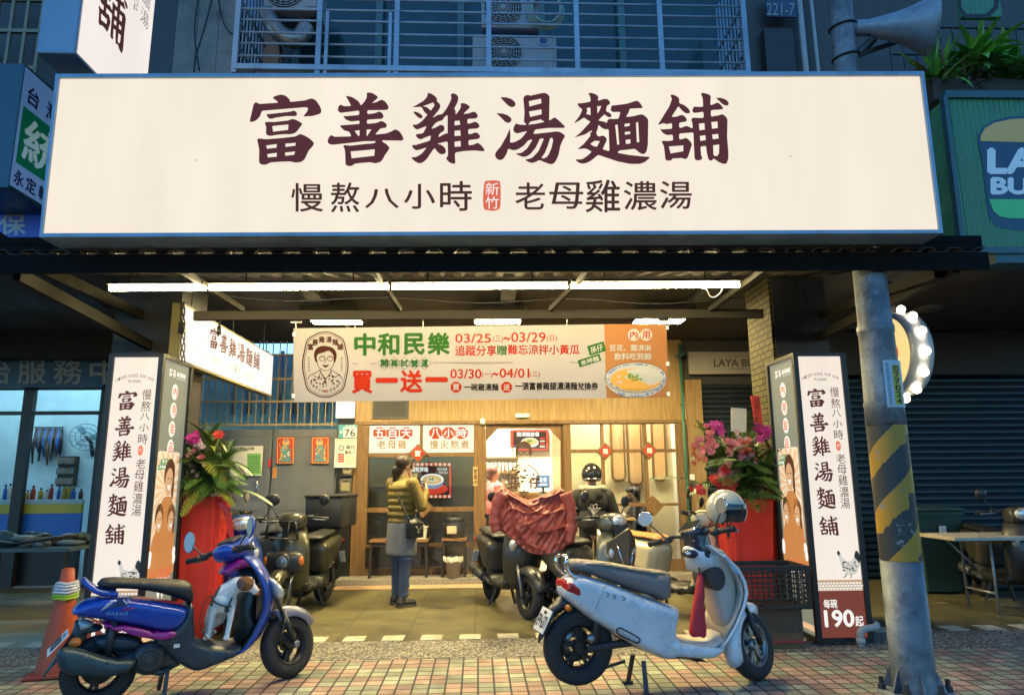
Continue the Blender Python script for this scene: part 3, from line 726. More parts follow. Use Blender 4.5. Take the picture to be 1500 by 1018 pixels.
# counter with a cup shelf behind it
T=At('counter','oak serving counter inside the open noodle shop door','counter',(P(780,760,12).x,12.0,0.095))
a,c=P(738,722,12.0),P(822,722,12.0)
b=MB();b.box(((a.x+c.x)/2,12.25,0.095+(a.z-0.095)/2-.02),(c.x-a.x,0.5,a.z-0.14));T.part(b,'body',oak)
b=MB();b.box(((a.x+c.x)/2,12.22,a.z-0.02),(c.x-a.x+0.06,0.6,0.04));T.part(b,'top',oak_dark)
b=MB();q=P(795,708,12.0);b.box((q.x,11.93,(a.z+q.z)/2-.05),(0.04,0.03,0.25));b.box((q.x,12.0,a.z+0.008),(0.12,0.16,0.016));T.part(b,'screen_stand',black_frame)
T=At('cup_shelf','wall shelf crowded with paper cups and bowls behind the counter','shelf',(P(735,690,13).x,12.9,P(735,690,12.9).z))
b=MB()
for y in(671,692,712):
    a,c=P(706,y,12.8),P(760,y,12.8);b.box(((a.x+c.x)/2,12.9,a.z),(c.x-a.x,0.3,0.025))
T.part(b,'board',oak_dark)
b=MB()
for y in(670,691):
    for k in range(9):
        q=P(709+k*5.6,y,12.82);r=0.026;b.lathe([(r*0.75,0),(r,0.12),(r*1.05,0.16),(0,0.16)],10,Matrix.Translation((q.x,12.84,q.z+0.015)))
T.part(b,'cups',mat('paper_cup',(0.75,0.7,0.62),0.6));
b=MB()
for k in range(12):
    q=P(708+k*4.2,711,12.82);b.box((q.x,12.86,q.z+0.06),(0.045,0.05,rnd.uniform(0.06,0.14)),bev=0.008,mi=k%3)
T.part(b,'jars',[mat('jar_dark',(0.06,0.06,0.06),0.4),mat('jar_brown',(0.25,0.14,0.07),0.5),mat('jar_grey',(0.35,0.34,0.33),0.4)])
# wooden stools before the window, rice cooker, tray, bucket
stool_top=wood('stool_top',(0.27,0.14,0.055),(0.16,0.08,0.03),(8,20,8));stool_leg=mat('stool_leg',(0.025,0.02,0.018),0.5)
for(xa,xb,yt,lb)in((541,580,789,'dark legged wooden stool half hidden behind the woman, nothing on it'),(590,627,789,'dark legged wooden stool carrying the white tray'),(647,683,788,'dark legged wooden stool carrying the rice cooker')):
    a,c=P(xa,835,9.68),P(xb,835,9.68);cx_=(a.x+c.x)/2;w_=c.x-a.x;zt2=P(640,yt,9.65).z;z0=0.083
    t=At('stool',lb,'stool',(cx_,9.72,z0),'wooden stools along the shop window')
    b=MB();b.box((cx_,9.72,zt2-0.018),(w_,0.3,0.036),bev=0.006);t.part(b,'seat',stool_top)
    for sx_ in(-1,1):
        for sy in(-1,1):
            b=MB();b.bar((cx_+sx_*(w_/2-0.03),9.72+sy*0.12,zt2-0.036),(cx_+sx_*(w_/2-0.012),9.72+sy*0.13,z0),0.03,0.03);t.part(b,'leg',stool_leg)
    b=MB()
    for sx_ in(-1,1):b.bar((cx_+sx_*(w_/2-0.025),9.60,zt2-0.2),(cx_+sx_*(w_/2-0.025),9.84,zt2-0.2),0.02,0.03)
    b.bar((cx_-w_/2+0.03,9.6,zt2-0.07),(cx_+w_/2-0.03,9.6,zt2-0.07),0.02,0.04);t.part(b,'rail',stool_leg)
    if 'cooker' in lb:ck=(cx_,9.71,zt2)
    if 'tray' in lb:tk=(cx_+0.06,9.7,zt2)
T=At('rice_cooker','black and steel rice cooker on the wooden stool by the window','rice cooker',ck)
mtx=Matrix.Translation(ck)
b=MB();b.lathe([(0,0),(0.125,0),(0.135,0.02),(0.138,0.2),(0.13,0.215),(0,0.215)],28,mtx);T.part(b,'body',mat('cooker_steel',(0.10,0.10,0.10),0.3,0.7))
b=MB();b.lathe([(0.142,0.21),(0.142,0.25),(0.12,0.285),(0.05,0.3),(0,0.3)],28,mtx);b.box(V(ck)+V((0,0,0.31)),(0.1,0.03,0.03),bev=0.01);T.part(b,'lid',black_frame)
b=MB();b.box(V(ck)+V((-0.03,-0.138,0.11)),(0.13,0.012,0.1),bev=0.004);T.part(b,'paper_note',mat('note_paper',(0.6,0.45,0.32),0.7))
for s in(-1,1):b=MB();b.box(V(ck)+V((s*0.15,0,0.17)),(0.03,0.06,0.03),bev=0.01);T.part(b,'handle',black_frame)
T=At('tray','white plastic basket of pink packets on the middle stool','basket',tk)
b=MB();rect=lambda w,d,z:[V(tk)+V((x,y,z))for x,y in((-w,-d),(w,-d),(w,d),(-w,d))]
b.loft([rect(0.07,0.07,0.002),rect(0.095,0.09,0.15),rect(0.1,0.095,0.15),rect(0.1,0.095,0.163),rect(0.09,0.085,0.163),rect(0.066,0.066,0.012)],smooth=False);T.part(b,'body',mat('bin_white',(0.6,0.58,0.52),0.45))
b=MB()
for k in range(9):b.box(V(tk)+V((rnd.uniform(-0.06,0.06),rnd.uniform(-0.05,0.05),0.165+rnd.uniform(-0.03,0.02))),(0.05,0.04,0.03),(rnd.random(),rnd.random(),rnd.random()),k%2,0.008)
T.part(b,'packets',[mat('packet_pink',(0.55,0.2,0.17),0.5),mat('packet_white',(0.65,0.6,0.55),0.5)])
q=P(664,849,9.62);bk=(q.x,9.6,0.086)
T=At('bucket','grey translucent bucket lined with a bag under the cooker stool','bucket',bk)
b=MB();b.lathe([(0,0.003),(0.085,0.003),(0.115,0.25),(0.12,0.255),(0.112,0.255),(0.083,0.01),(0,0.01)],24,Matrix.Translation(bk));T.part(b,'body',mat('bucket_grey',(0.33,0.31,0.26),0.4,var=0.2,scale=14))
b=MB();pts=[]
for j in range(40):
    t_=j/40*2*math.pi;pts.append((t_,rnd.uniform(-0.015,0.015)))
b.loft([[V(bk)+V(((r+(w if r>0.12 else 0))*math.cos(t),(r+(w if r>0.12 else 0))*math.sin(t),z+w))for t,w in pts]for r,z in((0.112,0.2),(0.118,0.262),(0.13,0.262),(0.128,0.2))],caps=False);T.part(b,'bag',mat('bag_film',(0.5,0.48,0.42),0.3))

# ------------------------------------------------------------------ steel gate left of the shop front
YG=9.93
pg=lambda x,y:P(x,y,YG)
gate_m=mat('gate_paint',(0.15,0.155,0.17),0.5,0.2,var=0.15,scale=3,dirt=0.35,dcol=(0.1,0.09,0.08))
GX=lambda px:P(px,740,YG).x
GZ=lambda y:P(400,y,YG).z
T=At('steel_gate','grey steel double gate with barred transom left of the oak shop front','gate',((GX(285)+GX(490))/2,YG,0.0))
gx0,gxm,gx1=GX(283),GX(394),GX(492)
b=MB();b.box(((gx0+gxm)/2,YG+0.02,GZ(628)/2),(gxm-gx0-0.012,0.05,GZ(628)-0.02),bev=0.006);lf=T.part(b,'leaf',gate_m)
b=MB();b.box(((gx1+gxm)/2,YG+0.02,GZ(628)/2),(gx1-gxm-0.012,0.05,GZ(628)-0.02),bev=0.006);lf2=T.part(b,'leaf',gate_m)
b=MB()
for(l,r)in((gx0,gxm),(gxm,gx1)):
    for x in(l+0.05,r-0.05):b.box((x,YG-0.01,GZ(628)/2),(0.06,0.02,GZ(628)-0.04))
    for z in(0.06,1.0,GZ(636)):b.box(((l+r)/2,YG-0.008,z),(r-l-0.16,0.018,0.07))
T.part(b,'rail',gate_m)
b=MB();q=pg(378,715);b.tube([(q.x,YG-0.03,q.z-0.12),(q.x,YG-0.06,q.z-0.1),(q.x,YG-0.06,q.z+0.1),(q.x,YG-0.03,q.z+0.12)],0.012,8);T.part(b,'handle',mat('chrome',(0.6,0.6,0.6),0.2,1.0))
b=MB()
for k in range(27):
    x=gx0-0.6+k*(gx1+0.6-gx0)/26;b.bar((x,YG,GZ(626)),(x,YG,3.37),0.014,0.014)
for y in(622,588,555,520):b.bar((gx0-0.6,YG,GZ(y)),(gx1,YG,GZ(y)),0.02,0.03)
T.part(b,'transom_bars',mat('bar_brass',(0.30,0.24,0.14),0.5,0.3,var=0.2))
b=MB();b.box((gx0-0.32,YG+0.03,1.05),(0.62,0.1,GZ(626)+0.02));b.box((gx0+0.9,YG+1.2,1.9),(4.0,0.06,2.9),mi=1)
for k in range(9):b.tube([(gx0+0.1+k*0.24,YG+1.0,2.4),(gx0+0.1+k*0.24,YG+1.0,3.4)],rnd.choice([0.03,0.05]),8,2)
T.part(b,'surround',[conc_dark,mat('stairwell_glow',(0.10,0.28,0.42),0.7,var=0.4,scale=2,emit=(0.05,0.2,0.35),es=0.12),mat('stair_pipe',(0.12,0.2,0.26),0.5)])  # back panel: blue light beyond the bars put into its colour and glow
b=MB();b.box((GX(504),YG-0.02,1.68),(GX(516)-GX(492)-0.01,0.14,3.36));HB.part(b,'door_jamb',mat('black_stone',(0.015,0.015,0.014),0.35,var=0.3))
def flat(name,label,cat,rect,Y,face,draw,extra,th=0.012,group=None,lift=0.002):
    """a thin board, sheet or sign standing in the plane Y"""
    a,c=P(rect[0],rect[3],Y),P(rect[2],rect[1],Y);a2,c2=P(rect[0],rect[1],Y),P(rect[2],rect[3],Y)
    l=(a.x+a2.x)/2;r=(c.x+c2.x)/2
    t=At(name,label,cat,((l+r)/2,Y,a.z),group)
    b=MB();b.box(((l+r)/2,Y+th/2,(a.z+c.z)/2),(r-l,th,c.z-a.z),bev=min(0.003,th/4));t.part(b,'board',face)
    b=MB();draw(b,lambda x,y,k=1:P(x,y,Y-lift*k))
    if b.v:t.part(b,'print',extra)
    return t
inkblk=mat('ink_black',(0.03,0.03,0.03),0.6);inkred=mat('ink_red',(0.5,0.03,0.02),0.55);paper=mat('paper',(0.62,0.6,0.55),0.6);grn=mat('green_paper',(0.18,0.42,0.12),0.6)
def qd(b,pos,x0,y0,x1,y1,mi,k=1):b.poly([pos(x0,y1,k),pos(x1,y1,k),pos(x1,y0,k),pos(x0,y0,k)],mi)
def lines(b,pos,x0,y0,x1,y1,n,mi,k=2):
    for i in range(n):
        y=y0+(y1-y0)*i/n;x=x0
        while x<x1-0.5:
            w=rnd.uniform(1.2,3.2);qd(b,pos,x,y,min(x+w,x1),y+(y1-y0)/n*0.5,mi,k);x+=w+0.7
def nb(b,pos):
    qd(b,pos,362,664,382,695,0);lines(b,pos,364,668,380,693,9,1);b.text('社區公告欄',(352,655,372,659),pos,2,0.02);lines(b,pos,342,668,358,680,4,3)
flat('notice_board','white notice board with a green sheet on the grey steel gate','notice board',(338,653,384,697),YG-0.045,paper,nb,[grn,mat('ink_dgreen',(0.05,0.15,0.04),0.6),inkblk,mat('ink_pale',(0.5,0.5,0.48),0.6)])
# door god prints: red paper, haloed figure in armour
gods=[mat('god_red',(0.42,0.05,0.025),0.5),mat('god_gold',(0.6,0.36,0.08),0.5),mat('god_teal',(0.08,0.25,0.25),0.5),mat('god_skin',(0.6,0.36,0.22),0.5),mat('god_white',(0.6,0.57,0.5),0.5),mat('god_blue',(0.08,0.12,0.3),0.5)]
for(xa,lb,fl_)in((405,'left of two red door guardian prints on the grey gate',1),(456,'right of two red door guardian prints on the grey gate',-1)):
    def dg(b,pos,xa=xa,fl_=fl_):
        cx_=xa+13
        qd(b,pos,xa+1,641,xa+25,642,1);qd(b,pos,xa+1,677.5,xa+25,678.5,1);qd(b,pos,xa+1,641,xa+2,678,1);qd(b,pos,xa+24,641,xa+25,678,1)
        b.disc((cx_+fl_,648),5.5,5.2,pos,1,16)
        P2=lambda x,y:pos(x,y,2);P3=lambda x,y:pos(x,y,3)
        b.disc((cx_+fl_,648.5),2.4,2.8,P3,3,10);b.fill([[(cx_-3+fl_,646.5),(cx_+fl_,642.5),(cx_+3+fl_,646.5)]],P3,5)
        b.fill([[(cx_-4,652),(cx_+4,652),(cx_+8,658),(cx_+6,666),(cx_+9,676),(cx_-9,676),(cx_-6,666),(cx_-8,658)]],P2,2)
        for k in range(26):b.disc((cx_+rnd.uniform(-7.5,7.5),rnd.uniform(654,675)),rnd.uniform(0.8,2),rnd.uniform(0.6,1.6),P3,rnd.choice([1,4,5,0,1]),7)
        stroke([(cx_-fl_*9,650),(cx_-fl_*6,662),(cx_-fl_*9,675)],0.9,P3,1,b)
    flat('door_print',lb,'poster',(xa,640,xa+26,679),YG-0.045,gods[0],dg,gods,0.004,'door guardian prints')
flat('house_number','blue and white house number plate reading 76','sign',(496,622,523,641),YG-0.16,mat('plate_white',(0.7,0.72,0.72),0.4),lambda b,pos:(qd(b,pos,496,622,523,626,0),qd(b,pos,496,626,502.5,641,0),b.text('76',(505,628.5,520,639),lambda x,y:pos(x,y,1),1,0.02),b.text('民樂路',(506,622.6,520,625.6),lambda x,y:pos(x,y,2),2),b.text('巷',(497.5,630,501.5,635),lambda x,y:pos(x,y,2),2)),[mat('plate_cyan',(0.06,0.28,0.36),0.4),inkblk,_M['plate_white']])
def ml(b,pos):
    b.disc((500,656),4,4,pos,0,16,0.7);b.text('尋找',(507,652,520,658),pos,0,0.02);b.text('蕭路人',(505,660,520,665),pos,0,0.02);lines(b,pos,493,643,520,649,2,2)
    for k in range(4):qd(b,pos,495,664.5+k*3.3,504,667+k*3.3,1)
    lines(b,pos,506,668,520,682,5,2)
flat('notice_poster','white job notice with red marks under the house number','poster',(490,642,522,685),YG-0.15,paper,ml,[inkblk,inkred,mat('ink_tan',(0.4,0.32,0.25),0.6)],0.008)
flat('box_light','small rounded white lit box above the house number','lamp',(492,588,519,612),YG-0.2,lit('box_lit',(1,0.9,0.72),1.3),lambda b,pos:b.text('出入',(499,595,512,601),pos,0),[mat('ink_faint',(0.55,0.48,0.38),0.6,emit=(0.7,0.6,0.45),es=0.8)],0.06)
flat('red_slip','small red paper slip on the middle of the grey gate','poster',(393,672,397,684),YG-0.045,inkred,lambda b,pos:None,[inkred],0.003)
flat('yellow_slip','small yellow paper slip by the gate handle','poster',(399,685,405,700),YG-0.045,mat('yellow_paper',(0.55,0.33,0.08),0.6),lambda b,pos:lines(b,pos,400,687,404,699,4,0),[inkred],0.003)
for(xa,ya,xb_,yb_,nm,lb)in((501,687,517,697,'intercom','small steel intercom box below the white notice'),(497,701,516,726,'meter_box','dark glass fronted meter box right of the gate')):
    a,c=P(xa,yb_,YG-.12),P(xb_,ya,YG-.12);t=At(nm,lb,nm.replace('_',' '),((a.x+c.x)/2,YG-.12,a.z))
    b=MB();b.box(((a.x+c.x)/2,YG-.12,(a.z+c.z)/2),(c.x-a.x,.06,c.z-a.z),bev=0.008);t.part(b,'body',mat(nm+'_m',(0.12,0.11,0.09),0.3,0.5,var=0.2))
    b=MB();b.box(((a.x+c.x)/2,YG-.155,(a.z+c.z)/2+0.01),((c.x-a.x)*.7,.012,(c.z-a.z)*.5),bev=0.003);t.part(b,'window',mat('meter_glass',(0.3,0.26,0.16)if nm=='intercom' else(0.04,0.045,0.05),0.15))

# ------------------------------------------------------------------ right of the shop front: panel, shop sign, dark shutter
T=At('burger_shop_front','dark closed shop front with roller shutter right of the noodle shop','shopfront',(4.6,9.95,0))
shut=mat('shutter_steel',(0.02,0.028,0.036),0.45,0.35,var=0.2,scale=4,dirt=0.25)
b=MB();z=0.02;prof=[]
xa,xb_=P(1034,700,9.98).x,P(1160,700,9.98).x
while z<2.72:prof+=[(9.98,z),(9.955,z+0.02),(9.955,z+0.05),(9.98,z+0.07)];z+=0.075
b.add([(x,y,zz_)for x in(xa,xb_+2)for y,zz_ in prof],[(i,i+1,len(prof)+i+1,len(prof)+i)for i in range(len(prof)-1)]);T.part(b,'shutter',shut)
b=MB();b.box((P(1023,700,9.93).x,9.95,1.4),(0.24,0.06,2.75));T.part(b,'oak_panel',oak)
b=MB();b.box((6.2,10.1,3.0),(7.0,0.2,0.85));T.part(b,'fascia',mat('fascia_grey',(0.05,0.046,0.042),0.7,var=0.15,dirt=0.2))
def lb_(b,pos):
    b.text('LAYA BURGER',(1046,526,1142,537),lambda x,y:pos(x,y),0,0.03);b.text('The Original',(1074,520,1104,523.5),pos,0);b.text('WE MAKE IT DELICIOUS',(1068,539,1120,542),pos,0)
flat('shop_sign','grey unlit shop sign lettered LAYA BURGER under the dark ceiling','sign',(1009,515,1190,548),9.88,mat('sign_grey',(0.30,0.27,0.235),0.6,var=0.08),lb_,[mat('ink_olive',(0.06,0.055,0.035),0.6)],0.06)
T=At('pipe','thin green pipe standing at the right edge of the oak shop front','pipe',(P(1008,740,9.84).x,9.84,0.0));q=P(1008,740,9.84)
b=MB();b.tube([(q.x,9.84,0.005),(q.x,9.84,3.3)],0.02,8);T.part(b,'tube',mat('pipe_green',(0.03,0.16,0.11),0.4))
b=MB()
for zc in(0.6,1.5,2.4):b.box((q.x,9.86,zc),(0.06,0.03,0.02))
T.part(b,'clip',dark_steel)
for(px,py,lb,fx)in((998,520,'small dark security camera on the green pipe by the grey sign',1),):
    q=P(px,py,9.7);t=At('security_camera',lb,'camera',q)
    b=MB();b.bar(q+V((-.09,-.06,-.03)),q+V((.05,.02,.03)),.06,.06,bev=.012);t.part(b,'body',mat('cam_teal',(0.04,0.09,0.1),0.35))
    b=MB();b.tube([q+V((0,0,.02)),q+V((.04,.08,.06)),V((P(1008,740,9.84).x,9.84,q.z+.07))],.012,6);t.part(b,'arm',dark_steel)
# right neighbour: wide shutter, header, dark soffit lights
T=At('roller_shutter','wide dark blue roller shutter beyond the utility pole','shutter',(6.2,9.4,0))
b=MB();z=0.02;prof=[]
while z<2.7:prof+=[(9.42,z),(9.385,z+0.025),(9.385,z+0.06),(9.42,z+0.085)];z+=0.09
b.add([(x,y,zz_)for x in(4.3,9.5)for y,zz_ in prof],[(i,i+1,len(prof)+i+1,len(prof)+i)for i in range(len(prof)-1)]);T.part(b,'curtain',mat('shutter_blue',(0.016,0.038,0.055),0.45,0.4,var=0.25,scale=3,dirt=0.2))
b=MB();b.box((6.9,9.36,3.05),(5.2,0.12,0.6));T.part(b,'housing',mat('housing_grey',(0.035,0.035,0.037),0.7,var=0.2,dirt=0.3))
b=MB();b.box((4.24,9.4,1.68),(0.14,0.16,3.36));b.box((4.1,9.66,1.68),(0.12,0.6,3.36));T.part(b,'post',dark_steel)
for(px,py,lb)in((1362,452,'unlit round ceiling disc right of the round lit sign'),(1458,489,'unlit round ceiling disc far right over the shutter')):
    q=P(px,py,1);k=(3.36-CAM_H)/(q.z-CAM_H);q=CC+(q-CC)*k
    t=At('ceiling_disc',lb,'lamp',(q.x,q.y,3.36),'round discs on the dark soffit');b=MB();b.lathe([(0,-0.03),(0.15,-0.03),(0.17,0)],24,Matrix.Translation((q.x,q.y,3.368)));t.part(b,'body',mat('disc_grey',(0.08,0.08,0.08),0.5))
    b=MB();b.lathe([(0,-0.036),(0.12,-0.036),(0.13,-0.03)],24,Matrix.Translation((q.x,q.y,3.368)));t.part(b,'cover',mat('disc_cover',(0.12,0.12,0.12),0.3))

# ------------------------------------------------------------------ left neighbour: bright blue workshop
T=At('workshop','cool blue lit repair shop open to the arcade at the far left','shopfront',(-6.6,9.8,0))
cool=mat('cool_wall',(0.50,0.62,0.66),0.7,var=0.12,scale=2,dirt=0.25,dcol=(0.25,0.3,0.3))
b=MB();b.box((-7.2,12.0,1.7),(5.2,0.1,3.4));b.box((-4.55,10.95,1.7),(0.1,2.1,3.4));b.box((-9.8,10.95,1.7),(0.1,2.1,3.4));T.part(b,'wall',cool)
b=MB();b.box((-7.2,10.9,3.36),(5.2,2.2,0.06));T.part(b,'ceiling',cool)
b=MB();b.box((-7.2,10.9,0.01),(5.2,2.2,0.02));T.part(b,'floor',mat('shop_concrete',(0.2,0.2,0.2),0.6,var=0.2))
for x in(-8.2,-6.9,-5.6):b=MB();b.tube([(x-0.5,10.9,3.28),(x+0.5,10.9,3.28)],0.02,8);T.part(b,'tube_lamp',lit('cool_tube',(0.45,0.82,1.0),120.0))
b=MB();fz=lambda y:P(80,y,9.8).z
for px in(36,148):
    q=P(px,650,9.8);b.box((q.x,9.8,(fz(566))/2),(0.14 if px<100 else 0.1,0.08,fz(566)))
b.box((-7.3,9.8,fz(605)),(5.0,0.06,0.05));b.box((-7.3,9.8,fz(568)),(5.0,0.1,0.06));T.part(b,'frame',black_frame)
b=MB();a,c=P(-60,790,9.9),P(122,737,9.9)
b.box(((a.x+c.x)/2,10.1,0.55),(c.x-a.x,0.4,0.02),mi=0);b.box(((a.x+c.x)/2,9.9,(fz(790)+fz(752))/2),(c.x-a.x,0.05,fz(752)-fz(790)),mi=0);b.box(((a.x+c.x)/2,9.895,(fz(738)+fz(752))/2),(c.x-a.x,0.06,fz(738)-fz(752)),mi=1);b.box(((a.x+c.x)/2,9.9,(fz(738)+fz(732))/2),(c.x-a.x,0.08,fz(732)-fz(738)),mi=2);b.box(((a.x+c.x)/2,9.95,fz(790)/2),(c.x-a.x-.05,0.1,fz(790)-.02),mi=3)
T.part(b,'counter',[mat('counter_blue',(0.02,0.14,0.5),0.35),mat('counter_yellow',(0.55,0.42,0.03),0.4),mat('counter_white',(0.4,0.5,0.5),0.5),black_frame])
b=MB();b.box((-7.2,9.75,2.86),(5.3,0.2,0.36));b.box((-7.2,9.62,3.2),(5.3,0.5,0.34));T.part(b,'header',conc_dark)
# its sign board
def sv(b,pos):
    for k,ch in enumerate('冶服務中'):b.text(ch,(-16+k*54,527,22+k*54,563),pos,0,0.02)
def sv(b,pos):
    for ch,x in(('怡',-26),('服',26),('務',79),('中',132)):b.text(ch,(x,526,x+41,562),pos,0,0.02)
flat('shop_sign','dark blue unlit sign with grey characters over the blue workshop','sign',(-90,521,153,568),9.6,mat('sign_navy',(0.015,0.06,0.13),0.4,var=0.15),sv,[mat('sign_char',(0.26,0.28,0.28),0.5,var=0.15)],0.06)
# tools on the wall, bottles on the counter, wall fan
for(x0_,x1_,y0_,y1_,n,lb,cols)in((168,0,0,0,0,'',''),):pass
rk=At('tool_rack','wall rack of hanging hoses and tools in the blue workshop','rack',P(80,660,11.9))
b=MB();a,c=P(51,626,11.9),P(94,626,11.9);b.bar((a.x,11.9,a.z),(c.x,11.9,c.z),0.02);b.bar((a.x,11.9,a.z-.15),(c.x,11.9,c.z-.15),0.012);rk.part(b,'rail',dark_steel)
b=MB()
for k in range(17):
    x=53+k*2.4;q=P(x,629,11.86);L_=rnd.uniform(0.3,0.62)
    b.tube([(q.x,11.86,q.z+0.02),(q.x+rnd.uniform(-.02,.02),11.84,q.z-L_/2),(q.x+rnd.uniform(-.03,.03),11.86,q.z-L_)],[0.012,rnd.uniform(0.02,0.035),0.014],6,k%4)
rk.part(b,'tools',[black_frame,mat('tool_rust',(0.12,0.06,0.04),0.6),mat('tool_blue',(0.03,0.1,0.35),0.4),mat('tool_grey',(0.1,0.11,0.12),0.5)])
bx=At('parts_shelf','small dark parts shelf on the wall under the fan','shelf',P(98,700,11.9))
b=MB();a,c=P(85,712,11.88),P(114,668,11.88);b.box(((a.x+c.x)/2,11.88,(a.z+c.z)/2),(c.x-a.x,0.12,c.z-a.z))
for k in range(5):
    for j in range(3):b.box((a.x+(k+.5)*(c.x-a.x)/5,11.8,a.z+(j+.5)*(c.z-a.z)/3),(0.05,0.05,0.1),mi=1+(k+j)%2,bev=0.006)
bx.part(b,'body',[mat('shelf_brown',(0.05,0.035,0.03),0.6),mat('part_tan',(0.2,0.12,0.07),0.6),mat('part_grey',(0.12,0.13,0.14),0.5)])
q=P(126,640,11.7);fn=At('wall_fan','wall mounted fan in the blue workshop','fan',q)
mt=Matrix.Translation(q)@Euler((R(70),0,R(35))).to_matrix().to_4x4()
b=MB()
for rr in(0.08,0.16,0.24):b.tube([mt@V((rr*math.cos(t/16*2*math.pi),rr*math.sin(t/16*2*math.pi),0.03*(1-rr/.24)))for t in range(16)],0.006,5,closed=True)
for k in range(16):b.tube([mt@V((0.03*math.cos(k/8*math.pi),0.03*math.sin(k/8*math.pi),.05)),mt@V((0.24*math.cos(k/8*math.pi),0.24*math.sin(k/8*math.pi),0))],0.003,4)
fn.part(b,'cage',mat('fan_grey',(0.1,0.13,0.15),0.4))
b=MB()
for k in range(3):
    a_=k*2*math.pi/3;d=V((math.cos(a_),math.sin(a_),0));e=V((-d.y,d.x,0.25));b.poly([mt@(d*.03),mt@(d*.1-e*.06),mt@(d*.21-e*.05),mt@(d*.22+e*.05),mt@(d*.1+e*.05)])
fn.part(b,'blades',mat('fan_blade',(0.15,0.25,0.3),0.3))
b=MB();b.tube([q,q+V((0,.16,-.08)),q+V((0,.25,-.3))],0.03,8);fn.part(b,'arm',black_frame)
bt_cols=[mat('bottle_blue',(0.03,0.12,0.4),0.3),mat('bottle_white',(0.5,0.5,0.48),0.4),mat('bottle_red',(0.3,0.04,0.03),0.35),mat('bottle_black',(0.02,0.02,0.02),0.3),mat('bottle_yellow',(0.45,0.3,0.04),0.35)]
nm_c=['blue','white','red','black','yellow']
for k in range(14):
    px=4+k*8.6+rnd.uniform(-1.5,1.5);q=P(px,731,9.98);q=V((q.x,9.98+rnd.uniform(0,.05),fz(732)+0.002));r=rnd.uniform(0.022,0.034);hh=rnd.uniform(0.12,0.22);ci=rnd.randrange(5)
    t=At('spray_bottle','%s bottle standing in the row on the workshop counter'%nm_c[ci],'bottle',q,'bottles on the workshop counter')
    b=MB();b.lathe([(0,0),(r,0),(r,hh*.7),(r*.4,hh*.82),(r*.4,hh),(0,hh)],10,Matrix.Translation(q));t.part(b,'body',bt_cols[ci])
    b=MB();b.lathe([(r*.5,hh*.9),(r*.5,hh*1.05),(0,hh*1.05)],8,Matrix.Translation(q));t.part(b,'cap',black_frame)
# cluttered bench before it
T=At('work_bench','dark low bench piled with covered clutter before the blue workshop','bench',(-5.6,8.6,0))
b=MB();a,c=P(-40,800,8.6),P(128,800,8.6)
b.box(((a.x+c.x)/2,8.6,a.z-.02),(c.x-a.x,.7,.04));T.part(b,'top',mat('bench_top',(0.06,0.09,0.1),0.4,var=0.3))
for x in(a.x+.1,c.x-.08):
    for y in(8.3,8.9):b=MB();b.bar((x,y,a.z-.04),(x,y,0.002),.05);T.part(b,'leg',black_frame)
b=MB()
for k in range(26):b.ell((rnd.uniform(a.x,c.x),rnd.uniform(8.35,8.85),a.z+rnd.uniform(.0,.12)),(rnd.uniform(.06,.2),rnd.uniform(.06,.15),rnd.uniform(.03,.1)),None,k%3,8,6)
b.tube([(a.x,8.3,a.z+.12),((a.x+c.x)/2,8.3,a.z+.05),(c.x,8.4,a.z+.13)],.02,6,1)
T.part(b,'clutter',[mat('tarp_green',(0.02,0.06,0.055),0.6,var=0.4),black_frame,mat('clutter_grey',(0.1,0.12,0.13),0.5)])
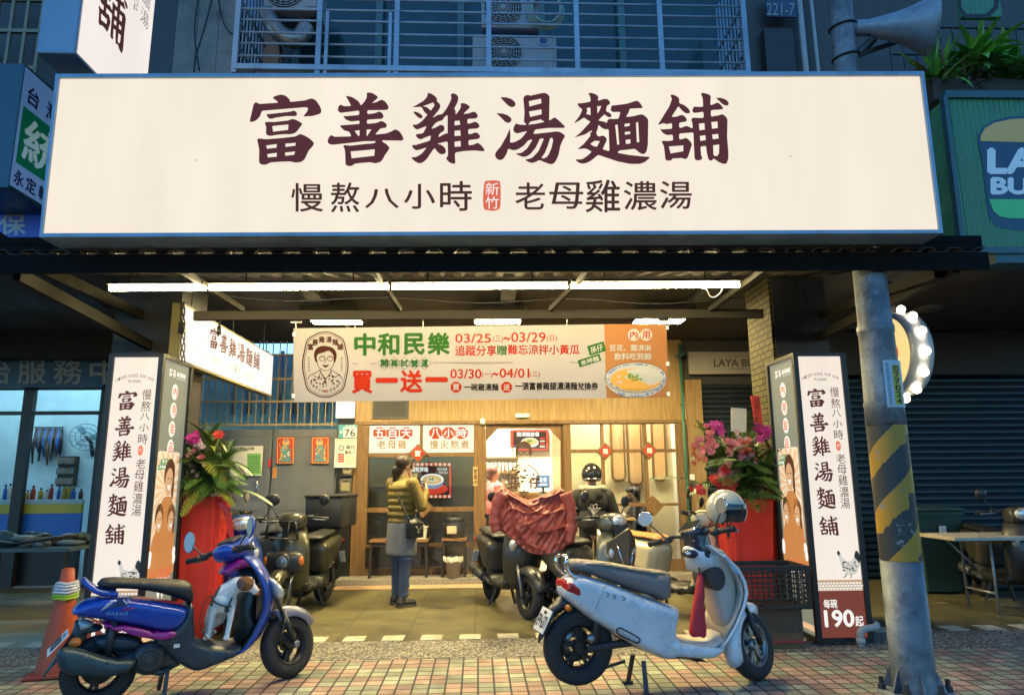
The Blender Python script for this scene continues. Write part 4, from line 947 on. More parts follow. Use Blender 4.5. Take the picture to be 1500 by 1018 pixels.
# ------------------------------------------------------------------ brush characters (outlines first, then holes), 1018 units, y down
BR={
'富':[[(50,410),(100,190),(130,170),(165,195),(400,180),(390,160),(330,120),(365,95),(440,78),(500,95),(545,140),(550,170),(740,150),(790,130),(830,128),(870,150),(925,230),(940,290),(915,320),(820,345),(710,350),(760,290),(775,245),(740,235),(200,280),(180,345),(130,400),(70,420)],
 [(255,320),(280,320),(555,290),(595,275),(625,290),(640,325),(620,345),(500,345),(370,365),(310,382),(275,365)],
 [(235,425),(260,415),(350,418),(530,398),(570,380),(610,385),(670,415),(705,440),(660,500),(620,550),(560,570),(480,568),(370,578),(320,590),(270,585),(250,560),(255,480)],[(330,468),(530,448),(525,515),(340,537)],
 [(140,630),(170,620),(260,630),(450,615),(620,595),(670,565),(710,575),(790,620),(848,675),(835,710),(780,770),(730,880),(690,910),(620,920),(550,905),(440,908),(300,918),(270,940),(220,948),(175,935),(165,900),(168,760),(155,690)],
 [(255,708),(385,690),(382,735),(265,747)],[(490,685),(620,675),(615,710),(495,725)],[(268,815),(385,798),(385,845),(275,855)],[(487,795),(612,782),(600,822),(492,835)]],
'善':[[(265,92),(340,105),(400,140),(435,170),(455,215),(500,165),(530,110),(525,55),(570,50),(620,70),(665,105),(660,125),(590,185),(650,170),(710,138),(760,165),(800,230),(790,265),(740,270),(535,272),(535,320),(640,305),(680,285),(715,300),(740,345),(720,378),(640,382),(530,390),(530,440),(650,428),(705,402),(750,420),(780,455),(765,490),(700,495),(630,572),(760,560),(830,535),(880,505),(930,530),(965,580),(985,630),(965,648),(720,645),(720,660),(770,690),(812,735),(790,775),(750,830),(720,890),(690,915),(630,930),(575,915),(450,925),(375,935),(350,960),(300,965),(265,945),(262,800),(255,750),(235,715),(255,702),(330,710),(500,690),(620,680),(645,655),(500,655),(330,675),(100,700),(55,685),(42,655),(60,605),(90,575),(125,600),(340,595),(310,535),(255,525),(215,490),(195,455),(215,458),(440,440),(440,400),(330,412),(265,385),(235,340),(260,345),(435,330),(435,275),(300,293),(200,305),(170,275),(175,230),(205,198),(240,220),(335,220),(320,185),(290,130)],
 [(330,782),(628,755),(620,835),(342,866)],[(378,527),(440,520),(437,585),(425,592)],[(527,512),(585,508),(540,580),(527,592)]],
'雞':[[(62,235),(120,205),(210,150),(255,95),(250,58),(290,60),(340,90),(375,130),(365,160),(395,180),(415,215),(395,265),(350,320),(312,365),(390,322),(432,322),(480,260),(520,190),(548,120),(535,75),(565,58),(610,75),(635,115),(620,180),(580,250),(600,280),(595,330),(650,260),(665,220),(655,185),(700,182),(745,200),(778,232),(690,318),(760,308),(820,285),(855,305),(875,345),(850,372),(742,378),(742,438),(790,430),(835,410),(875,430),(895,470),(870,495),(750,505),(755,570),(800,560),(845,540),(885,565),(902,600),(880,625),(755,640),(757,705),(820,695),(870,670),(920,710),(957,765),(935,778),(830,768),(700,775),(590,795),(590,850),(597,925),(570,935),(520,915),(478,870),(505,830),(500,655),(370,685),(430,700),(475,745),(480,790),(455,815),(410,815),(370,780),(340,735),(300,790),(240,880),(190,920),(150,928),(95,900),(48,852),(110,850),(180,810),(245,730),(170,755),(115,768),(75,740),(60,700),(110,700),(285,645),(297,582),(230,605),(165,635),(125,610),(105,568),(200,555),(245,465),(180,490),(125,512),(85,485),(68,445),(120,450),(180,410),(255,325),(215,295),(180,228)],
 [(200,220),(325,175),(340,210),(295,275),(250,235)],[(455,360),(500,325),(500,560),(480,555),(385,605),(400,560),(450,530),(465,500),(455,460),(415,448),(360,480),(298,503),(340,440),(380,410),(440,395)],[(585,405),(645,398),(655,450),(585,458)],[(585,525),(655,518),(660,585),(585,590)],[(585,660),(660,650),(660,718),(585,722)],
 [(72,285),(120,290),(170,315),(195,345),(190,370),(160,372),(120,345)]],
'湯':[[(110,110),(190,112),(255,135),(300,180),(300,215),(260,237),(215,220),(160,165)],[(60,307),(140,312),(200,330),(250,370),(250,405),(215,432),(170,415),(120,360)],
 [(230,495),(237,600),(230,672),(290,665),(370,620),(445,528),(370,545),(315,560),(275,535),(272,495),(288,455),(310,432),(345,450),(430,452),(430,440),(402,420),(410,300),(395,120),(410,95),(450,80),(480,92),(610,62),(660,55),(700,75),(718,105),(712,400),(740,385),(780,355),(840,405),(910,475),(895,490),(700,490),(540,510),(517,565),(700,545),(800,532),(850,540),(912,585),(880,640),(850,710),(830,820),(800,890),(770,930),(730,940),(660,915),(590,885),(550,910),(500,925),(460,912),(412,882),(500,862),(580,780),(650,620),(600,620),(550,730),(480,815),(430,845),(390,848),(340,830),(295,803),(370,800),(440,745),(510,632),(460,640),(400,710),(330,755),(280,768),(235,755),(210,745),(190,810),(150,875),(105,890),(65,870),(45,825),(60,785),(120,715),(190,590)],
 [(463,160),(612,128),(618,185),(470,225)],[(465,288),(618,260),(620,320),(480,355)],[(455,448),(485,412),(610,385),(655,415),(540,440)],[(725,615),(750,610),(762,640),(740,740),(700,830),(660,865),(612,865),(660,800),(700,700)]],
'麵':[[(205,55),(260,58),(310,80),(332,105),(320,155),(400,130),(440,130),(470,165),(475,190),(455,205),(435,215),(420,285),(465,300),(495,335),(480,360),(440,355),(405,320),(325,400),(390,410),(440,430),(435,400),(465,375),(500,380),(575,378),(600,292),(500,294),(478,270),(490,210),(530,210),(680,190),(800,150),(840,180),(872,235),(860,245),(710,252),(705,290),(665,355),(760,345),(830,325),(870,322),(910,350),(940,385),(935,700),(920,780),(890,818),(850,810),(810,780),(780,750),(580,772),(565,800),(700,825),(830,840),(965,850),(940,880),(890,920),(830,938),(720,938),(560,905),(430,860),(325,825),(250,890),(190,925),(130,935),(85,920),(42,882),(130,880),(190,840),(250,785),(175,745),(70,755),(150,690),(235,585),(225,548),(255,540),(245,522),(170,570),(35,610),(110,550),(235,410),(195,395),(155,360),(90,405),(28,435),(100,340),(135,260),(90,230),(70,185),(120,185),(235,165),(230,110)],
 [(185,245),(230,237),(235,330),(180,318),(195,280)],[(315,222),(365,220),(335,290),(318,310)],[(230,690),(285,650),(348,655),(310,725),(270,715)],[(330,450),(370,490),(410,510),(455,505),(465,780),(380,755),(435,640),(425,610),(385,582),(330,600),(300,555),(320,510)],[(535,455),(565,450),(585,695),(560,700)],[(650,442),(712,432),(712,465),(650,475)],[(652,542),(718,535),(718,565),(655,575)],[(662,640),(720,632),(722,682),(668,690)],[(790,425),(815,420),(830,665),(800,670)]],
'舖':[[(750,115),(820,118),(880,140),(912,180),(905,210),(870,215),(830,195)],
 [(35,455),(100,350),(180,220),(212,130),(190,90),(210,75),(260,90),(302,125),(300,185),(360,205),(415,250),(437,290),(425,310),(380,310),(340,280),(290,220),(205,355),(270,350),(335,325),(375,350),(397,390),(385,412),(300,425),(300,490),(345,482),(385,462),(430,480),(465,500),(462,430),(445,380),(470,362),(600,368),(600,290),(530,300),(475,305),(458,275),(480,225),(510,228),(595,230),(590,130),(565,55),(620,60),(665,75),(690,95),(682,210),(730,195),(770,172),(810,200),(847,250),(820,262),(690,270),(690,350),(780,335),(835,318),(870,345),(895,380),(890,600),(905,780),(905,870),(885,930),(850,937),(790,915),(735,875),(720,870),(705,892),(685,895),(660,880),(640,800),(630,712),(562,720),(570,830),(587,860),(570,885),(530,895),(490,880),(480,700),(475,545),(420,550),(300,560),(300,632),(350,625),(380,610),(420,635),(460,690),(440,750),(415,830),(400,865),(370,878),(340,862),(215,868),(205,890),(165,897),(130,885),(120,780),(110,710),(82,660),(100,648),(150,652),(225,645),(220,572),(150,580),(100,555),(62,500),(90,508),(212,500),(212,430),(140,445),(110,430)],
 [(172,720),(350,707),(350,778),(195,805)],[(543,437),(610,430),(615,510),(550,520)],[(695,418),(770,410),(775,490),(705,500)],[(555,590),(622,580),(628,640),(560,650)],[(705,572),(780,565),(785,620),(715,630)],[(718,705),(792,695),(790,800),(770,835),(740,838),(722,820)]],
}
_BF={}
def corner_round(lp):
    n=len(lp);out=[]
    for i in range(n):
        p,q,r=V(lp[i-1]),V(lp[i]),V(lp[(i+1)%n]);a=(p-q);c=(r-q)
        d=min(12,a.length*.3,c.length*.3)
        out+=[tuple(q+a.normalized()*d),tuple(q+c.normalized()*d)]
    return out
def brush(b,ch,rect,pos,mi=0):
    """one brush character filling rect (x0, y0, x1, y1)"""
    if ch not in _BF:_BF[ch]=fill_polys([corner_round(l)if len(l)>6 else l for l in BR[ch]])
    vs,fs=_BF[ch];xs_=[v[0]for v in vs];ys_=[v[1]for v in vs];a,c,d,e=min(xs_),max(xs_),min(ys_),max(ys_)
    x0,y0,x1,y1=rect
    b.add([pos(x0+(v[0]-a)/(c-a)*(x1-x0),y0+(v[1]-d)/(e-d)*(y1-y0))for v in vs],fs,mi)
NAME='富善雞湯麵舖'
brown_film=mat('film_brown',(0.04,0.014,0.015),0.8,emit=(0.105,0.03,0.034),es=0.8,spec=0.1)
dark_film=mat('film_dark',(0.06,0.03,0.025),0.8,emit=(0.07,0.024,0.014),es=0.8,spec=0.1)
seal_film=mat('film_seal',(0.6,0.1,0.05),0.7,emit=(0.75,0.14,0.07),es=0.8,spec=0.1)
face_lit=lit('sign_face',(1.0,0.865,0.70),0.92,0.05)
box_lit2=lit('light_box_face',(1.0,0.88,0.76),0.9,0.04)
white_film=lit('film_white',(1.0,0.95,0.88),0.9)

# ------------------------------------------------------------------ the big sign
YS=4.25
cs=[P(60,349,YS),P(1379,343,YS),P(1351,107,YS),P(84,111,YS)]
T=At('main_sign','huge lit cream shop sign with six brown brush characters over the arcade','sign',(0.1,YS,cs[0].z))
D=V((0,0.2,0))
ins=[P(64,343.5,YS),P(1374,338,YS),P(1347,112.5,YS),P(88.5,116,YS)]
b=MB()
for i in range(4):
    j=(i+1)%4;f_=V((0,-0.02,0))
    b.add([cs[i]+f_,cs[j]+f_,ins[j]+f_,ins[i]+f_,cs[i]+D,cs[j]+D,ins[j]+D,ins[i]+D],[(0,1,2,3),(4,5,1,0),(3,2,6,7),(7,6,5,4)])
T.part(b,'frame',steel_blue)
b=MB();b.add(ins+[q+D*0.98 for q in ins],[(0,1,2,3),(7,6,5,4)]);fc=T.part(b,'face',[face_lit])
b=MB();sp=lambda x,y:P(x,y,YS-0.004)
for k,ch in enumerate(NAME):
    x0_=(360,475,597,720,838,960)[k]
    lp=BR[ch];xs_=[p[0]for l in lp for p in l];ys_=[p[1]for l in lp for p in l];u=120/1018
    brush(b,ch,(x0_+min(xs_)*u,130+min(ys_)*u,x0_+max(xs_)*u,130+max(ys_)*u),sp)
T.sub(b,'title',brown_film,fc)
b=MB()
for ch,r in(('慢',(427,269,473,310)),('熬',(485,268,526,311)),('八',(535,277,584,305)),('小',(592,270,637,306)),('時',(645,266,691,309))):b.text(ch,r,sp,0,0.012)
T.sub(b,'motto',dark_film,fc)
b=MB()
for ch,r in(('老',(755,268,798,307)),('母',(805,268,854,306)),('雞',(858,264,908,311)),('濃',(914,266,962,308)),('湯',(967,266,1013,306))):b.text(ch,r,sp,0,0.012)
T.sub(b,'motto',dark_film,fc)
b=MB();ol=smooth_poly([(709,270),(715,265),(729,265),(733,270),(733,302),(728,308),(722,309),(714,308),(708,303)],3);b.fill([ol],sp,0)
b.text('新',(711,268,731,286),lambda x,y:P(x,y,YS-0.007),1,0.0);b.text('竹',(711,288,731,306),lambda x,y:P(x,y,YS-0.007),1,0.0)
T.sub(b,'red_seal',[seal_film,white_film],fc)
b=MB()
for(x,y)in((288,235),(1158,229)):b.disc((x,y),2,1.4,sp,0,8)
T.sub(b,'stain',mat('stain',(0.35,0.3,0.24),0.7,emit=(0.6,0.52,0.42),es=0.8),fc)
b=MB()
for x in(-2.2,-0.9,0.4,1.7,2.6):b.bar((x,4.46,cs[0].z+0.25),(x,4.62,2.86),0.04);b.bar((x,4.47,3.9),(x,6.35,4.0),0.04)
T.part(b,'bracket',dark_steel)

# ------------------------------------------------------------------ the two light boxes on the columns
olive=lit('box_olive',(0.30,0.31,0.235),0.75,0.06);ad=[white_film,seal_film,lit('ad_orange',(1.0,0.62,0.33),0.8),lit('ad_cream',(1.0,0.82,0.6),0.85),lit('ad_skin',(0.95,0.55,0.28),0.7),lit('ad_hair',(0.2,0.08,0.04),0.5),lit('ad_shirt',(0.8,0.33,0.1),0.7),lit('ad_green',(0.12,0.4,0.1),0.7),lit('ad_text',(0.85,0.2,0.08),0.8)]
base_brown=lit('base_brown',(0.24,0.065,0.045),0.75);band_tan=lit('band_tan',(0.62,0.42,0.25),0.8)
hen_w=lit('hen_white',(0.85,0.8,0.72),0.75);hen_k=mat('hen_dark',(0.05,0.045,0.04),0.5)
def front_print(b,st,b2):
    k=[(.123,.193),(.212,.285),(.299,.372),(.392,.464),(.483,.56),(.585,.655)]
    for ch,(t0,t1)in zip(NAME,k):brush(b,ch,(.17,t0,.58,t1),st,0)
    for ch,(t0,t1)in zip('慢熬八小時老母雞濃湯',((.118,.155),(.16,.197),(.202,.228),(.24,.268),(.277,.312),(.364,.398),(.403,.437),(.44,.478),(.482,.52),(.522,.56))):b.text(ch,(.68,t0,.88,t1),st,1,0.0)
    b.disc((.75,.335),.055,.018,st,2,14);b.text('新竹',(.715,.327,.785,.343),lambda x,y:st(x,y,2),3)
    s='CHICKEN NOODLE SOUP SHOP'
    for i,ch in enumerate(s):
        if ch==' ':continue
        x=.09+.8*(i/(len(s)-1));y=.062+.055*(2*(x-.5))**2*.5;b.text(ch,(x-.013,y,x+.014,y+.011),st,1)
    b.text('FU SHAN',(.36,.083,.62,.094),st,1)
    # hen
    body=smooth_poly([(.50,.715),(.54,.708),(.58,.714),(.61,.73),(.68,.742),(.78,.742),(.85,.73),(.89,.708),(.95,.71),(.99,.728),(.97,.752),(.92,.772),(.84,.788),(.72,.791),(.63,.78),(.57,.758),(.54,.735)],3)
    b.fill([body],st,4);s2=lambda x,y:st(x,y,2)
    b.fill([smooth_poly([(.50,.712),(.53,.706),(.56,.713),(.55,.722),(.51,.72)],3)],s2,5);b.fill([smooth_poly([(.86,.728),(.90,.708),(.95,.712),(.98,.728),(.96,.75),(.91,.74)],3)],s2,5)
    for i in range(34):
        x=rnd.uniform(.6,.9);y=rnd.uniform(.744,.778);b.disc((x,y),rnd.uniform(.012,.03),rnd.uniform(.001,.0025),s2,5,6)
    for(xa,xb_)in((.66,.62),(.74,.76)):
        b.fill([[(xa,.782),(xa+.02,.782),(xb_+.015,.797),(xb_-.05,.8),(xb_,.795)]],st,5)
    b=b2;b.poly([st(0,.84),st(1,.84),st(1,.806),st(0,.806)],6)
    for i in range(14):
        for j in range(3):b.poly([s2((i+.12+.5*(j%2))/14.6,.814+j*.009+.006),s2((i+.88+.5*(j%2))/14.6,.814+j*.009+.006),s2((i+.88+.5*(j%2))/14.6,.814+j*.009),s2((i+.12+.5*(j%2))/14.6,.814+j*.009)],3)
    b.poly([st(0,1),st(1,1),st(1,.842),st(0,.842)],7)
    b.text('每碗',(.12,.871,.40,.90),s2,3,0.03);b.text('190',(.12,.908,.72,.962),s2,3,0.04);b.text('起',(.75,.928,.92,.962),s2,3,0.03)
def side_print(b,st):
    W_=.6;Hh=2.4
    s2=lambda x,y:st(x,y,2);s3=lambda x,y:st(x,y,3);s4=lambda x,y:st(x,y,4)
    for ch,x in(('富',.22),('善',.36)):brush(b,ch,(x,.03,x+.13,.06),st,0)
    b.text('雞湯麵舖',(.52,.035,.86,.052),st,0,0.03);b.text('CHICKEN SOUP',(.52,.056,.86,.062),st,0)
    for i,ch in enumerate('內用甜品'):
        y=.113+.069*i;b.disc((.5,y),.072/W_,.072/Hh,st,0,24);b.disc((.5,y),.075/W_,.075/Hh,lambda x,y:st(x,y,.5),7,24);b.text(ch,(.42,y-.018,.58,y+.018),s2,1,0.02)
    ol_=[(.08,.34),(.14,.335),(.82,.335),(.88,.34),(.88,.69),(.08,.69)]
    b.fill([ol_],st,3)
    for i in range(18):
        a0=i*20*math.pi/180;a1=a0+10*math.pi/180;c=(.48,.47)
        q=[]
        for a_ in(a0,a1):
            dx,dy=math.cos(a_),math.sin(a_);k=9
            if dx>1e-6:k=min(k,(.87-c[0])/dx)
            if dx<-1e-6:k=min(k,(.09-c[0])/dx)
            dyy=dy*.25
            if dyy>1e-6:k=min(k,(.685-c[1])/dyy)
            if dyy<-1e-6:k=min(k,(.34-c[1])/dyy)
            q.append((c[0]+dx*k,c[1]+dyy*k))
        b.poly([s2(*c),s2(*q[0]),s2(*q[1])],2)
    def fig(cx_,cy_,sc,hair_long):
        b.fill([smooth_poly([(cx_-.30*sc,cy_+.22*sc),(cx_-.2*sc,cy_+.075*sc),(cx_,cy_+.05*sc),(cx_+.2*sc,cy_+.075*sc),(cx_+.30*sc,cy_+.22*sc)],3)],s3,6)
        b.disc((cx_+.01*sc,cy_-.02*sc),.17*sc,.05*sc,s3,5,20);b.disc((cx_,cy_+.004*sc),.125*sc,.044*sc,s4,4,20)
        s5=lambda x,y:st(x,y,5);b.fill([[(cx_-.06*sc,cy_+.014*sc),(cx_+.06*sc,cy_+.014*sc),(cx_+.03*sc,cy_+.03*sc),(cx_-.03*sc,cy_+.03*sc)]],s5,0)
        for e in(-.05,.05):b.disc((cx_+e*sc,cy_-.006*sc),.028*sc,.0022*sc,s5,5,8)
        if hair_long:b.disc((cx_+.13*sc,cy_+.02*sc),.04*sc,.04*sc,s4,5,12)
    fig(.52,.44,1.15,True);fig(.27,.58,.85,False);fig(.70,.585,.85,True)
    for(x,y)in((.06,.70),(.90,.70),(.05,.72),(.92,.725)):b.disc((x,y),.06,.02,s4,0,12)
    for ch,x in(('吃',.14),('到',.40),('飽',.64)):b.text(ch,(x,.745,x+.22,.80),s2,0,0.06);b.text(ch,(x+.01,.748,x+.21,.797),s3,8,0.03)
    b.fill([[(.16,.365),(.42,.36),(.42,.378),(.16,.383)]],s3,7);b.text('孫仔',(.19,.3655,.39,.3775),s4,0,0.02);b.fill([[(.10,.385),(.36,.38),(.36,.398),(.10,.403)]],s3,7);b.text('來呷麵',(.12,.3855,.34,.3975),s4,0,0.02)
    for x in(.42,.56):b.fill([[(x,.83),(x+.06,.815),(x+.12,.83),(x+.06,.86)]],s2,0)
    b.poly([st(0,.985),st(1,.985),st(1,.965),st(0,.965)],2)
def light_box(label,xin,xout,zt,zb):
    sg=1 if xin>0 else-1;y0,y1=5.95,6.53
    t=At('light_box',label,'light box',((xin+xout)/2,(y0+y1)/2,zb-0.025))
    l,r=min(xin,xout),max(xin,xout);e=0.028
    b=MB()
    for x in(l,r):
        for y in(y0,y1):b.box((x,y,(zt+zb)/2),(e*1.6,e*1.6,zt-zb+2*e),bev=0.004)
    for z in(zt+e*.5,zb-e*.5):
        for y in(y0,y1):b.box(((l+r)/2,y,z),(r-l-e*1.6,e*1.58,e*1.2))
        for x in(l,r):b.box((x,(y0+y1)/2,z),(e*1.58,y1-y0-e*1.6,e*1.2))
    b.box(((l+r)/2,(y0+y1)/2,zt+0.003),(r-l-0.02,y1-y0-0.02,0.006));b.box((xout,(y0+y1)/2,(zt+zb)/2),(0.01,y1-y0,zt-zb-0.02))
    t.part(b,'frame',black_frame)
    st=lambda s,q,k=1:V((l+e*.5+s*(r-l-e),y0-.003*k,zt-q*(zt-zb)))
    b=MB();b.poly([st(0,1,0),st(1,1,0),st(1,0,0),st(0,0,0)]);f1=t.part(b,'front_panel',box_lit2)
    b=MB();b2=MB();front_print(b,st,b2);fl_=[brown_film,dark_film,seal_film,white_film,hen_w,hen_k,band_tan,base_brown];t.sub(b,'lettering',fl_,f1);t.sub(b2,'price_panel',fl_,f1)
    sd=lambda s,q,k=1:V((xin-sg*.003*k,(y0+e+s*(y1-y0-2*e))if sg<0 else(y1-e-s*(y1-y0-2*e)),zt-q*(zt-zb)))
    b=MB();b.poly([sd(0,1,0),sd(1,1,0),sd(1,0,0),sd(0,0,0)]);f2=t.part(b,'side_panel',olive)
    b=MB();side_print(b,sd);t.sub(b,'advert',ad,f2)
    b=MB();b.box((xout-sg*.2,y1+.016,(zt+zb)/2),(.3,.04,zt-zb-.3));t.part(b,'bracket',dark_steel)
light_box('tall lit box sign on the left column behind the blue scooter',-2.785,-3.205,2.43,0.05)
light_box('tall lit box sign by the utility pole, price 190 on its brown base',2.765,3.2,2.425,0.05)

# ------------------------------------------------------------------ sign hung along the left column, facing the arcade
XH=-2.79;ya,yb_=6.32,9.05
zt_,zb2=PX(265,444,XH).z,PX(258,524,XH).z
T=At('hanging_sign','long white lit sign hung edge on inside the left column','sign',(XH,(ya+yb_)/2,zb2))
hs=lambda y,q,k=1:V((XH+.003*k,y,zt_-q*(zt_-zb2)))
b=MB();b.box((XH-.06,(ya+yb_)/2,(zt_+zb2)/2),(.1,yb_-ya+.03,zt_-zb2+.04));fr=T.part(b,'casing',mat('casing_olive',(0.2,0.17,0.07),0.4))
b=MB();b.poly([hs(ya,1,0)-V((.006,0,0)),hs(yb_,1,0)-V((.006,0,0)),hs(yb_,0,0)-V((.006,0,0)),hs(ya,0,0)-V((.006,0,0))]);fc=T.part(b,'face',lit('hang_face',(1.0,0.92,0.93),0.85,0.05))
b=MB()
for k,ch in enumerate(NAME):y=6.93+k*.265;brush(b,ch,(y,.12,y+.235,.54),hs,0)
for k,ch in enumerate('慢熬八小時'):b.text(ch,(7.03+k*.125,.66,7.03+k*.125+.095,.84),hs,1)
b.disc((7.70,.75),.02,.09,hs,2,12)
for k,ch in enumerate('老母雞濃湯'):b.text(ch,(7.77+k*.125,.66,7.77+k*.125+.095,.84),hs,1)
T.sub(b,'lettering',[dark_film,mat('film_grey',(0.25,0.22,0.21),0.5,emit=(0.3,0.27,0.26),es=.6),seal_film],fc)
b=MB()
for y in(6.6,7.7,8.8):b.bar((XH-.06,y,zt_+.02),(XH-.06,y,3.37),.012)
T.part(b,'hanger',dark_steel)
c_=At('cable','black cable with a plug dangling before the hung white sign','cable',P(322,452,5.8));b=MB();q=P(322,455,5.84);b.tube([q,P(322,470,5.84),P(321,478,5.84)],.006,6);b.tube([P(321,478,5.84),P(320.5,490,5.84)],[.016,.02],8);c_.part(b,'cord',black_frame)
c_=At('cable','looped black cables at the near end of the hung white sign','cable',P(268,470,6.1));b=MB()
for k in range(3):
    pts=[P(268+3*math.sin(i*1.3+k*2),442+i*11,6.25-.03*k)for i in range(9)];b.tube(smooth_poly([tuple(p)for p in pts],3,False),.006,5)
b.box(P(267,480,6.22),(.06,.05,.1),bev=.01);c_.part(b,'cord',black_frame)

# ------------------------------------------------------------------ banner
YN=5.84
def bp(x,y,k=1):return P(x,y,YN+0.010*math.sin(x*.021)+.008*math.sin(x*.05+y*.03)+.02*max(0,(445-x)/15)-.0022*k)
T=At('banner','wide printed cloth banner with dates hanging under the canopy beam','banner',(bp(705,588).x,YN,bp(705,588).z))
b=MB();nx,ny=60,10;vs=[]
for j in range(ny+1):
    for i in range(nx+1):
        u,v_=i/nx,j/ny;xt=430+u*546;y_t=481-u*7;y_b=589-u*7;xb2=430+u*550
        vs.append(bp(xt+(xb2-xt)*v_,y_t+(y_b-y_t)*v_,0))
fs_=[(j*(nx+1)+i,j*(nx+1)+i+1,(j+1)*(nx+1)+i+1,(j+1)*(nx+1)+i)for j in range(ny)for i in range(nx)]
mi_=[1 if(i/nx)>(883-430)/548 else 0 for j in range(ny)for i in range(nx)]
bb0=len(b.v);b.v+=[tuple(v)for v in vs]
for f,m_i in zip(fs_,mi_):b.f.append(f);b.m.append(m_i);b.sm.append(True)
cloth=T.part(b,'cloth',[mat('banner_cloth',(0.295,0.27,0.27),0.85,bump=0.05,spec=0.05),mat('banner_orange',(0.275,0.12,0.048),0.85,spec=0.05)])
bc=[mat('bn_green',(0.025,0.085,0.02),0.8,spec=0.03),mat('bn_red',(0.30,0.022,0.01),0.8,spec=0.03),mat('bn_brown',(0.045,0.015,0.01),0.8,spec=0.03),mat('bn_white',(0.34,0.335,0.33),0.8,spec=0.03),mat('bn_blue',(0.12,0.17,0.32),0.8,spec=0.03),mat('bn_broth',(0.45,0.25,0.06),0.8,spec=0.03),mat('bn_meat',(0.46,0.22,0.14),0.8,spec=0.03),mat('bn_onion',(0.09,0.2,0.03),0.8,spec=0.03),mat('bn_dark',(0.018,0.013,0.01),0.8,spec=0.03)]
b=MB();b2=lambda x,y:bp(x,y,2);b3=lambda x,y:bp(x,y,3)
# oval crest with the portrait
def oval(k):
    o=[]
    for i in range(48):
        a_=i/48*2*math.pi;rx,ry=33.5*k,47.5-33.5*(1-k);x=476.5+rx*math.copysign(abs(math.cos(a_))**.7,math.cos(a_));y=534+ry*math.copysign(abs(math.sin(a_))**.85,math.sin(a_));n=1+.02*math.cos(a_*8);o.append((476.5+(x-476.5)*n,534+(y-534)*n))
    return o
b.fill([oval(1),oval(.955)],bp,2);b.fill([oval(.91),oval(.89)],bp,2)
for i,ch in enumerate(NAME):
    a_=R(-150+i*24);cx_,cy_=476.5+25*math.cos(a_),519+22*math.sin(a_);b.text(ch,(cx_-4,cy_-4.5,cx_+4,cy_+4.5),bp,2,0.03)
b.fill([smooth_poly([(461,527),(460,518),(463,511),(470,507),(479,507),(488,510),(493,518),(492,528),(489,531),(488,520),(482,514),(475,516),(466,519),(464,524),(464,531)],3)],bp,2)
stroke([(464,526),(466,536),(471,541),(477,543),(483,541),(488,535),(490,526)],.8,bp,2,b)
for cx_ in(472,483.5):b.disc((cx_,525),4.6,4,bp,2,18,.82)
stroke([(469,524),(472,522.5),(475,524)],.7,bp,2,b);stroke([(481,524),(483.5,522.5),(487,524)],.7,bp,2,b);stroke([(477,525),(477,530),(475,531)],.6,bp,2,b);b.fill([smooth_poly([(472,534),(477,535),(482,534),(477,538.5)],3)],bp,2)
for pts in([(470,541),(462,546),(454,550),(451,556)],[(484,541),(492,546),(498,550),(502,556)],[(468,542),(477,554),(486,542)],[(477,554),(478,566)],[(458,549),(466,553),(470,543)],[(496,549),(488,553),(484,543)]):stroke(pts,.9,bp,2,b)
for k in range(30):
    x=rnd.uniform(456,498);y=rnd.uniform(549,567);b.disc((x,y),rnd.uniform(.9,2),rnd.uniform(.9,1.7),bp,2,6,None,rnd.random())
for i,ch in enumerate('慢熬八小時老母雞濃湯'):
    a_=R(150-i*13.3);cx_,cy_=476.5+24*math.cos(a_),549+24*math.sin(a_);b.text(ch,(cx_-1.9,cy_-2.2,cx_+1.9,cy_+2.2),bp,2)
b.disc((476.5,573),1,2.3,b2,1,8)
for x in(452.5,500.5):
    for i,ch in enumerate('創立於新竹'):b.text(ch,(x-1.3,523+i*4.4,x+1.5,526.5+i*4.4),bp,8)
for ch,r in(('中',(520,489,549,520)),('和',(554,489,584,520)),('民',(592,489,621,519)),('樂',(627,488,658,519))):b.text(ch,r,bp,0,0.045)
for i,ch in enumerate('開幕試營運'):
    cx_=563+i*14.7;b.fill([[(cx_,523),(cx_+10,532),(cx_,541),(cx_-10,532)],[(cx_,523.7),(cx_+9.2,532),(cx_,540.3),(cx_-9.2,532)]],b2,8);b.fill([[(cx_,523.7),(cx_+9.2,532),(cx_,540.3),(cx_-9.2,532)]],bp,3);b.text(ch,(cx_-5,527,cx_+5,537),b3,0,0.03)
for(xa,xb_,y)in((516,551,532.5),(634,847,531)):b.poly([bp(xa,y+.5),bp(xb_,y+.3),bp(xb_,y-.3),bp(xa,y-.1)],2)
for ch,r in(('買',(516,544,545,575)),('一',(551,555,582,559)),('送',(587,543,618,574)),('一',(624,554,655,558))):b.text(ch,r,bp,1,0.045)
for s,r,m_i,bo in(('03/25',(667,489,719,502),1,.012),('(三)',(722,492,737,502),1,0),('~',(738,494,747,498),1,.02),('03/29',(749,487,799,501),1,.012),('(日)',(801,491,816,501),1,0),('追蹤分享',(667,506,727,521),1,.02),('贈',(728,506,742,520),0,.02),('難忘涼拌小黃瓜',(744,505,849,519),1,.02),('03/30',(660,541,705,554),1,.02),('(一)',(706,545,721,554),1,0),('~',(722,546,730,550),1,.02),('04/01',(732,540,775,553),1,.02),('(三)',(776,544,791,553),1,0),('一碗雞湯麵',(680,562,730,572),8,.03),('一張富善雞腿濃湯麵兌換券',(755,560,876,571),8,.03)):b.text(s,r,bp,m_i,bo)
for(x,ch)in((668,'買'),(742,'送')):b.disc((x,567),8.5,8.5,bp,1,8,ph=R(22.5));b.text(ch,(x-4.5,562.5,x+4.5,571.5),b2,3,.02)
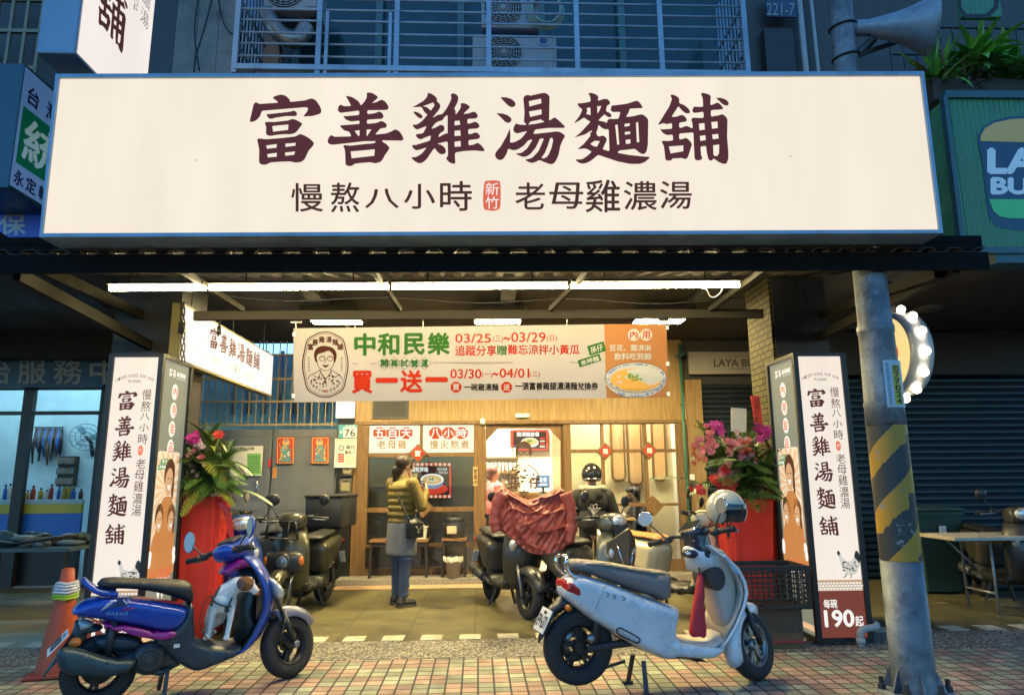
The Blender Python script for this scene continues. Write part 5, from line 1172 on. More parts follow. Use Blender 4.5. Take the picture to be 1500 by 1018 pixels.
def rtext(s,quad,m_i,bo=.02):
    (ax,ay),(bx,by),(dx,dy)=quad
    b.text(s,(0,0,1,1),lambda u,v_:b3(ax+(bx-ax)*u+(dx-ax)*v_,ay+(by-ay)*u+(dy-ay)*v_),m_i,bo)
b.fill([[(860,507),(884,500),(888,514),(864,521)]],b2,0);rtext('孫仔',((864,509),(882,503.5),(866,518)),3);b.fill([[(846,528),(878,518),(881,528),(849,538)]],b2,0);rtext('來呷麵',((850,529),(876,521),(852,536)),3)
for(x,ch)in((928.5,'內'),(946.5,'用')):b.disc((x,490.5),9,9,b2,3,12);b.text(ch,(x-5.5,485,x+5.5,496),b3,1,.02)
b.text('豆花、霜淇淋',(893,505,954,514),b2,3,.025);b.text('飲料吃到飽',(900,517,954,527),b2,3,.025)
bowl=[(886,553)]+[(931.5+45.5*math.cos(R(180-t)),553+30*math.sin(R(180-t)))for t in range(0,181,6)]
b.fill([[(p[0],min(p[1],581.5))for p in bowl[1:]]],b2,3)
for k in range(46):
    a_=R(rnd.uniform(5,175));rr=rnd.uniform(.88,1.0);b.disc((931.5+44*rr*math.cos(a_),min(553+29*rr*math.sin(a_),580)),rnd.uniform(.8,2.2),rnd.uniform(.7,1.5),b3,4,7)
b4=lambda x,y:bp(x,y,4);b5=lambda x,y:bp(x,y,5);b6=lambda x,y:bp(x,y,6)
b.disc((931.5,553),45.5,22.5,b3,2,40);b.disc((931.5,553),44.6,21.8,b4,3,40)
for k in range(60):
    a_=rnd.uniform(0,2*math.pi);b.disc((931.5+41*math.cos(a_),553+19.3*math.sin(a_)),rnd.uniform(1,3),rnd.uniform(.7,1.5),b5,4,7)
b.disc((931.5,556),37.5,17,b5,5,36)
for k in range(40):
    a_=rnd.uniform(0,2*math.pi);q=rnd.uniform(.1,.9);b.disc((931.5+35*q*math.cos(a_),556+15*q*math.sin(a_)),rnd.uniform(2,4.5),rnd.uniform(1.3,3),b6,rnd.choice([6,6,3,5]),8)
b7=lambda x,y:bp(x,y,7)
for k in range(34):b.disc((931.5+rnd.uniform(-12,12),552+rnd.uniform(-5,5)),rnd.uniform(1,2.2),rnd.uniform(.8,1.6),b7,7,6)
T.sub(b,'print',bc,cloth)
b=MB()
for(x,y)in((434,481),(520,480),(620,479),(720,478),(830,476.5),(972,475)):q=bp(x,y,0);b.bar(q+V((0,0,-.01)),V((q.x,YB,P(x,462,YB).z)),.007)
for(x,y)in((431,490),(430,580),(977,480),(978,533),(979,577)):b.box(bp(x,y,2),(.025,.012,.035))
for(x,y)in((434,470),(972,468)):b.box(bp(x,y,4),(.09,.03,.04))
T.part(b,'ties',mat('tie_white',(0.6,0.6,0.6),0.5))

# ------------------------------------------------------------------ round bulb sign behind the pole
Xd,Yd_,Zd_,rd=4.0,6.58,P(1332,512,6.3).z,0.415
T=At('round_sign','round yellow lit sign with globe bulbs round its silver rim','sign',(Xd+.1,Yd_,Zd_-rd))
mt=Matrix.Translation((Xd,Yd_,Zd_))@Euler((0,R(90),0)).to_matrix().to_4x4()
b=MB();b.lathe([(rd-.05,0),(rd,0),(rd,.2),(rd-.05,.2)],48,mt);T.part(b,'rim',mat('rim_silver',(0.75,0.74,0.72),0.35,0.1,var=.08))
b=MB();b.lathe([(0,0.012),(rd-.05,0.012)],48,mt);b.lathe([(0,0.19),(rd-.05,0.19)],48,mt);fc=T.part(b,'face',lit('round_face',(1.0,0.76,0.30),0.95,0.05))
b=MB();rs=lambda y,z,k=1:V((Xd+.009,Yd_-y,Zd_-z))
for k,ch in enumerate('富善雞湯麵舖'):brush(b,ch,(-.06+.13*(k//3),-.2+.14*(k%3),.05+.13*(k//3),-.075+.14*(k%3)),lambda x,y:rs(-x,y),0)
b.disc((-.14,0),.03,.06,lambda x,y:rs(-x,y),1,12);b.text('FU SHAN',(-.16,.24,.16,.29),lambda x,y:rs(-x,y),0);T.sub(b,'lettering',[dark_film,seal_film],fc)
for k in range(14):
    a_=2*math.pi*k/14+.1;q=V((Xd+.1,Yd_+(rd+.035)*math.cos(a_),Zd_+(rd+.035)*math.sin(a_)))
    b=MB();b.ell(q,.04,None,0,14,8);T.part(b,'bulb',lit('globe_bulb',(1.0,0.86,0.62),13.0))
b=MB();b.bar((Xd+.1,Yd_,Zd_+rd-.01),(Xd+.1,Yd_,3.3),.05);b.bar((Xd+.1,6.5,Zd_+.3),(3.38,6.7,Zd_+.3),.04);T.part(b,'bracket',dark_steel)

# ------------------------------------------------------------------ projecting signs at the left
XL=-2.78;zb3=PX(110,79,XL).z;yA=XL*FPX/(110-711);yA=PX(110,79,XL).y;yB2=yA+.96
T=At('projecting_sign','tall white projecting sign above the left end of the main sign','sign',(XL-.2,(yA+yB2)/2,zb3))
xl2=P(56,60,yA).x
b=MB();b.box(((XL+xl2)/2-.005,(yA+yB2)/2,zb3+1.5),(XL-xl2,yB2-yA,3.0),bev=.01);T.part(b,'casing',mat('casing_blue',(0.22,0.29,0.36),0.4,0.4,var=.15,scale=3))
ls=lambda y,z,k=1:V((XL+.003*k,yA+y,zb3+z))
b=MB();b.poly([ls(.02,.02,0),ls(.94,.02,0),ls(.94,2.98,0),ls(.02,2.98,0)]);fc=T.part(b,'face',lit('proj_face',(1.0,0.90,0.83),0.9,.05))
b=MB();lsy=lambda y,z,k=1:ls(y,-z,k)
brush(b,'舖',(.17,-.83,.55,-.36),lsy,0);brush(b,'麵',(.17,-1.37,.55,-.92),lsy,0);brush(b,'湯',(.17,-1.9,.55,-1.45),lsy,0)
for k,ch in enumerate('湯濃雞母老'):b.text(ch,(.74,-.93-k*.17,.87,-.79-k*.17),lsy,1)
for k,ch in enumerate('POHS'):b.text(ch,(.63,-.86-k*.06,.69,-.81-k*.06),lsy,1)
T.sub(b,'lettering',[dark_film,_M['film_grey']],fc)
b=MB();b.bar((XL-.1,yB2,zb3+.5),(XL-.1,6.36,zb3+.5),.05);b.bar((XL-.1,yB2,zb3+2),(XL-.1,6.36,zb3+2),.05);T.part(b,'bracket',dark_steel)
XT=-3.62;q0=PX(38,98,XT);q1=PX(17,272,XT);yT=q0.y
T=At('tyre_sign','dim blue tyre shop box sign with a green square at the left edge','sign',(XT-.2,yT+.5,q1.z))
zT1,zT0=q0.z,q1.z
b=MB();b.box((XT-.25,yT+.5,(zT0+zT1)/2),(.48,1.0,zT1-zT0+.06),bev=.01);T.part(b,'casing',mat('casing_teal',(0.02,0.08,0.11),0.35,0.2,var=.2))
ts=lambda y,z,k=1:V((XT-.008+.004*k,yT+y,zT1-z*(zT1-zT0)))
b=MB();b.poly([ts(0,1),ts(.98,1),ts(.98,0),ts(0,0)]);fc=T.part(b,'face',mat('tyre_white',(0.30,0.42,0.60),0.35,emit=(0.06,0.14,0.3),es=0.5))
b=MB();t2=lambda y,z:ts(y,z,2);t3=lambda y,z:ts(y,z,3);t1=t2
b.text('台',(.06,.12,.20,.27),t2,0,.03);b.text('灣',(.30,.12,.44,.27),t2,0,.03);b.text('輪胎',(.54,.12,.92,.27),t2,0,.03)
b.fill([[(.03,.32),(.6,.32),(.6,.80),(.03,.80)]],t2,1);
b.text('統',(.08,.38,.54,.74),t3,2,.025)
b.text('永',(.03,.85,.14,.97),t2,0,.03);b.text('定',(.17,.85,.29,.97),t2,0,.03);b.text('輪',(.33,.85,.46,.97),t2,0,.03);b.text('業',(.52,.85,.65,.97),t2,0,.03)
T.sub(b,'lettering',[mat('tyre_navy',(0.01,0.02,0.09),0.5),mat('tyre_green',(0.0,0.14,0.07),0.5,emit=(0,.1,.05),es=.3),mat('tyre_pale',(0.5,0.65,0.65),0.5,emit=(.25,.4,.4),es=.3)],fc)
b=MB();b.bar((XT-.2,yT+1,zT1-.2),(XT-.2,6.5,zT1-.2),.05);T.part(b,'bracket',dark_steel)
flat('blue_sign','blue sign with pale characters below the tyre sign at the left edge','sign',(-140,309,60,372),5.6,mat('sign_blue',(0.02,0.06,0.36),0.4,emit=(.01,.04,.25),es=.3),lambda b,pos:(b.text('保',(0,313,37,344),pos,0,.03),b.text('養',(-4,349,34,374),pos,0,.03),b.text('機車',(-90,313,-8,344),pos,0,.03)),[mat('char_pale',(0.42,0.52,0.62),0.5)],.08)
T=At('awning','dark tin awning over the neighbouring workshop at the far left','awning',(-6,5.2,3.0));b=MB();b.box((-6.2,5.6,3.12),(5.2,1.9,.05),(R(-6),0,0));b.box((-6.2,4.72,2.98),(5.2,.05,.12));T.part(b,'sheet',corr)
b=MB();b.bar((-3.9,4.8,3.0),(-3.9,6.4,3.2),.05);T.part(b,'rail',dark_steel)

# ------------------------------------------------------------------ green burger shop sign at the right
YGn=4.78
T=At('burger_sign','green ribbed sign with a burger emblem at the right edge','sign',P(1450,365,YGn))
g=lambda x,y,k=0:P(x,y,YGn-.003*k)
rib=mat('sign_green',(0.07,0.27,0.14),0.45,var=.12,scale=4,dirt=.2);N_,L_,B_=nodes(rib)
tc=N_.new('ShaderNodeTexCoord');wv=N_.new('ShaderNodeTexWave');wv.inputs['Scale'].default_value=7.5;wv.inputs['Distortion'].default_value=0;L_.new(tc.outputs['Object'],wv.inputs['Vector']);bp_=N_.new('ShaderNodeBump');bp_.inputs['Strength'].default_value=.9;bp_.inputs['Distance'].default_value=.02;L_.new(wv.outputs[0],bp_.inputs['Height']);L_.new(bp_.outputs[0],B_.inputs['Normal'])
b=MB();cq=[g(1411,362),g(1800,365),g(1800,147),g(1386,144)];b.add(cq+[q+V((0,.2,0))for q in cq],[(0,1,2,3),(7,6,5,4),(0,4,5,1),(1,5,6,2),(2,6,7,3),(3,7,4,0)]);T.part(b,'panel',rib)
b=MB();b.bar(g(1382,140),g(1800,143),.05,.06);b.bar(g(1382,142),g(1409,366),.035,.05);b.bar(g(1409,367),g(1800,369),.04,.05);b.box(g(1600,376)+V((0,.1,0)),(1.5,.2,.1));T.part(b,'frame',mat('frame_teal',(0.03,0.10,0.12),0.4))
b=MB();bun=smooth_poly([(1432,205),(1435,190),(1450,178),(1480,170),(1530,168),(1590,172),(1620,190),(1626,210),(1640,225),(1640,320),(1620,338),(1500,338),(1460,334),(1450,322),(1446,300),(1440,240)],3)
bun=[(1432,208),(1433,198),(1440,186),(1455,177),(1480,171),(1530,168),(1590,172),(1615,182),(1626,200),(1630,214),(1640,225),(1640,320),(1634,332),(1620,338),(1500,338),(1468,335),(1455,328),(1449,316),(1446,300),(1440,240)];b.fill([bun],lambda x,y:g(x,y,1),0);b.fill([[(1436,207),(1437,198),(1443,188),(1457,180),(1480,175),(1530,172),(1588,176),(1610,185),(1620,200),(1622,212)]],lambda x,y:g(x,y,2),1);b.fill([[(1449,292),(1630,292),(1628,308),(1618,318),(1605,320),(1480,320),(1464,317),(1455,309)]],lambda x,y:g(x,y,2),2)
b.text('LAYA',(1449,219,1600,253),lambda x,y:g(x,y,2),3,.06);b.text('BURGER',(1453,261,1620,284),lambda x,y:g(x,y,2),3,.06)
T.part(b,'emblem',[mat('em_navy',(0.015,0.07,0.13),0.4),mat('em_tan',(0.82,0.46,0.13),0.45),mat('em_green',(0.10,0.6,0.20),0.45),mat('em_white',(0.85,0.85,0.85),0.45)])
b=MB();b.bar((3.6,4.98,3.6),(3.6,6.4,3.6),.05);b.bar((4.6,4.98,3.6),(4.6,6.4,3.6),.05);T.part(b,'bracket',dark_steel)
flat('traffic_sign','dark framed green sign cut by the top right of the picture','sign',(1404,-60,1462,24),4.7,rib,lambda b,pos:b.fill([[(1398,-62),(1470,-62),(1462,12),(1448,27),(1414,27),(1404,14)],[(1404,-58),(1464,-58),(1456,10),(1444,21),(1416,21),(1408,11)]],pos,0),[black_frame],.05)
# ------------------------------------------------------------------ scooters
tyre_m=mat('tyre_rubber',(0.018,0.018,0.018),0.75,var=0.3,scale=20,bump=0.3,bscale=70);rim_d=mat('rim_dark',(0.03,0.03,0.032),0.35,0.5,var=.2,scale=10)
rim_s=mat('rim_grey',(0.22,0.23,0.24),0.35,0.8,var=.3,scale=12,dirt=.4);chrome_m=mat('bright_chrome',(0.75,0.75,0.76),0.08,1.0);blk=mat('black_plastic',(0.022,0.023,0.025),0.42,var=.2,scale=9);rubber=mat('grip_rubber',(0.015,0.015,0.015),0.7)
lens_clear=mat('lens_clear',(0.6,0.62,0.62),0.06,0.55,var=.35,scale=40);amber=mat('lens_amber',(0.6,0.16,0.02),0.2,var=.1);redlens=mat('lens_red',(0.45,0.015,0.012),0.15,var=.25,scale=50,coat=.5);mirror_g=mat('mirror_glass',(0.36,0.33,0.30),0.28,.55);plate_w=mat('plate_enamel',(0.72,0.72,0.68),0.4,var=.05);plate_k=mat('plate_black',(0.02,0.02,0.02),0.5)
engine_m=mat('engine_grey',(0.07,0.075,0.08),0.5,0.4,var=.3,scale=14,dirt=.4)
RY=lambda a:Matrix.Rotation(a,4,'Y')
RX90=Matrix.Rotation(R(90),4,'X')
class Loc:
    def __init__(s,name,label,cat,loc,rz,group=None):s.e=thing(name,label,cat,loc,rz,group);s.M=Matrix.Translation(V(loc))@Matrix.Rotation(rz,4,'Z');s.I=s.M.inverted()
    def part(s,mb,name,mats,parent=None,mx=None):
        o=mb.build(name,mats,parent or s.e)
        if mx is not None:o.data.transform(mx)
        return o
    def tr(s,pts,ox,oy,k,y=0.0):
        """picture outline -> (x, z) in the upright plane at local y"""
        p0=s.M@V((0,y,0));n=(s.M.to_3x3()@V((0,1,0)))
        out=[]
        for(cx_,cy_)in pts:
            q=s.I@PP(ox+cx_/k,oy+cy_/k,p0,n);out.append((q.x,q.z))
        return out
def wheel(sc,name,c,r,w,mx=None,spokes=5,rm=None,disc=True,rr=.58):
    rm=rm or rim_d
    ax=Matrix.Translation((c[0],c[1],c[2]))@RX90
    b=MB();k=w/2
    b.lathe([(r*rr,-k*.75),(r*.78,-k),(r*.93,-k*.85),(r*.985,-k*.45),(r,0),(r*.985,k*.45),(r*.93,k*.85),(r*.78,k),(r*rr,k*.75)],40,ax)
    t=sc.part(b,name,tyre_m,None,mx)
    b=MB();b.lathe([(r*rr*1.01,-k*.78),(r*(rr+.04),-k*.86),(r*(rr+.02),-k*.6),(r*rr*.9,-k*.5),(r*rr*.9,k*.5),(r*(rr+.02),k*.6),(r*(rr+.04),k*.86),(r*rr*1.01,k*.78)],32,ax)
    b.tube([ax@V((0,0,-k*.9)),ax@V((0,0,k*.9))],r*.16,14)
    for i in range(spokes):
        a_=2*math.pi*i/spokes+.3
        for da in(-.16,.16):b.bar(ax@V((r*.12*math.cos(a_),r*.12*math.sin(a_),0)),ax@V((r*rr*.95*math.cos(a_+da),r*rr*.95*math.sin(a_+da),0)),.022,.03,up=(0,1,0))
    sc.part(b,'rim',rm,t,mx)
    if disc:
        b=MB();b.lathe([(r*.2,-k*.95),(r*.45,-k*.95),(r*.45,-k*1.0),(r*.2,-k*1.0)],28,ax);sc.part(b,'brake_disc',rim_s,t,mx)
    return t
def shield(b,prof,bulge,th=.03,mi=0,n=12):
    """leg shield: prof rows (x, z, half width), edges swept back by bulge"""
    rings=[]
    for(x,z,hw)in prof:
        ro=[];ri=[]
        for i in range(n+1):
            u=-1+2*i/n;bx=-bulge*abs(u)**2.0
            ro.append(V((x+bx,hw*u,z)));ri.append(V((x+bx-th*(.35+.65*(1-abs(u)**4)),hw*u*.985,z)))
        rings.append(ro+ri[::-1])
    b.loft(rings,mi)
def steer_mx(pivot,rake,ang):
    ax=V((-math.sin(rake),0,math.cos(rake)));return Matrix.Translation(pivot)@Matrix.Rotation(ang,4,ax)@Matrix.Translation(-V(pivot))
def mirror(sc,base,tip,r,mx,shape='round',back=None,face=(-1,0,0.05),name='mirror'):
    b=MB();b.tube(smooth_poly([tuple(base),tuple((V(base)+V(tip))/2+V((0,(V(tip)-V(base)).y*.15,.01))),tuple(V(tip)+V((.02,0,-.02)))],4,False),.006,8);m=sc.part(b,name,blk,None,mx)
    f=V(face).normalized();rot=f.to_track_quat('Z','Y').to_matrix().to_4x4();mt_=Matrix.Translation(V(tip))@rot
    sy=1.0 if shape=='round' else.62;sx_=1.0 if shape=='round' else 1.25
    sq=Matrix.Diagonal((sy,sx_,1,1))if shape!='round' else Matrix.Identity(4)
    b=MB();b.lathe([(0,-.03),(r*.6,-.026),(r*.95,-.012),(r,0),(r*.97,.004),(r*.9,.004)],26,mt_@sq);sc.part(b,'shell',back or blk,m,mx)
    b=MB();b.lathe([(0,.0045),(r*.91,.0045)],26,mt_@sq);sc.part(b,'glass',mirror_g,m,mx)
def bars(sc,c,hw,mx,drop=.05,back=.08,lever=True):
    """handlebar tube, grips, switch blocks and levers"""
    b=MB();b.tube(smooth_poly([(c[0]-back,-hw+.1,c[2]),(c[0]-back*.5,-hw*.45,c[2]+.02),(c[0],0,c[2]-.02),(c[0]-back*.5,hw*.45,c[2]+.02),(c[0]-back,hw-.1,c[2])],5,False),.014,10);h=sc.part(b,'handlebar',blk,None,mx)
    for s in(-1,1):
        b=MB();b.tube([(c[0]-back,s*(hw-.115),c[2]),(c[0]-back-.02,s*hw,c[2]-.008)],[.019,.018],12);b.lathe([(0,0),(.021,0),(.021,.012),(0,.012)],12,Matrix.Translation((c[0]-back-.02,s*(hw-.003)-.006,c[2]-.008))@Matrix.Rotation(R(90),4,'X'));sc.part(b,'grip',rubber,h,mx)
        b=MB();b.box((c[0]-back+.005,s*(hw-.15),c[2]),(.06,.07,.05),bev=.015);b.box((c[0]-back-.03,s*(hw-.15),c[2]+.005),(.012,.02,.014),mi=1,bev=.003);sc.part(b,'switch_block',[blk,amber],h,mx)
        if lever:b=MB();b.tube(smooth_poly([(c[0]-back+.05,s*(hw-.16),c[2]-.005),(c[0]-back+.055,s*(hw-.09),c[2]-.012),(c[0]-back+.04,s*(hw+.0),c[2]-.018)],3,False),[.008]*6+[.009],6);sc.part(b,'brake_lever',rim_s,h,mx)
    for s in(-1,1):b=MB();b.tube(smooth_poly([(c[0]-back+.04,s*(hw-.17),c[2]),(c[0]+.05,s*(hw-.2),c[2]+.035),(c[0]+.11,s*.10,c[2]-.01),(c[0]+.10,s*.06,c[2]-.12),(c[0]+.06,s*.05,c[2]-.2)],4,False),.0055,6);sc.part(b,'cable',blk,h,mx)
    return h
def plate(sc,c,rx,txt,mx=None,w=.26,h=.15):
    m=Matrix.Translation(c)@RY(rx)
    b=MB();b.box((0,0,0),(.006,w,h),m,bev=.004);p=sc.part(b,'licence_plate',plate_w,None,mx)
    b=MB();b.text(txt,(-w*.42,-h*.2,w*.42,h*.32),lambda x,y:m@V((-.0045,-x,-y)),0,.02);b.disc((0,-h*.33),.03,.012,lambda x,y:m@V((-.0045,-x,-y)),0,12);sc.part(b,'lettering',plate_k,p,mx)
def fender_arc(b,c,r,w,a0,a1,th=.012,mi=0,n=14):
    rings=[]
    for i in range(n+1):
        a_=R(a0+(a1-a0)*i/n);e=1-.35*abs(2*i/n-1)**3
        pr=[(-1,-.055),(-.95,-.01),(-.6,.012),(0,.018),(.6,.012),(.95,-.01),(1,-.055)]
        ring=[V((c[0]+(r+q[1])*math.cos(a_),w*e*q[0],c[2]+(r+q[1])*math.sin(a_)))for q in pr]+[V((c[0]+(r+q[1]-th)*math.cos(a_),w*e*q[0]*.94,c[2]+(r+q[1]-th)*math.sin(a_)))for q in pr[::-1]]
        rings.append(ring)
    b.loft(rings,mi)

# ---- silver white electric scooter -------------------------------------------------
def silver_scooter():
    yaw=R(13);L=1.2
    sc=Loc('scooter','silver white electric scooter with red taillight, nearest in front of the shop','scooter',(0.665,4.75,0),yaw,'scooters parked under the arcade')
    T6=lambda pts,y=0.0:sc.tr(pts,760,700,3.202,y)
    T3=lambda pts,y=0.0:sc.tr(pts,780,800,4.85,y)
    Tw=lambda pts,y=0.0:sc.tr(pts,1000,820,5.357,y)
    Th=lambda pts,y=0.0:sc.tr(pts,940,700,6.784,y)
    body=mat('pearl_white',(0.58,0.60,0.63),0.33,0.1,var=.06,scale=5,coat=.4,dirt=.09,dcol=(.25,.23,.21),rvar=.15);beige=mat('beige_plastic',(0.42,0.37,0.32),0.5,var=.1,scale=8);seat_m=mat('seat_grey_brown',(0.19,0.155,0.145),0.6,bump=.25,bscale=120,var=.08)
    rc=T6([(278,788)])[0];r_=0.228
    # front wheel with the steering turned to the left
    fc=(L,0,r_);pv=V((L-.16,0,.62));rk=R(26);SM=steer_mx(pv,rk,R(27))
    wheel(sc,'rear_wheel',(rc[0],0,rc[1]),r_+.008,.11,None,5,rim_d)
    fz=(SM@V(fc)).z;SM=Matrix.Translation((0,0,r_-fz))@SM
    wheel(sc,'front_wheel',fc,r_,.1,SM,6,rim_s)
    wf=lambda x,z:max(.45,min(1.0,.62+.55*(x+.32)))
    # tail and side panels
    out=T6([(192,530),(200,495),(225,462),(262,445),(330,462),(410,487),(490,517),(560,545),(640,570),(705,592),(712,600),(703,650),(695,695),(700,725),(716,748),(700,800),(690,828),(640,832),(600,815),(560,798),(520,777),(480,755),(440,730),(400,703),(360,680),(320,655),(280,625),(235,590),(205,560)],0)
    b=MB();b.pillow(smooth_poly(out,2),.185,.052,wf=wf,p=2.8);sc.part(b,'body',body)
    ring=T3([(610,597),(625,585),(650,590),(740,640),(768,665),(755,685),(735,685),(640,640),(615,620)],-.185)
    b=MB();q=smooth_poly(ring,3);b.tube([(x,-.186*wf(x,z),z)for x,z in q],.005,6,closed=True);
    sm_=T3([(527,280),(456,450)],-.17);b.tube([(x,-.184*wf(x,z),z)for x,z in(sm_[0],((sm_[0][0]+sm_[1][0])/2,(sm_[0][1]+sm_[1][1])/2),sm_[1])],.0022,4);sc.part(b,'trim',blk)
    bl=MB();q=T3([(530,330),(665,390)],-.186)
    for k,px in enumerate((535,580,645)):
        (xa,za),=T3([(px,345+k*14)],-.187);yy=-.188*wf(xa,za)-.002;bl.tube(smooth_poly([(xa,yy,za+.012),(xa+.02,yy,za+.002),(xa+.016,yy,za-.012),(xa+.002,yy,za-.008)],3,False),.0025,5)
    sc.part(bl,'badge',blk)
    # under-seat lid line, underbody
    b=MB();ub=T6([(420,720),(560,800),(700,840),(880,858),(820,830),(700,760),(560,700)],0);b.pillow(smooth_poly(ub,2),.13,.04);sc.part(b,'underbody',blk)
    # floor board: rim and tray
    fl=T6([(700,745),(760,765),(830,778),(900,787),(955,782),(985,765),(972,800),(945,835),(905,853),(840,852),(780,847),(690,832)],-.17)
    b=MB();b.pillow(smooth_poly(fl,2),.19,.03,p=3);sc.part(b,'floor_board',body)
    zf=max(p[1]for p in fl[3:5])
    xa,xb=fl[0][0]-.06,fl[5][0]
    b=MB();rows=[]
    for i in range(9):
        t_=i/8;x=xa+(xb-xa)*t_;z=fl[0][1]+(fl[3][1]-fl[0][1])*min(1,t_*1.5)+.004+(.05*max(0,t_-.8)/.2)
        rows.append([V((x,-.165,z-.02)),V((x,-.16,z)),V((x,.16,z)),V((x,.165,z-.02))])
    b.loft(rows,closed=False,caps=False);sc.part(b,'floor_mat',beige)
    # leg shield
    near=T6([(870,300),(925,325),(985,375),(1035,430),(1062,490),(1070,540),(1058,600),(1030,680),(990,755),(945,815)],-.19)
    hws=[.06,.11,.16,.19,.205,.21,.208,.2,.195,.185]
    b=MB();shield(b,[(x+.075,z,h)for(x,z),h in zip(near,hws)],.075,.045);sc.part(b,'leg_shield',body)
    b=MB();shield(b,[(x+.075-.05,z,h*.9)for(x,z),h in list(zip(near,hws))[1:9]],.05,.03)
    kx,kz=near[4];b.pillow(smooth_poly([(kx-.10+px,kz+pz)for px,pz in((-.10,.16),(0.0,.22),(.08,.12),(.10,-.08),(.06,-.24),(-.02,-.30),(-.08,-.1))],4),.12,.05)
    sc.part(b,'inner_panel',beige)
    c6,=T6([(935,472)],-.125);b=MB();b.pillow([(c6[0]+.062*math.cos(t),c6[1]+.082*math.sin(t))for t in[k*.314 for k in range(20)]],.127,.012,p=4);sc.part(b,'knee_pad',mat('pad_brown',(0.05,0.04,0.036),0.7))
    lamp=Th([(800,770),(830,790),(925,925),(930,955),(905,950),(815,820)],-.17)
    b=MB();b.pillow(smooth_poly(lamp,2),.02,.012,Matrix.Translation((.012,-.185,0)));sc.part(b,'front_marker',mat('marker_blue',(0.25,0.45,0.65),0.2))
    # front apron below the bars
    pil=MB();pil.pillow([(near[0][0]-.06,near[0][1]-.05),(near[0][0]+.05,near[0][1]-.02),(near[1][0]+.07,near[1][1]-.03),(near[3][0]+.02,near[3][1]-.06),(near[3][0]-.1,near[3][1]-.06),(near[0][0]-.04,near[0][1]-.2)],.1,.05);sc.part(pil,'apron',body)
    b=MB();q=T6([(778,350)],-.05)[0];b.pillow(smooth_poly([(q[0]-.04,q[1]-.015),(q[0]-.035,q[1]+.02),(q[0]+.05,q[1]+.015),(q[0]+.06,q[1]-.03),(q[0],q[1]-.035)],2),.05,.02,Matrix.Translation((.02,-.06,0)));b.ell((q[0],-.105,q[1]),(.022,.008,.016),None,1);sc.part(b,'lock_panel',[blk,chrome_m])
    # seat
    st_=T6([(240,425),(255,395),(300,385),(400,395),(500,413),(600,430),(690,440),(712,455),(718,520),(706,588),(640,560),(560,535),(480,505),(400,475),(330,452),(270,440)],-.1)
    b=MB();b.pillow(smooth_poly(st_,2),.15,.06,wf=lambda x,z:max(.6,min(1,.75+.35*(x+.2))),p=2.4);sc.part(b,'seat',seat_m)
    top=T6([(262,398),(300,383),(400,391),(500,408),(600,425),(680,434),(700,448),(600,446),(500,432),(400,415),(300,405)],0);b=MB();b.pillow(smooth_poly(top,2),.142,.022,wf=lambda x,z:max(.6,min(1,.75+.35*(x+.2))),p=2.4);sc.part(b,'seat_cover',mat('seat_tan',(0.36,0.28,0.18),0.55,bump=.2,bscale=120))
    # grab rail, tail lamp, hugger, plate
    g_=T3([(310,215),(275,205),(245,170),(230,130),(235,95),(250,78)],-.08);b=MB()
    for s in(-1,1):b.tube(smooth_poly([(x,s*.10,z)for x,z in g_[:5]]+[(g_[5][0],s*.06,g_[5][1])],4,False),.013,10)
    b.tube([(g_[5][0],-.06,g_[5][1]),(g_[5][0],.06,g_[5][1])],.013,10);sc.part(b,'grab_rail',chrome_m)
    tl=T3([(207,250),(225,228),(290,265),(308,300),(300,335),(280,345),(215,310),(200,290)],0);b=MB();b.pillow(smooth_poly(tl,2),.138,.018,p=3);sc.part(b,'tail_light',redlens)
    hg=T3([(205,345),(300,430),(330,470),(250,460),(180,455),(120,560),(50,680),(40,665),(75,560),(110,440),(160,400)],0);b=MB();b.pillow(smooth_poly(hg,2),.055,.025);sc.part(b,'rear_fender',blk)
    am=T3([(260,440)],-.1)[0];b=MB();b.ell((am[0],-.085,am[1]),(.022,.03,.022));b.tube([(am[0],-.06,am[1]),(am[0]+.03,0,am[1]+.02)],.008,6);sc.part(b,'indicator',amber)
    pc=T3([(105,520)],0)[0];plate(sc,(pc[0]-.03,0.0,pc[1]),R(28),'EPV·6371',None,.20,.15)
    # swing arm, motor, shock, centre stand
    b=MB();b.bar((rc[0]+.03,-.08,rc[1]),(rc[0]+.42,-.06,rc[1]+.02),.05,.045,bev=.012);b.tube([(rc[0]+.08,-.085,rc[1]+.02),(rc[0]+.12,-.08,rc[1]+.27)],.022,10);b.ell((rc[0]+.06,-.085,rc[1]+.06),(.03,.025,.03),None,1);sc.part(b,'swing_arm',[blk,rim_s])
    sx,=T6([(575,850)],-.05);fx,=T6([(600,965)],-.15)
    b=MB()
    for s in(-1,1):b.bar((sx[0],s*.08,sx[1]),(fx[0],s*.14,.016),.03,.022,bev=.006);b.box((fx[0],s*.15,.012),(.07,.04,.022),bev=.005)
    b.bar((sx[0]-.05,.1,sx[1]-.04),(sx[0]-.25,.16,.10),.02);b.box((sx[0]-.27,.16,.1),(.07,.03,.015));sc.part(b,'centre_stand',blk)
    # fork, mudguard, handlebar group: all turn with the steering
    b=MB()
    for s in(-1,1):b.tube([(L-.06,s*.075,r_+.20),(L+.01,s*.075,r_)],.021,10);b.tube([(L-.13,s*.07,r_+.36),(L-.06,s*.075,r_+.2)],.015,8)
    b.tube([(L-.13,-.08,r_+.36),(L-.13,.08,r_+.36)],.02,8);b.box((L+.03,.085,r_+.06),(.05,.03,.1),bev=.01);sc.part(b,'front_fork',blk,None,SM)
    b=MB();fender_arc(b,fc,r_+.035,.07,62,205);sc.part(b,'front_fender',body,None,SM)
    hc,=Th([(520,560)],0);hc=(hc[0],0,hc[1])
    SH=steer_mx(V((hc[0],0,hc[2])),rk,R(27))
    bars(sc,(hc[0]+.02,0,hc[2]-.01),.36,SH,back=.07)
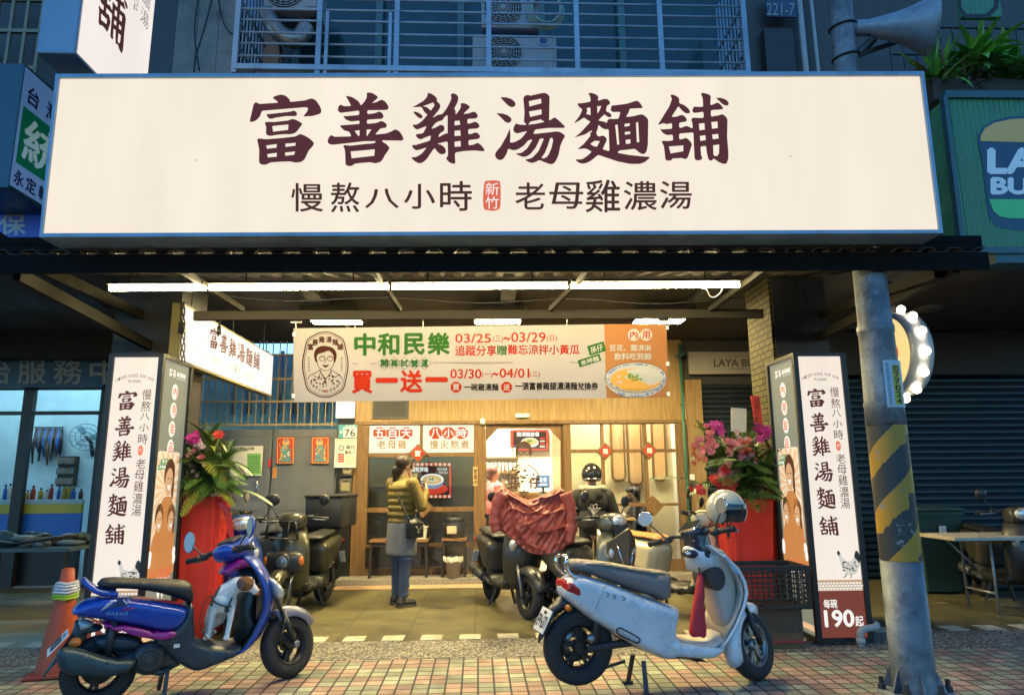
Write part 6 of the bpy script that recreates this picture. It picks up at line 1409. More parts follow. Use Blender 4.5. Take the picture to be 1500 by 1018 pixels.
    b=MB();b.pillow(smooth_poly([(hc[0]-.07,hc[2]+.0),(hc[0]-.05,hc[2]+.05),(hc[0]+.06,hc[2]+.06),(hc[0]+.08,hc[2]+.01),(hc[0]+.07,hc[2]-.16),(hc[0]+.02,hc[2]-.19),(hc[0]-.03,hc[2]-.16)],2),.085,.035);hz=sc.part(b,'head_cowl',mat('cowl_navy',(0.012,0.018,0.035),0.25,coat=.5),None,SH)
    b=MB();mt_=Matrix.Translation((hc[0]-.03,0,hc[2]+.055))@RY(R(-32));b.box((0,0,0),(.12,.15,.02),mt_,bev=.009);b.box((0,0,.011),(.095,.125,.004),mt_,1);sc.part(b,'dash',[chrome_m,mat('dash_glass',(0.03,0.035,0.03),0.1)],hz,SH)
    b=MB();b.lathe([(0,0),(.06,.004),(.065,0),(.05,-.02)],22,Matrix.Translation((hc[0]+.085,0,hc[2]-.02))@RY(R(90)));sc.part(b,'headlight',lens_clear,None,SH)
    m1=V((hc[0]-.05,.21,hc[2]));mirror(sc,m1,V((hc[0]-.1,.33,hc[2]+.16)),.055,SH,'round',chrome_m,face=(-.95,-.3,.1))
    m1=V((hc[0]-.05,-.21,hc[2]));mirror(sc,m1,V((hc[0]-.05,-.30,hc[2]+.15)),.055,SH,'round',chrome_m,face=(-.95,.2,.1))
    # red lanyard bag hanging from the hook
    rb=T6([(848,440),(862,470),(868,560),(876,735),(845,742),(803,735),(812,640),(832,520)],-.05)
    return sc,rb,hc,SH
sil,bagp,shc,SSH=silver_scooter()
T=At('bag','red folded bag hanging on the hook of the silver white scooter','bag',sil.M@V((bagp[3][0],-.03,bagp[3][1])))
b=MB();b.pillow(smooth_poly(bagp,3),.035,.03);o=T.part(b,'pouch',mat('bag_red',(0.5,0.02,0.03),0.6,bump=.3,bscale=40));o.data.transform(Matrix.Translation(T.l));o.data.transform(sil.M@Matrix.Translation((0,-.05,0)));o.data.transform(Matrix.Translation(-T.l))
b=MB();b.tube([(bagp[0][0],-.05,bagp[0][1]-.01),(bagp[0][0]-.01,-.05,bagp[0][1]+.05)],.006,6);o=T.part(b,'strap',blk);o.data.transform(Matrix.Translation(T.l));o.data.transform(sil.M);o.data.transform(Matrix.Translation(-T.l))
# open face helmet hung on the bar
hq=P(1063,746,4.93)
T=At('helmet','beige open face helmet with smoked visor hung on the silver scooter handlebar','helmet',hq-V((0,0,.13)))
mt_=Matrix.Translation(hq)@Euler((R(8),R(12),R(-35))).to_matrix().to_4x4()
def dome(b,r,a0,a1,z0,mtx,mi=0,n=28,m=9):
    """part of a sphere: azimuth range and lowest polar height"""
    vs=[];fs=[]
    for j in range(m+1):
        ph=R(90)-(R(90)-z0)*j/m
        for i in range(n+1):
            th=a0+(a1-a0)*i/n;vs.append(mtx@V((r*math.cos(ph)*math.cos(th),r*math.cos(ph)*math.sin(th),r*math.sin(ph)*1.03)))
    for j in range(m):
        for i in range(n):fs.append((j*(n+1)+i,j*(n+1)+i+1,(j+1)*(n+1)+i+1,(j+1)*(n+1)+i))
    b.add(vs,fs,mi,True)
def helmet_shell(b,mtx,r,mi=0):
    vs=[];fs=[];n,m=40,12
    for rr in(r,r*.93):
        for j in range(m+1):
            for i in range(n):
                th=2*math.pi*i/n;f=max(0,math.cos(th));low=R(-38)+R(58)*min(1,f*1.6)**1.5
                ph=R(90)-(R(90)-low)*j/m;vs.append(mtx@V((rr*math.cos(ph)*math.cos(th),rr*math.cos(ph)*math.sin(th)*.93,rr*math.sin(ph)*1.02)))
    K=(m+1)*n
    for s in(0,1):
        for j in range(m):
            for i in range(n):fs.append((s*K+j*n+i,s*K+j*n+(i+1)%n,s*K+(j+1)*n+(i+1)%n,s*K+(j+1)*n+i))
    for i in range(n):fs.append((m*n+i,m*n+(i+1)%n,K+m*n+(i+1)%n,K+m*n+i))
    b.add(vs,fs,mi,True)
b=MB();helmet_shell(b,mt_,.138);T.part(b,'shell',mat('helmet_beige',(0.46,0.43,0.33),0.18,coat=.8))
b=MB();dome(b,.146,R(-68),R(68),R(-22),mt_@Matrix.Identity(4),0,24,10)
vb=MB();vs=[]
for j in range(9):
    ph=R(30)-R(50)*j/8
    for i in range(21):
        th=R(-72+144*i/20);vs.append(mt_@V((.147*math.cos(ph)*math.cos(th),.147*math.cos(ph)*math.sin(th)*.95,.147*math.sin(ph))))
vb.add(vs,[(j*21+i,j*21+i+1,(j+1)*21+i+1,(j+1)*21+i)for j in range(8)for i in range(20)],0,True);T.part(vb,'visor',mat('visor_smoke',(0.02,0.022,0.025),0.06,coat=.5))
b=MB();b.tube(smooth_poly([tuple(mt_@V((.02,s*.12,-.08)))for s in(-1,0)]+[tuple(mt_@V((.03,.03,-.2))),tuple(mt_@V((.02,.12,-.08)))],4,False),.007,6)
for s in(-1,1):b.ell(mt_@V((.03,s*.132,.02)),.016)
T.part(b,'strap',blk)

# ---- blue scooter carrying the dog -------------------------------------------------
def blue_scooter():
    yaw=R(31);L=1.16
    sc=Loc('scooter','glossy blue scooter with magenta stripe carrying a dog, front left','scooter',(-2.43,4.72,0),yaw,'scooters parked under the arcade')
    T5=lambda pts,y=0.0:sc.tr(pts,50,720,3.417,y)
    Tf=lambda pts,y=0.0:sc.tr(pts,260,840,5.99,y)
    Tr=lambda pts,y=0.0:sc.tr(pts,60,830,5.415,y)
    Th=lambda pts,y=0.0:sc.tr(pts,260,700,6.784,y)
    blue=mat('metallic_blue',(0.006,0.055,0.36),0.28,0.2,coat=.5,var=.06,scale=3);mag=mat('magenta',(0.32,0.01,0.18),0.3,coat=.4);teal=mat('dark_teal_plastic',(0.016,0.035,0.048),0.42,var=.2,scale=6)
    seat_m=mat('seat_black',(0.02,0.02,0.02),0.5,bump=.2,bscale=120)
    r_=.215;rc=(0.0,0,r_)
    wheel(sc,'rear_wheel',rc,r_,.11,None,3,rim_d)
    fc=(L,0,r_);pv=V((L-.14,0,.6));rk=R(26);SM=steer_mx(pv,rk,R(26));fz=(SM@V(fc)).z;SM=Matrix.Translation((0,0,r_-fz))@SM
    wheel(sc,'front_wheel',fc,r_,.105,SM,3,rim_d)
    wf=lambda x,z:max(.35,min(1.0,.5+.9*(x+.28)))
    out=T5([(186,602),(205,572),(250,542),(330,520),(400,517),(480,523),(560,531),(640,542),(700,552),(745,562),(760,580),(752,612),(738,640),(715,664),(685,680),(640,684),(600,678),(520,662),(440,648),(360,635),(280,625),(210,615)],0)
    b=MB();b.pillow(smooth_poly(out,2),.175,.042,wf=wf,p=2.8);bd=sc.part(b,'body',blue)
    ms=T5([(330,640),(440,648),(520,660),(600,674),(694,668),(694,696),(662,718),(590,718),(500,704),(420,684),(350,664)],0);b=MB();b.pillow(smooth_poly(ms,2),.186,.012,wf=wf,p=3);sc.part(b,'stripe',mag)
    # decals: wing lines and letters
    dc=MB();off=lambda x,z:V((x,-.176*wf(x,z)-.004,z))
    for(p0,p1,mi)in(((480,355),(540,290),0),((500,345),(570,270),0),((520,335),(590,262),0),((655,262),(680,300),0),((690,262),(725,290),0),((640,352),(750,325),1),((655,340),(700,318),1),((735,262),(765,275),1)):
        (xa,za),(xb_,zb_)=Tr([p0,p1],-.165);dc.tube([off(xa,za),off((xa+xb_)/2,(za+zb_)/2),off(xb_,zb_)],.0035,5,mi)
    (xa,za),(xb_,zb_)=Tr([(522,385),(690,340)],-.165);dc.text('cuxi',(0,0,1,1),lambda u,v_:off(xa+(xb_-xa)*u,zb_-(zb_-za)*v_-.012*u),2,.02)
    (xa,za),=Tr([(620,300)],-.165);dc.poly([off(xa-.05,za-.02),off(xa+.045,za-.012),off(xa+.015,za+.045)],3);sc.part(dc,'decal',[mat('decal_white',(0.55,0.55,0.6),0.4),mag,mat('decal_sky',(0.15,0.33,0.5),0.4),mat('decal_navy',(0.01,0.03,0.1),0.4)])
    b=MB();gr=T5([(250,450),(275,472),(315,498),(370,510),(420,512)],-.08)
    for s in(-1,1):b.tube(smooth_poly([(x,s*(.05+.045*min(1,i/2)),z)for i,(x,z)in enumerate(gr)],4,False),.017,8)
    b.tube([(gr[0][0],-.05,gr[0][1]),(gr[0][0],.05,gr[0][1])],.016,8);sc.part(b,'grab_rail',blue)
    st_=T5([(318,476),(330,455),(352,440),(410,435),(500,439),(600,443),(700,446),(770,452),(795,470),(805,510),(804,552),(780,560),(740,548),(680,527),(600,508),(520,497),(430,493),(350,494)],-.1)
    b=MB();b.pillow(smooth_poly(st_,2),.14,.05,wf=lambda x,z:max(.65,min(1,.7+.5*(x+.1))),p=2.4);sc.part(b,'seat',seat_m)
    # dark lower body, under the seat front and the floor
    lo=T5([(640,690),(690,680),(740,630),(765,575),(800,560),(805,620),(808,700),(815,742),(860,760),(920,770),(1000,775),(1035,760),(1045,790),(1020,822),(960,850),(890,878),(820,902),(760,885),(690,840),(620,770),(590,725)],-.12)
    b=MB();b.pillow(smooth_poly(lo,2),.165,.04,p=2.8);sc.part(b,'floor_board',teal)
    q0,q1=T5([(620,745),(735,775)],-.165);b=MB();b.bar((q0[0],-.168,q0[1]),(q1[0],-.168,q1[1]),.012,.035,bev=.005);q2,=T5([(712,768)],-.16);b.box((q2[0],-.176,q2[1]),(.035,.006,.022),mi=1);sc.part(b,'side_trim',[blk,plate_w])
    # leg shield
    near=T5([(1048,318),(1090,350),(1125,400),(1150,460),(1162,525),(1158,590),(1138,655),(1105,725),(1062,785),(1025,815)],-.17);hws=[.09,.14,.17,.185,.19,.19,.185,.18,.175,.17]
    b=MB();shield(b,[(x+.09,z,h)for(x,z),h in zip(near,hws)],.09,.05);sc.part(b,'leg_shield',blue)
    b=MB();shield(b,[(x+.035,z,h*.93)for(x,z),h in list(zip(near,hws))[0:9]],.05,.03);b.pillow([(near[3][0]-.08+px,near[4][1]+pz)for px,pz in((-.05,.2),(0.06,.22),(.08,.1),(.08,-.2),(.02,-.34),(-.05,-.34),(-.06,-.1))],.13,.06);sc.part(b,'inner_panel',teal)
    mg=T5([(925,395),(975,350),(1045,308),(1075,345),(1085,375),(1010,385),(945,420)],0);b=MB();b.pillow(smooth_poly(mg,2),.13,.03);sc.part(b,'shield_cap',mag)
    re,=Tf([(690,150)],-.15);b=MB();b.lathe([(0,.006),(.025,.006),(.027,0)],20,Matrix.Translation((re[0],-.172,re[1]))@Matrix.Rotation(R(90),4,'X')@Matrix.Identity(4));b.box((re[0]+.01,-.163,re[1]),(.05,.015,.03),bev=.004,mi=1);sc.part(b,'reflector',[amber,blk])
    hl=T5([(1140,425),(1175,430),(1215,470),(1220,510),(1200,535),(1165,520),(1145,470)],0);b=MB();b.pillow(smooth_poly(hl,2),.15,.03,Matrix.Translation((.02,0,0)));sc.part(b,'turn_signal',lens_clear)
    # tail: lamp, fender, plate
    tl=T5([(218,655),(235,632),(300,645),(285,672),(240,690),(222,685)],0);b=MB();b.pillow(smooth_poly(tl,2),.09,.025);sc.part(b,'tail_light',mat('tail_clear',(0.4,0.45,0.46),0.12,.3))
    rf=T5([(215,640),(340,665),(330,690),(270,705),(215,730),(160,790),(60,915),(45,918),(120,800),(180,720),(200,670)],0);b=MB();b.pillow(smooth_poly(rf,2),.075,.02);sc.part(b,'rear_fender',teal)
    pc,=T5([(138,752)],0);plate(sc,(pc[0]-.02,0.0,pc[1]),R(41),'MPK·3208',None,.22,.15)
    am,=Tr([(270,600)],-.1);b=MB();b.ell((am[0],-.1,am[1]),(.035,.03,.03));sc.part(b,'indicator',amber)
    # engine, belt cover, exhaust, shock
    en,=T5([(575,832)],-.1);b=MB();b.lathe([(0,.05),(.075,.05),(.095,.03),(.1,-.02)],28,Matrix.Translation((en[0],-.1,en[1]))@Matrix.Rotation(R(90),4,'X'));b.lathe([(.05,.055),(.07,.062),(.078,.052)],24,Matrix.Translation((en[0],-.1,en[1]))@Matrix.Rotation(R(90),4,'X'),1)
    for k in range(10):a_=k*.628;b.bar((en[0]+.02*math.cos(a_),-.153,en[1]+.02*math.sin(a_)),(en[0]+.06*math.cos(a_),-.153,en[1]+.06*math.sin(a_)),.008,.006,1)
    b.box((en[0]+.05,.0,en[1]-.01),(.3,.2,.16),bev=.04);b.bar((en[0],-.03,en[1]+.02),(0,-.07,r_),.09,.1,bev=.03);sc.part(b,'engine',[engine_m,blk])
    ex=T5([(112,812),(130,785),(170,778),(250,790),(330,815),(420,838),(500,832),(505,862),(470,900),(380,925),(250,925),(150,905),(118,870)],-.16);b=MB();b.pillow(smooth_poly(ex,2),.065,.05,Matrix.Translation((0,-.15,0)));
    for p_ in((355,710),(540,745)):q,=Tr([p_],-.2);b.ell((q[0],-.214,q[1]),(.01,.006,.01),None,1)
    b.tube([(en[0]-.05,-.14,en[1]-.05),(en[0]+.08,-.1,en[1]-.1),(en[0]+.2,-.05,en[1]-.04)],.022,8);sc.part(b,'exhaust',[mat('exhaust_teal',(0.03,0.06,0.07),0.4,.3,var=.2),rim_s])
    b=MB();b.tube([(.02,.09,r_+.02),(.06,.09,r_+.33)],.028,10);b.tube([(.02,-.09,r_+.05),(.06,-.09,r_+.33)],.026,10);sc.part(b,'shock',blk)
    ai=T5([(300,720),(420,700),(520,720),(540,770),(440,790),(320,780)],0);b=MB();b.pillow(smooth_poly(ai,2),.07,.04,Matrix.Translation((0,-.03,0)));sc.part(b,'air_box',teal)
    b=MB()
    for s in(-1,1):b.bar((en[0]+.12,s*.08,en[1]-.05),(en[0]+.1,s*.13,.012),.025,bev=.005)
    sc.part(b,'centre_stand',blk)
    # steering group
    b=MB()
    for s in(-1,1):b.tube([(L-.1,s*.08,r_+.24),(L,s*.08,r_+.01)],.02,10);b.tube([(L-.16,s*.07,r_+.38),(L-.1,s*.08,r_+.22)],.014,8)
    b.tube([(L-.16,-.08,r_+.38),(L-.16,.08,r_+.38)],.02,8);b.ell((L,-.1,r_),(.025,.018,.025),None,1);b.tube([(L-.08,-.1,r_+.2),(L-.14,-.1,r_+.05),(L-.04,-.1,r_-.02)],.005,5);sc.part(b,'front_fork',[blk,rim_s],None,SM)
    b=MB();fender_arc(b,fc,r_+.035,.07,30,118);sc.part(b,'front_fender',mat('fender_silver',(0.17,0.17,0.25),0.35,.3),None,SM)
    hc,=T5([(985,290)],0);SH=steer_mx(V((hc[0],0,hc[1])),rk,R(26))
    bars(sc,(hc[0]+.0,0,hc[1]-.02),.35,SH,back=.09)
    c0=(hc[0],hc[1]);b=MB();b.pillow(smooth_poly([(c0[0]-.1,c0[1]-.02),(c0[0]-.085,c0[1]+.03),(c0[0]-.02,c0[1]+.05),(c0[0]+.10,c0[1]+.10),(c0[0]+.15,c0[1]+.07),(c0[0]+.12,c0[1]+.0),(c0[0]+.07,c0[1]-.07),(c0[0]-.06,c0[1]-.085)],2),.13,.05,wf=lambda x,z:max(.5,1-1.6*abs(x-c0[0]-.0)));hd=sc.part(b,'head_cowl',blue,None,SH)
    b=MB();mt2=Matrix.Translation((c0[0]-.01,0,c0[1]+.06))@RY(R(-25));b.box((0,0,0),(.10,.17,.03),mt2,bev=.012);sc.part(b,'dash',blk,hd,SH)
    b=MB();b.ell((c0[0]+.125,0,c0[1]+.01),(.035,.085,.06));sc.part(b,'headlight',lens_clear,None,SH)
    mirror(sc,V((c0[0]-.08,.2,c0[1]-.01)),V((c0[0]-.10,.34,c0[1]+.105)),.062,SH,'rect',mat('mirror_blue',(0.05,0.16,0.3),0.2,coat=.5),face=(-.9,-.55,.1))
    mirror(sc,V((c0[0]-.08,-.2,c0[1]-.01)),V((c0[0]-.06,-.30,c0[1]+.11)),.06,SH,'rect',blue,face=(-1,.1,.1))
    return sc,lo
blu,blo=blue_scooter()

# ---- the scooters parked deeper in the arcade ---------------------------------------
def generic(label,loc,rz,body,seat,steer=0.0,head='round',screen=False,rack=False,shieldc=None,mir=blk,L=1.2,tailbox=False,cover=None,vfront=None):
    sc=Loc('scooter',label,'scooter',loc,rz,'scooters parked under the arcade');r_=.225
    shieldc=shieldc or body
    wheel(sc,'rear_wheel',(0,0,r_),r_,.11,None,5,rim_d)
    fc=(L,0,r_);rk=R(26);SM=steer_mx(V((L-.15,0,.6)),rk,R(steer));fz=(SM@V(fc)).z;SM=Matrix.Translation((0,0,r_-fz))@SM
    wheel(sc,'front_wheel',fc,r_,.1,SM,5,rim_d)
    wf=lambda x,z:max(.45,min(1,.6+.8*(x+.25)))
    out=[(-.33,.64),(-.31,.71),(-.2,.75),(0,.76),(.25,.745),(.45,.71),(.5,.62),(.47,.48),(.44,.38),(.35,.36),(.2,.42),(.02,.5),(-.18,.58)]
    b=MB();b.pillow(smooth_poly(out,3),.2,.08,wf=wf);sc.part(b,'body',body)
    st_=[(-.28,.755),(-.25,.79),(-.1,.82),(.1,.80),(.3,.79),(.44,.785),(.5,.75),(.48,.715),(.3,.735),(.1,.745),(-.1,.75)]
    b=MB();b.pillow(smooth_poly(st_,3),.155,.04,wf=wf);sc.part(b,'seat',seat)
    b=MB();b.pillow(smooth_poly([(.4,.36),(.5,.345),(.8,.335),(.92,.36),(.95,.31),(.88,.24),(.6,.22),(.42,.25)],2),.18,.03,p=3);sc.part(b,'floor_board',blk)
    prof=[(L-.22,.26,.16),(L-.15,.36,.18),(L-.09,.48,.205),(L-.07,.60,.215),(L-.09,.72,.20),(L-.13,.82,.165),(L-.19,.90,.11)]
    b=MB();shield(b,prof,.12,.05);sc.part(b,'leg_shield',shieldc)
    b=MB();b.pillow([(L-.30,.35),(L-.33,.6),(L-.3,.84),(L-.2,.86),(L-.15,.6),(L-.2,.35)],.15,.05);sc.part(b,'inner_panel',blk)
    b=MB()
    for s in(-1,1):b.tube([(L-.12,s*.08,r_+.28),(L,s*.08,r_)],.02,8)
    b.tube([(L-.14,-.08,r_+.32),(L-.14,.08,r_+.32)],.02,8);sc.part(b,'front_fork',rim_s,None,SM)
    b=MB();fender_arc(b,fc,r_+.04,.075,15,150);sc.part(b,'front_fender',shieldc,None,SM)
    hc=(L-.26,0,.98);SH=steer_mx(V(hc),rk,R(steer));bars(sc,hc,.34,SH)
    b=MB();b.pillow(smooth_poly([(hc[0]-.09,.96),(hc[0]-.06,1.02),(hc[0]+.06,1.05),(hc[0]+.13,1.0),(hc[0]+.14,.92),(hc[0]+.06,.87),(hc[0]-.06,.89)],2),.14,.06,wf=lambda x,z:max(.5,1-1.5*abs(x-hc[0])));hd=sc.part(b,'head_cowl',body,None,SH)
    if head=='round':
        b=MB();b.lathe([(0,.03),(.05,.026),(.068,.01),(.07,-.02)],24,Matrix.Translation((L-.015,0,.57))@RY(R(88)));b.lathe([(.07,.012),(.082,.012),(.09,-.03)],24,Matrix.Translation((L-.015,0,.57))@RY(R(88)),1);sc.part(b,'headlight',[mat('lens_blue_grey',(0.16,0.2,0.24),0.06,.6),blk])
        b=MB();b.pillow(smooth_poly([(L-.16,.48),(L-.05,.46),(L-.025,.52),(L-.03,.64),(L-.14,.67)],2),.19,.03);sc.part(b,'lamp_mask',blk)
        for s in(-1,1):b=MB();b.ell((L-.06,s*.18,.58),(.03,.03,.05));sc.part(b,'indicator',amber)
    elif head=='cowl':
        b=MB();b.ell((hc[0]+.12,0,.97),(.05,.095,.065));sc.part(b,'headlight',lens_clear,None,SH)
        for s in(-1,1):b=MB();b.ell((L-.12,s*.13,.70),(.05,.04,.06));sc.part(b,'indicator',lens_clear)
    if vfront:
        for s in(-1,1):
            b=MB();b.prism([(.0,.92),(.16,.80),(.17,.70),(.03,.36),(0,.34)],lambda y,z:V((L-.035-.35*y+.05*(z>.8),s*y,z)),(-.03,0,0));sc.part(b,'front_cover',vfront)
            b=MB();b.tube([(L-.06,s*.10,.80),(L-.015,s*.02,.50)],.006,5);sc.part(b,'chrome_stripe',chrome_m)
        b=MB();b.prism([(-.10,.95),(.10,.95),(.06,.80),(0,.66),(-.06,.80)],lambda y,z:V((L-.015-.12*abs(y)-(z-.66)*.25,y,z)),(-.02,0,0));b.lathe([(0,.004),(.016,.004),(.018,0)],16,Matrix.Translation((L-.03,0,.80))@RY(R(80)),1);sc.part(b,'front_mask',[blk,chrome_m])
    if screen:pass
    if rack:
        b=MB()
        for pts in([(L-.0,-.16,.80),(L+.03,-.15,.92),(L-.02,-.1,.96),(L-.02,.1,.96),(L+.03,.15,.92),(L,.16,.80)],[(L-.05,-.12,.78),(L+.05,-.1,.8),(L+.05,.1,.8),(L-.05,.12,.78)]):b.tube(smooth_poly(pts,3,False),.011,8)
        for y in(-.06,.06):b.tube([(L-.02,y,.96),(L+.03,y,.82)],.008,6)
        sc.part(b,'front_rack',blk)
    mirror(sc,V((hc[0]-.05,.2,.99)),V((hc[0]-.06,.30,1.17)),.058,SH,'round',mir);mirror(sc,V((hc[0]-.05,-.2,.99)),V((hc[0]-.06,-.30,1.17)),.058,SH,'round',mir)
    b=MB();b.ell((-.32,0,.66),(.03,.12,.035));sc.part(b,'tail_light',redlens)
    b=MB();b.pillow([(-.3,.62),(-.18,.58),(-.3,.42),(-.40,.3),(-.42,.32),(-.36,.46)],.06,.02);sc.part(b,'rear_fender',blk);plate(sc,(-.375,0,.46),R(22),'NQA·5127',None,.22,.14)
    b=MB();b.box((.22,0,.3),(.34,.2,.16),bev=.05);b.tube([(.15,-.14,.28),(-.25,-.15,.34)],[.05,.06],12);b.tube([(.3,-.1,.22),(.15,-.14,.28)],.022,8);sc.part(b,'engine',engine_m)
    b=MB();b.tube([(.02,.1,r_),(.1,.1,.56)],.026,8);b.tube([(.02,-.1,r_+.05),(.1,-.1,.56)],.026,8);sc.part(b,'shock',blk)
    b=MB()
    for s in(-1,1):b.bar((.42,s*.08,.24),(.38,s*.15,.012),.025)
    sc.part(b,'centre_stand',blk)
    if tailbox:
        b=MB();b.box((-.36,0,1.0),(.46,.56,.36),bev=.03);o=sc.part(b,'top_box',blk)
        b=MB();b.box((-.36,0,1.185),(.48,.58,.035),bev=.014);b.box((-.12,0,1.12),(.02,.1,.05),bev=.006,mi=1)
        for s in(-1,1):
            for k in range(6):b.ell((-.125,s*.25,.85+k*.055),.008,None,1,8,6)
        b.bar((-.13,-.05,1.06),(-.125,.08,1.08),.02,mi=1);sc.part(b,'lid',[blk,rim_s],o);b=MB();b.box((-.3,0,.81),(.4,.3,.03));sc.part(b,'box_rack',blk)
    return sc,SH,hc
olive_m=mat('olive_grey',(0.06,0.058,0.034),0.35,.3,coat=.3,var=.08,scale=4);grey_m=mat('dark_grey_paint',(0.055,0.052,0.045),0.35,.3,coat=.3,var=.1,scale=4);cream_m=mat('cream_paint',(0.55,0.49,0.34),0.3,coat=.5,var=.04,scale=3);seat_k=mat('seat_plain',(0.02,0.02,0.02),0.5,bump=.2,bscale=120)
def place(front,yaw,L=1.2):d=R(yaw);return(front[0]-L*math.cos(d),front[1]-L*math.sin(d),0),d
l,d=place((-2.04,7.22),-98);generic('dark olive scooter with round headlamp and front rack, beside the blue one',l,d,olive_m,seat_k,0,'round',rack=True,mir=blk)
l,d=place((.44,7.18),-72);gx=generic('dark scooter with a red jacket draped over its handlebar',l,d,grey_m,seat_k,8,'cowl',shieldc=grey_m);JL,JD=l,d
l,d=place((1.30,6.40),-60);generic('grey green sport scooter with pointed front before the helmeted rider',l,d,mat('grey_green',(0.13,0.125,0.09),0.3,.3,coat=.4),seat_k,12,'cowl',vfront=mat('front_grey',(0.075,0.07,0.055),0.35,.3,coat=.3))
l,d=place((2.32,6.80),-50);generic('cream scooter with tan seat parked behind the silver white one',l,d,cream_m,mat('seat_caramel',(0.38,0.18,0.06),0.5),24,'cowl')
l,d=place((-2.27,6.72),-68);generic('blue scooter with clear headlamp half hidden behind the dog scooter',l,d,mat('royal_blue',(0.01,0.04,0.25),0.25,.2,coat=.7),seat_k,-6,'cowl')
l,d=place((-3.42,8.9),172);generic('black scooter with a large top box against the grey gate',l,d,blk,seat_k,0,'cowl',tailbox=True)
l,d=place((5.5,6.9),-100);generic('dark scooter parked at the far right edge by the folding table',l,d,grey_m,seat_k,0,'cowl')
# ------------------------------------------------------------------ people
skin=mat('skin',(0.50,0.29,0.20),0.5,var=.05,scale=6);hair_m=mat('hair_brown',(0.035,0.02,0.014),0.45,var=.4,scale=40,bump=.5,bscale=90,stretch=(1,1,.15));hair_k=mat('hair_black',(0.012,0.011,0.011),0.4,bump=.5,bscale=90)
def face(b,c,f,r):
    """head with brow, nose, lips, chin and ears; f = facing unit vector"""
    c=V(c);f=V(f).normalized();s=V((0,0,1)).cross(f).normalized();u=f.cross(s)
    rot=Matrix((f,s,u)).transposed().to_4x4()
    b.ell(c,(r*1.0,r*.8,r*1.08),rot);b.ell(c+f*r*.30-u*r*.55,(r*.58,r*.58,r*.62),rot);b.ell(c+f*r*.62-u*r*.95,(r*.3,r*.32,r*.24),rot)
    cap(b,c+f*r*.93+u*r*.05,c+f*r*1.12-u*r*.33,r*.09,r*.15);b.ell(c+f*r*.85-u*r*.68,(r*.16,r*.28,r*.10),rot)
    for k in(-1,1):
        b.ell(c+s*k*r*.8-f*r*.08-u*r*.1,(r*.2,r*.09,r*.32),rot);b.ell(c+f*r*.80+s*k*r*.34+u*r*.12,(r*.16,r*.26,r*.09),rot)
def eyes(par,c,f,r,I=None):
    c=V(c);f=V(f).normalized();s=V((0,0,1)).cross(f).normalized();u=f.cross(s)
    b=MB()
    for k in(-1,1):b.ell(c+f*r*.86+s*k*r*.35-u*r*.04,r*.12)
    b.build('eyes',mat('eye_dark',(0.02,0.015,0.012),0.15),par)
def hand(b,wrist,d,palm_n,curl,r=.0085,side=1,L=.085):
    """palm, five separate fingers, thumb off the side; d = pointing direction, fingers curl towards palm_n"""
    w=V(wrist);d=V(d).normalized();n=V(palm_n);n=(n-d*n.dot(d)).normalized();s=d.cross(n)*side
    rot=Matrix((d,s,n)).transposed().to_4x4()
    b.ell(w+d*L*.55,(L*.6,L*.48,L*.2),rot)
    for i,(off,ln)in enumerate(((-.36,.78),(-.12,.92),(.12,.86),(.34,.68))):
        p=w+d*L+s*off*L*.95;dirs=[]
        a_=0.0;q=p;rr=r
        for k,fr in enumerate((.42,.33,.25)):
            a_+=curl*(.6+.25*k+.08*i);nd=d*math.cos(a_)+n*math.sin(a_);q2=q+nd*L*ln*fr;cap(b,q,q2,rr,rr*.92,8);q=q2;rr*=.92
    p=w+d*L*.25-s*L*.42;q=p+(d*.7-s*.75+n*.3).normalized()*L*.45;cap(b,p,q,r*1.25,r*1.1,8);cap(b,q,q+(d*.9-s*.1+n*.45).normalized()*L*.36,r*1.1,r*.9,8)

# woman in the olive jacket, seen from behind, turned to the menu screen
wl=(-.945,8.05,0.004);wy=R(48)
WO=Loc('person','woman in olive quilted jacket and jeans standing with phone and black shoulder bag','person',wl,wy)
hc_=V((.035,0.0,1.535));ff=V((.9,-.42,-.12))
def f(b):
    face(b,hc_,ff,.092);cap(b,(0,0,1.33),(.02,0,1.47),.052,.05)
    for s in(-1,1):
        el=V((.08,s*.23,1.08));wr=V((.27,s*.10,1.22+(.03 if s<0 else 0)));cap(b,(0,s*.17,1.32),el,.045,.04);cap(b,el,wr,.038,.027)
        hand(b,wr,(.55,-s*.6,.6),(-.5,-s*.6,.1),.55,side=-s,L=.075)
    b.ell((-.01,0,1.1),(.10,.15,.25));b.ell((-.01,0,.9),(.11,.15,.15))
    for s in(-1,1):cap(b,(-.01,s*.08,.88),(.0+.02*s,s*.09,.48),.075,.052);cap(b,(.0+.02*s,s*.09,.48),(-.01+.04*s,s*.10,.09),.05,.036);cap(b,(-.02+.04*s,s*.10,.05),(.1+.04*s,s*.12,.045),.035,.03)
blob(f,skin,'body',WO.e,.0075,2);eyes(WO.e,hc_,ff,.092)
def f(b):
    fr=ff.normalized();b.ell(hc_+V((-.012,.004,.022))-fr*.018,(.10,.093,.098));b.ell(hc_-fr*.08+V((0,0,-.06)),(.055,.062,.075));b.ell(hc_-fr*.12+V((0,0,-.085)),(.042,.045,.06));cap(b,hc_-fr*.13+V((0,0,-.09)),hc_-fr*.12+V((0,0,-.20)),.034,.014)
    for s in(-1,1):cap(b,hc_+V((.05,s*.06,.06)),hc_+V((.02,s*.086,-.03)),.026,.016)
blob(f,hair_m,'hair',WO.e,.007,2)
jk=mat('jacket_olive',(0.185,0.130,0.026),0.65,var=.2,scale=9,bump=.5,bscale=35)
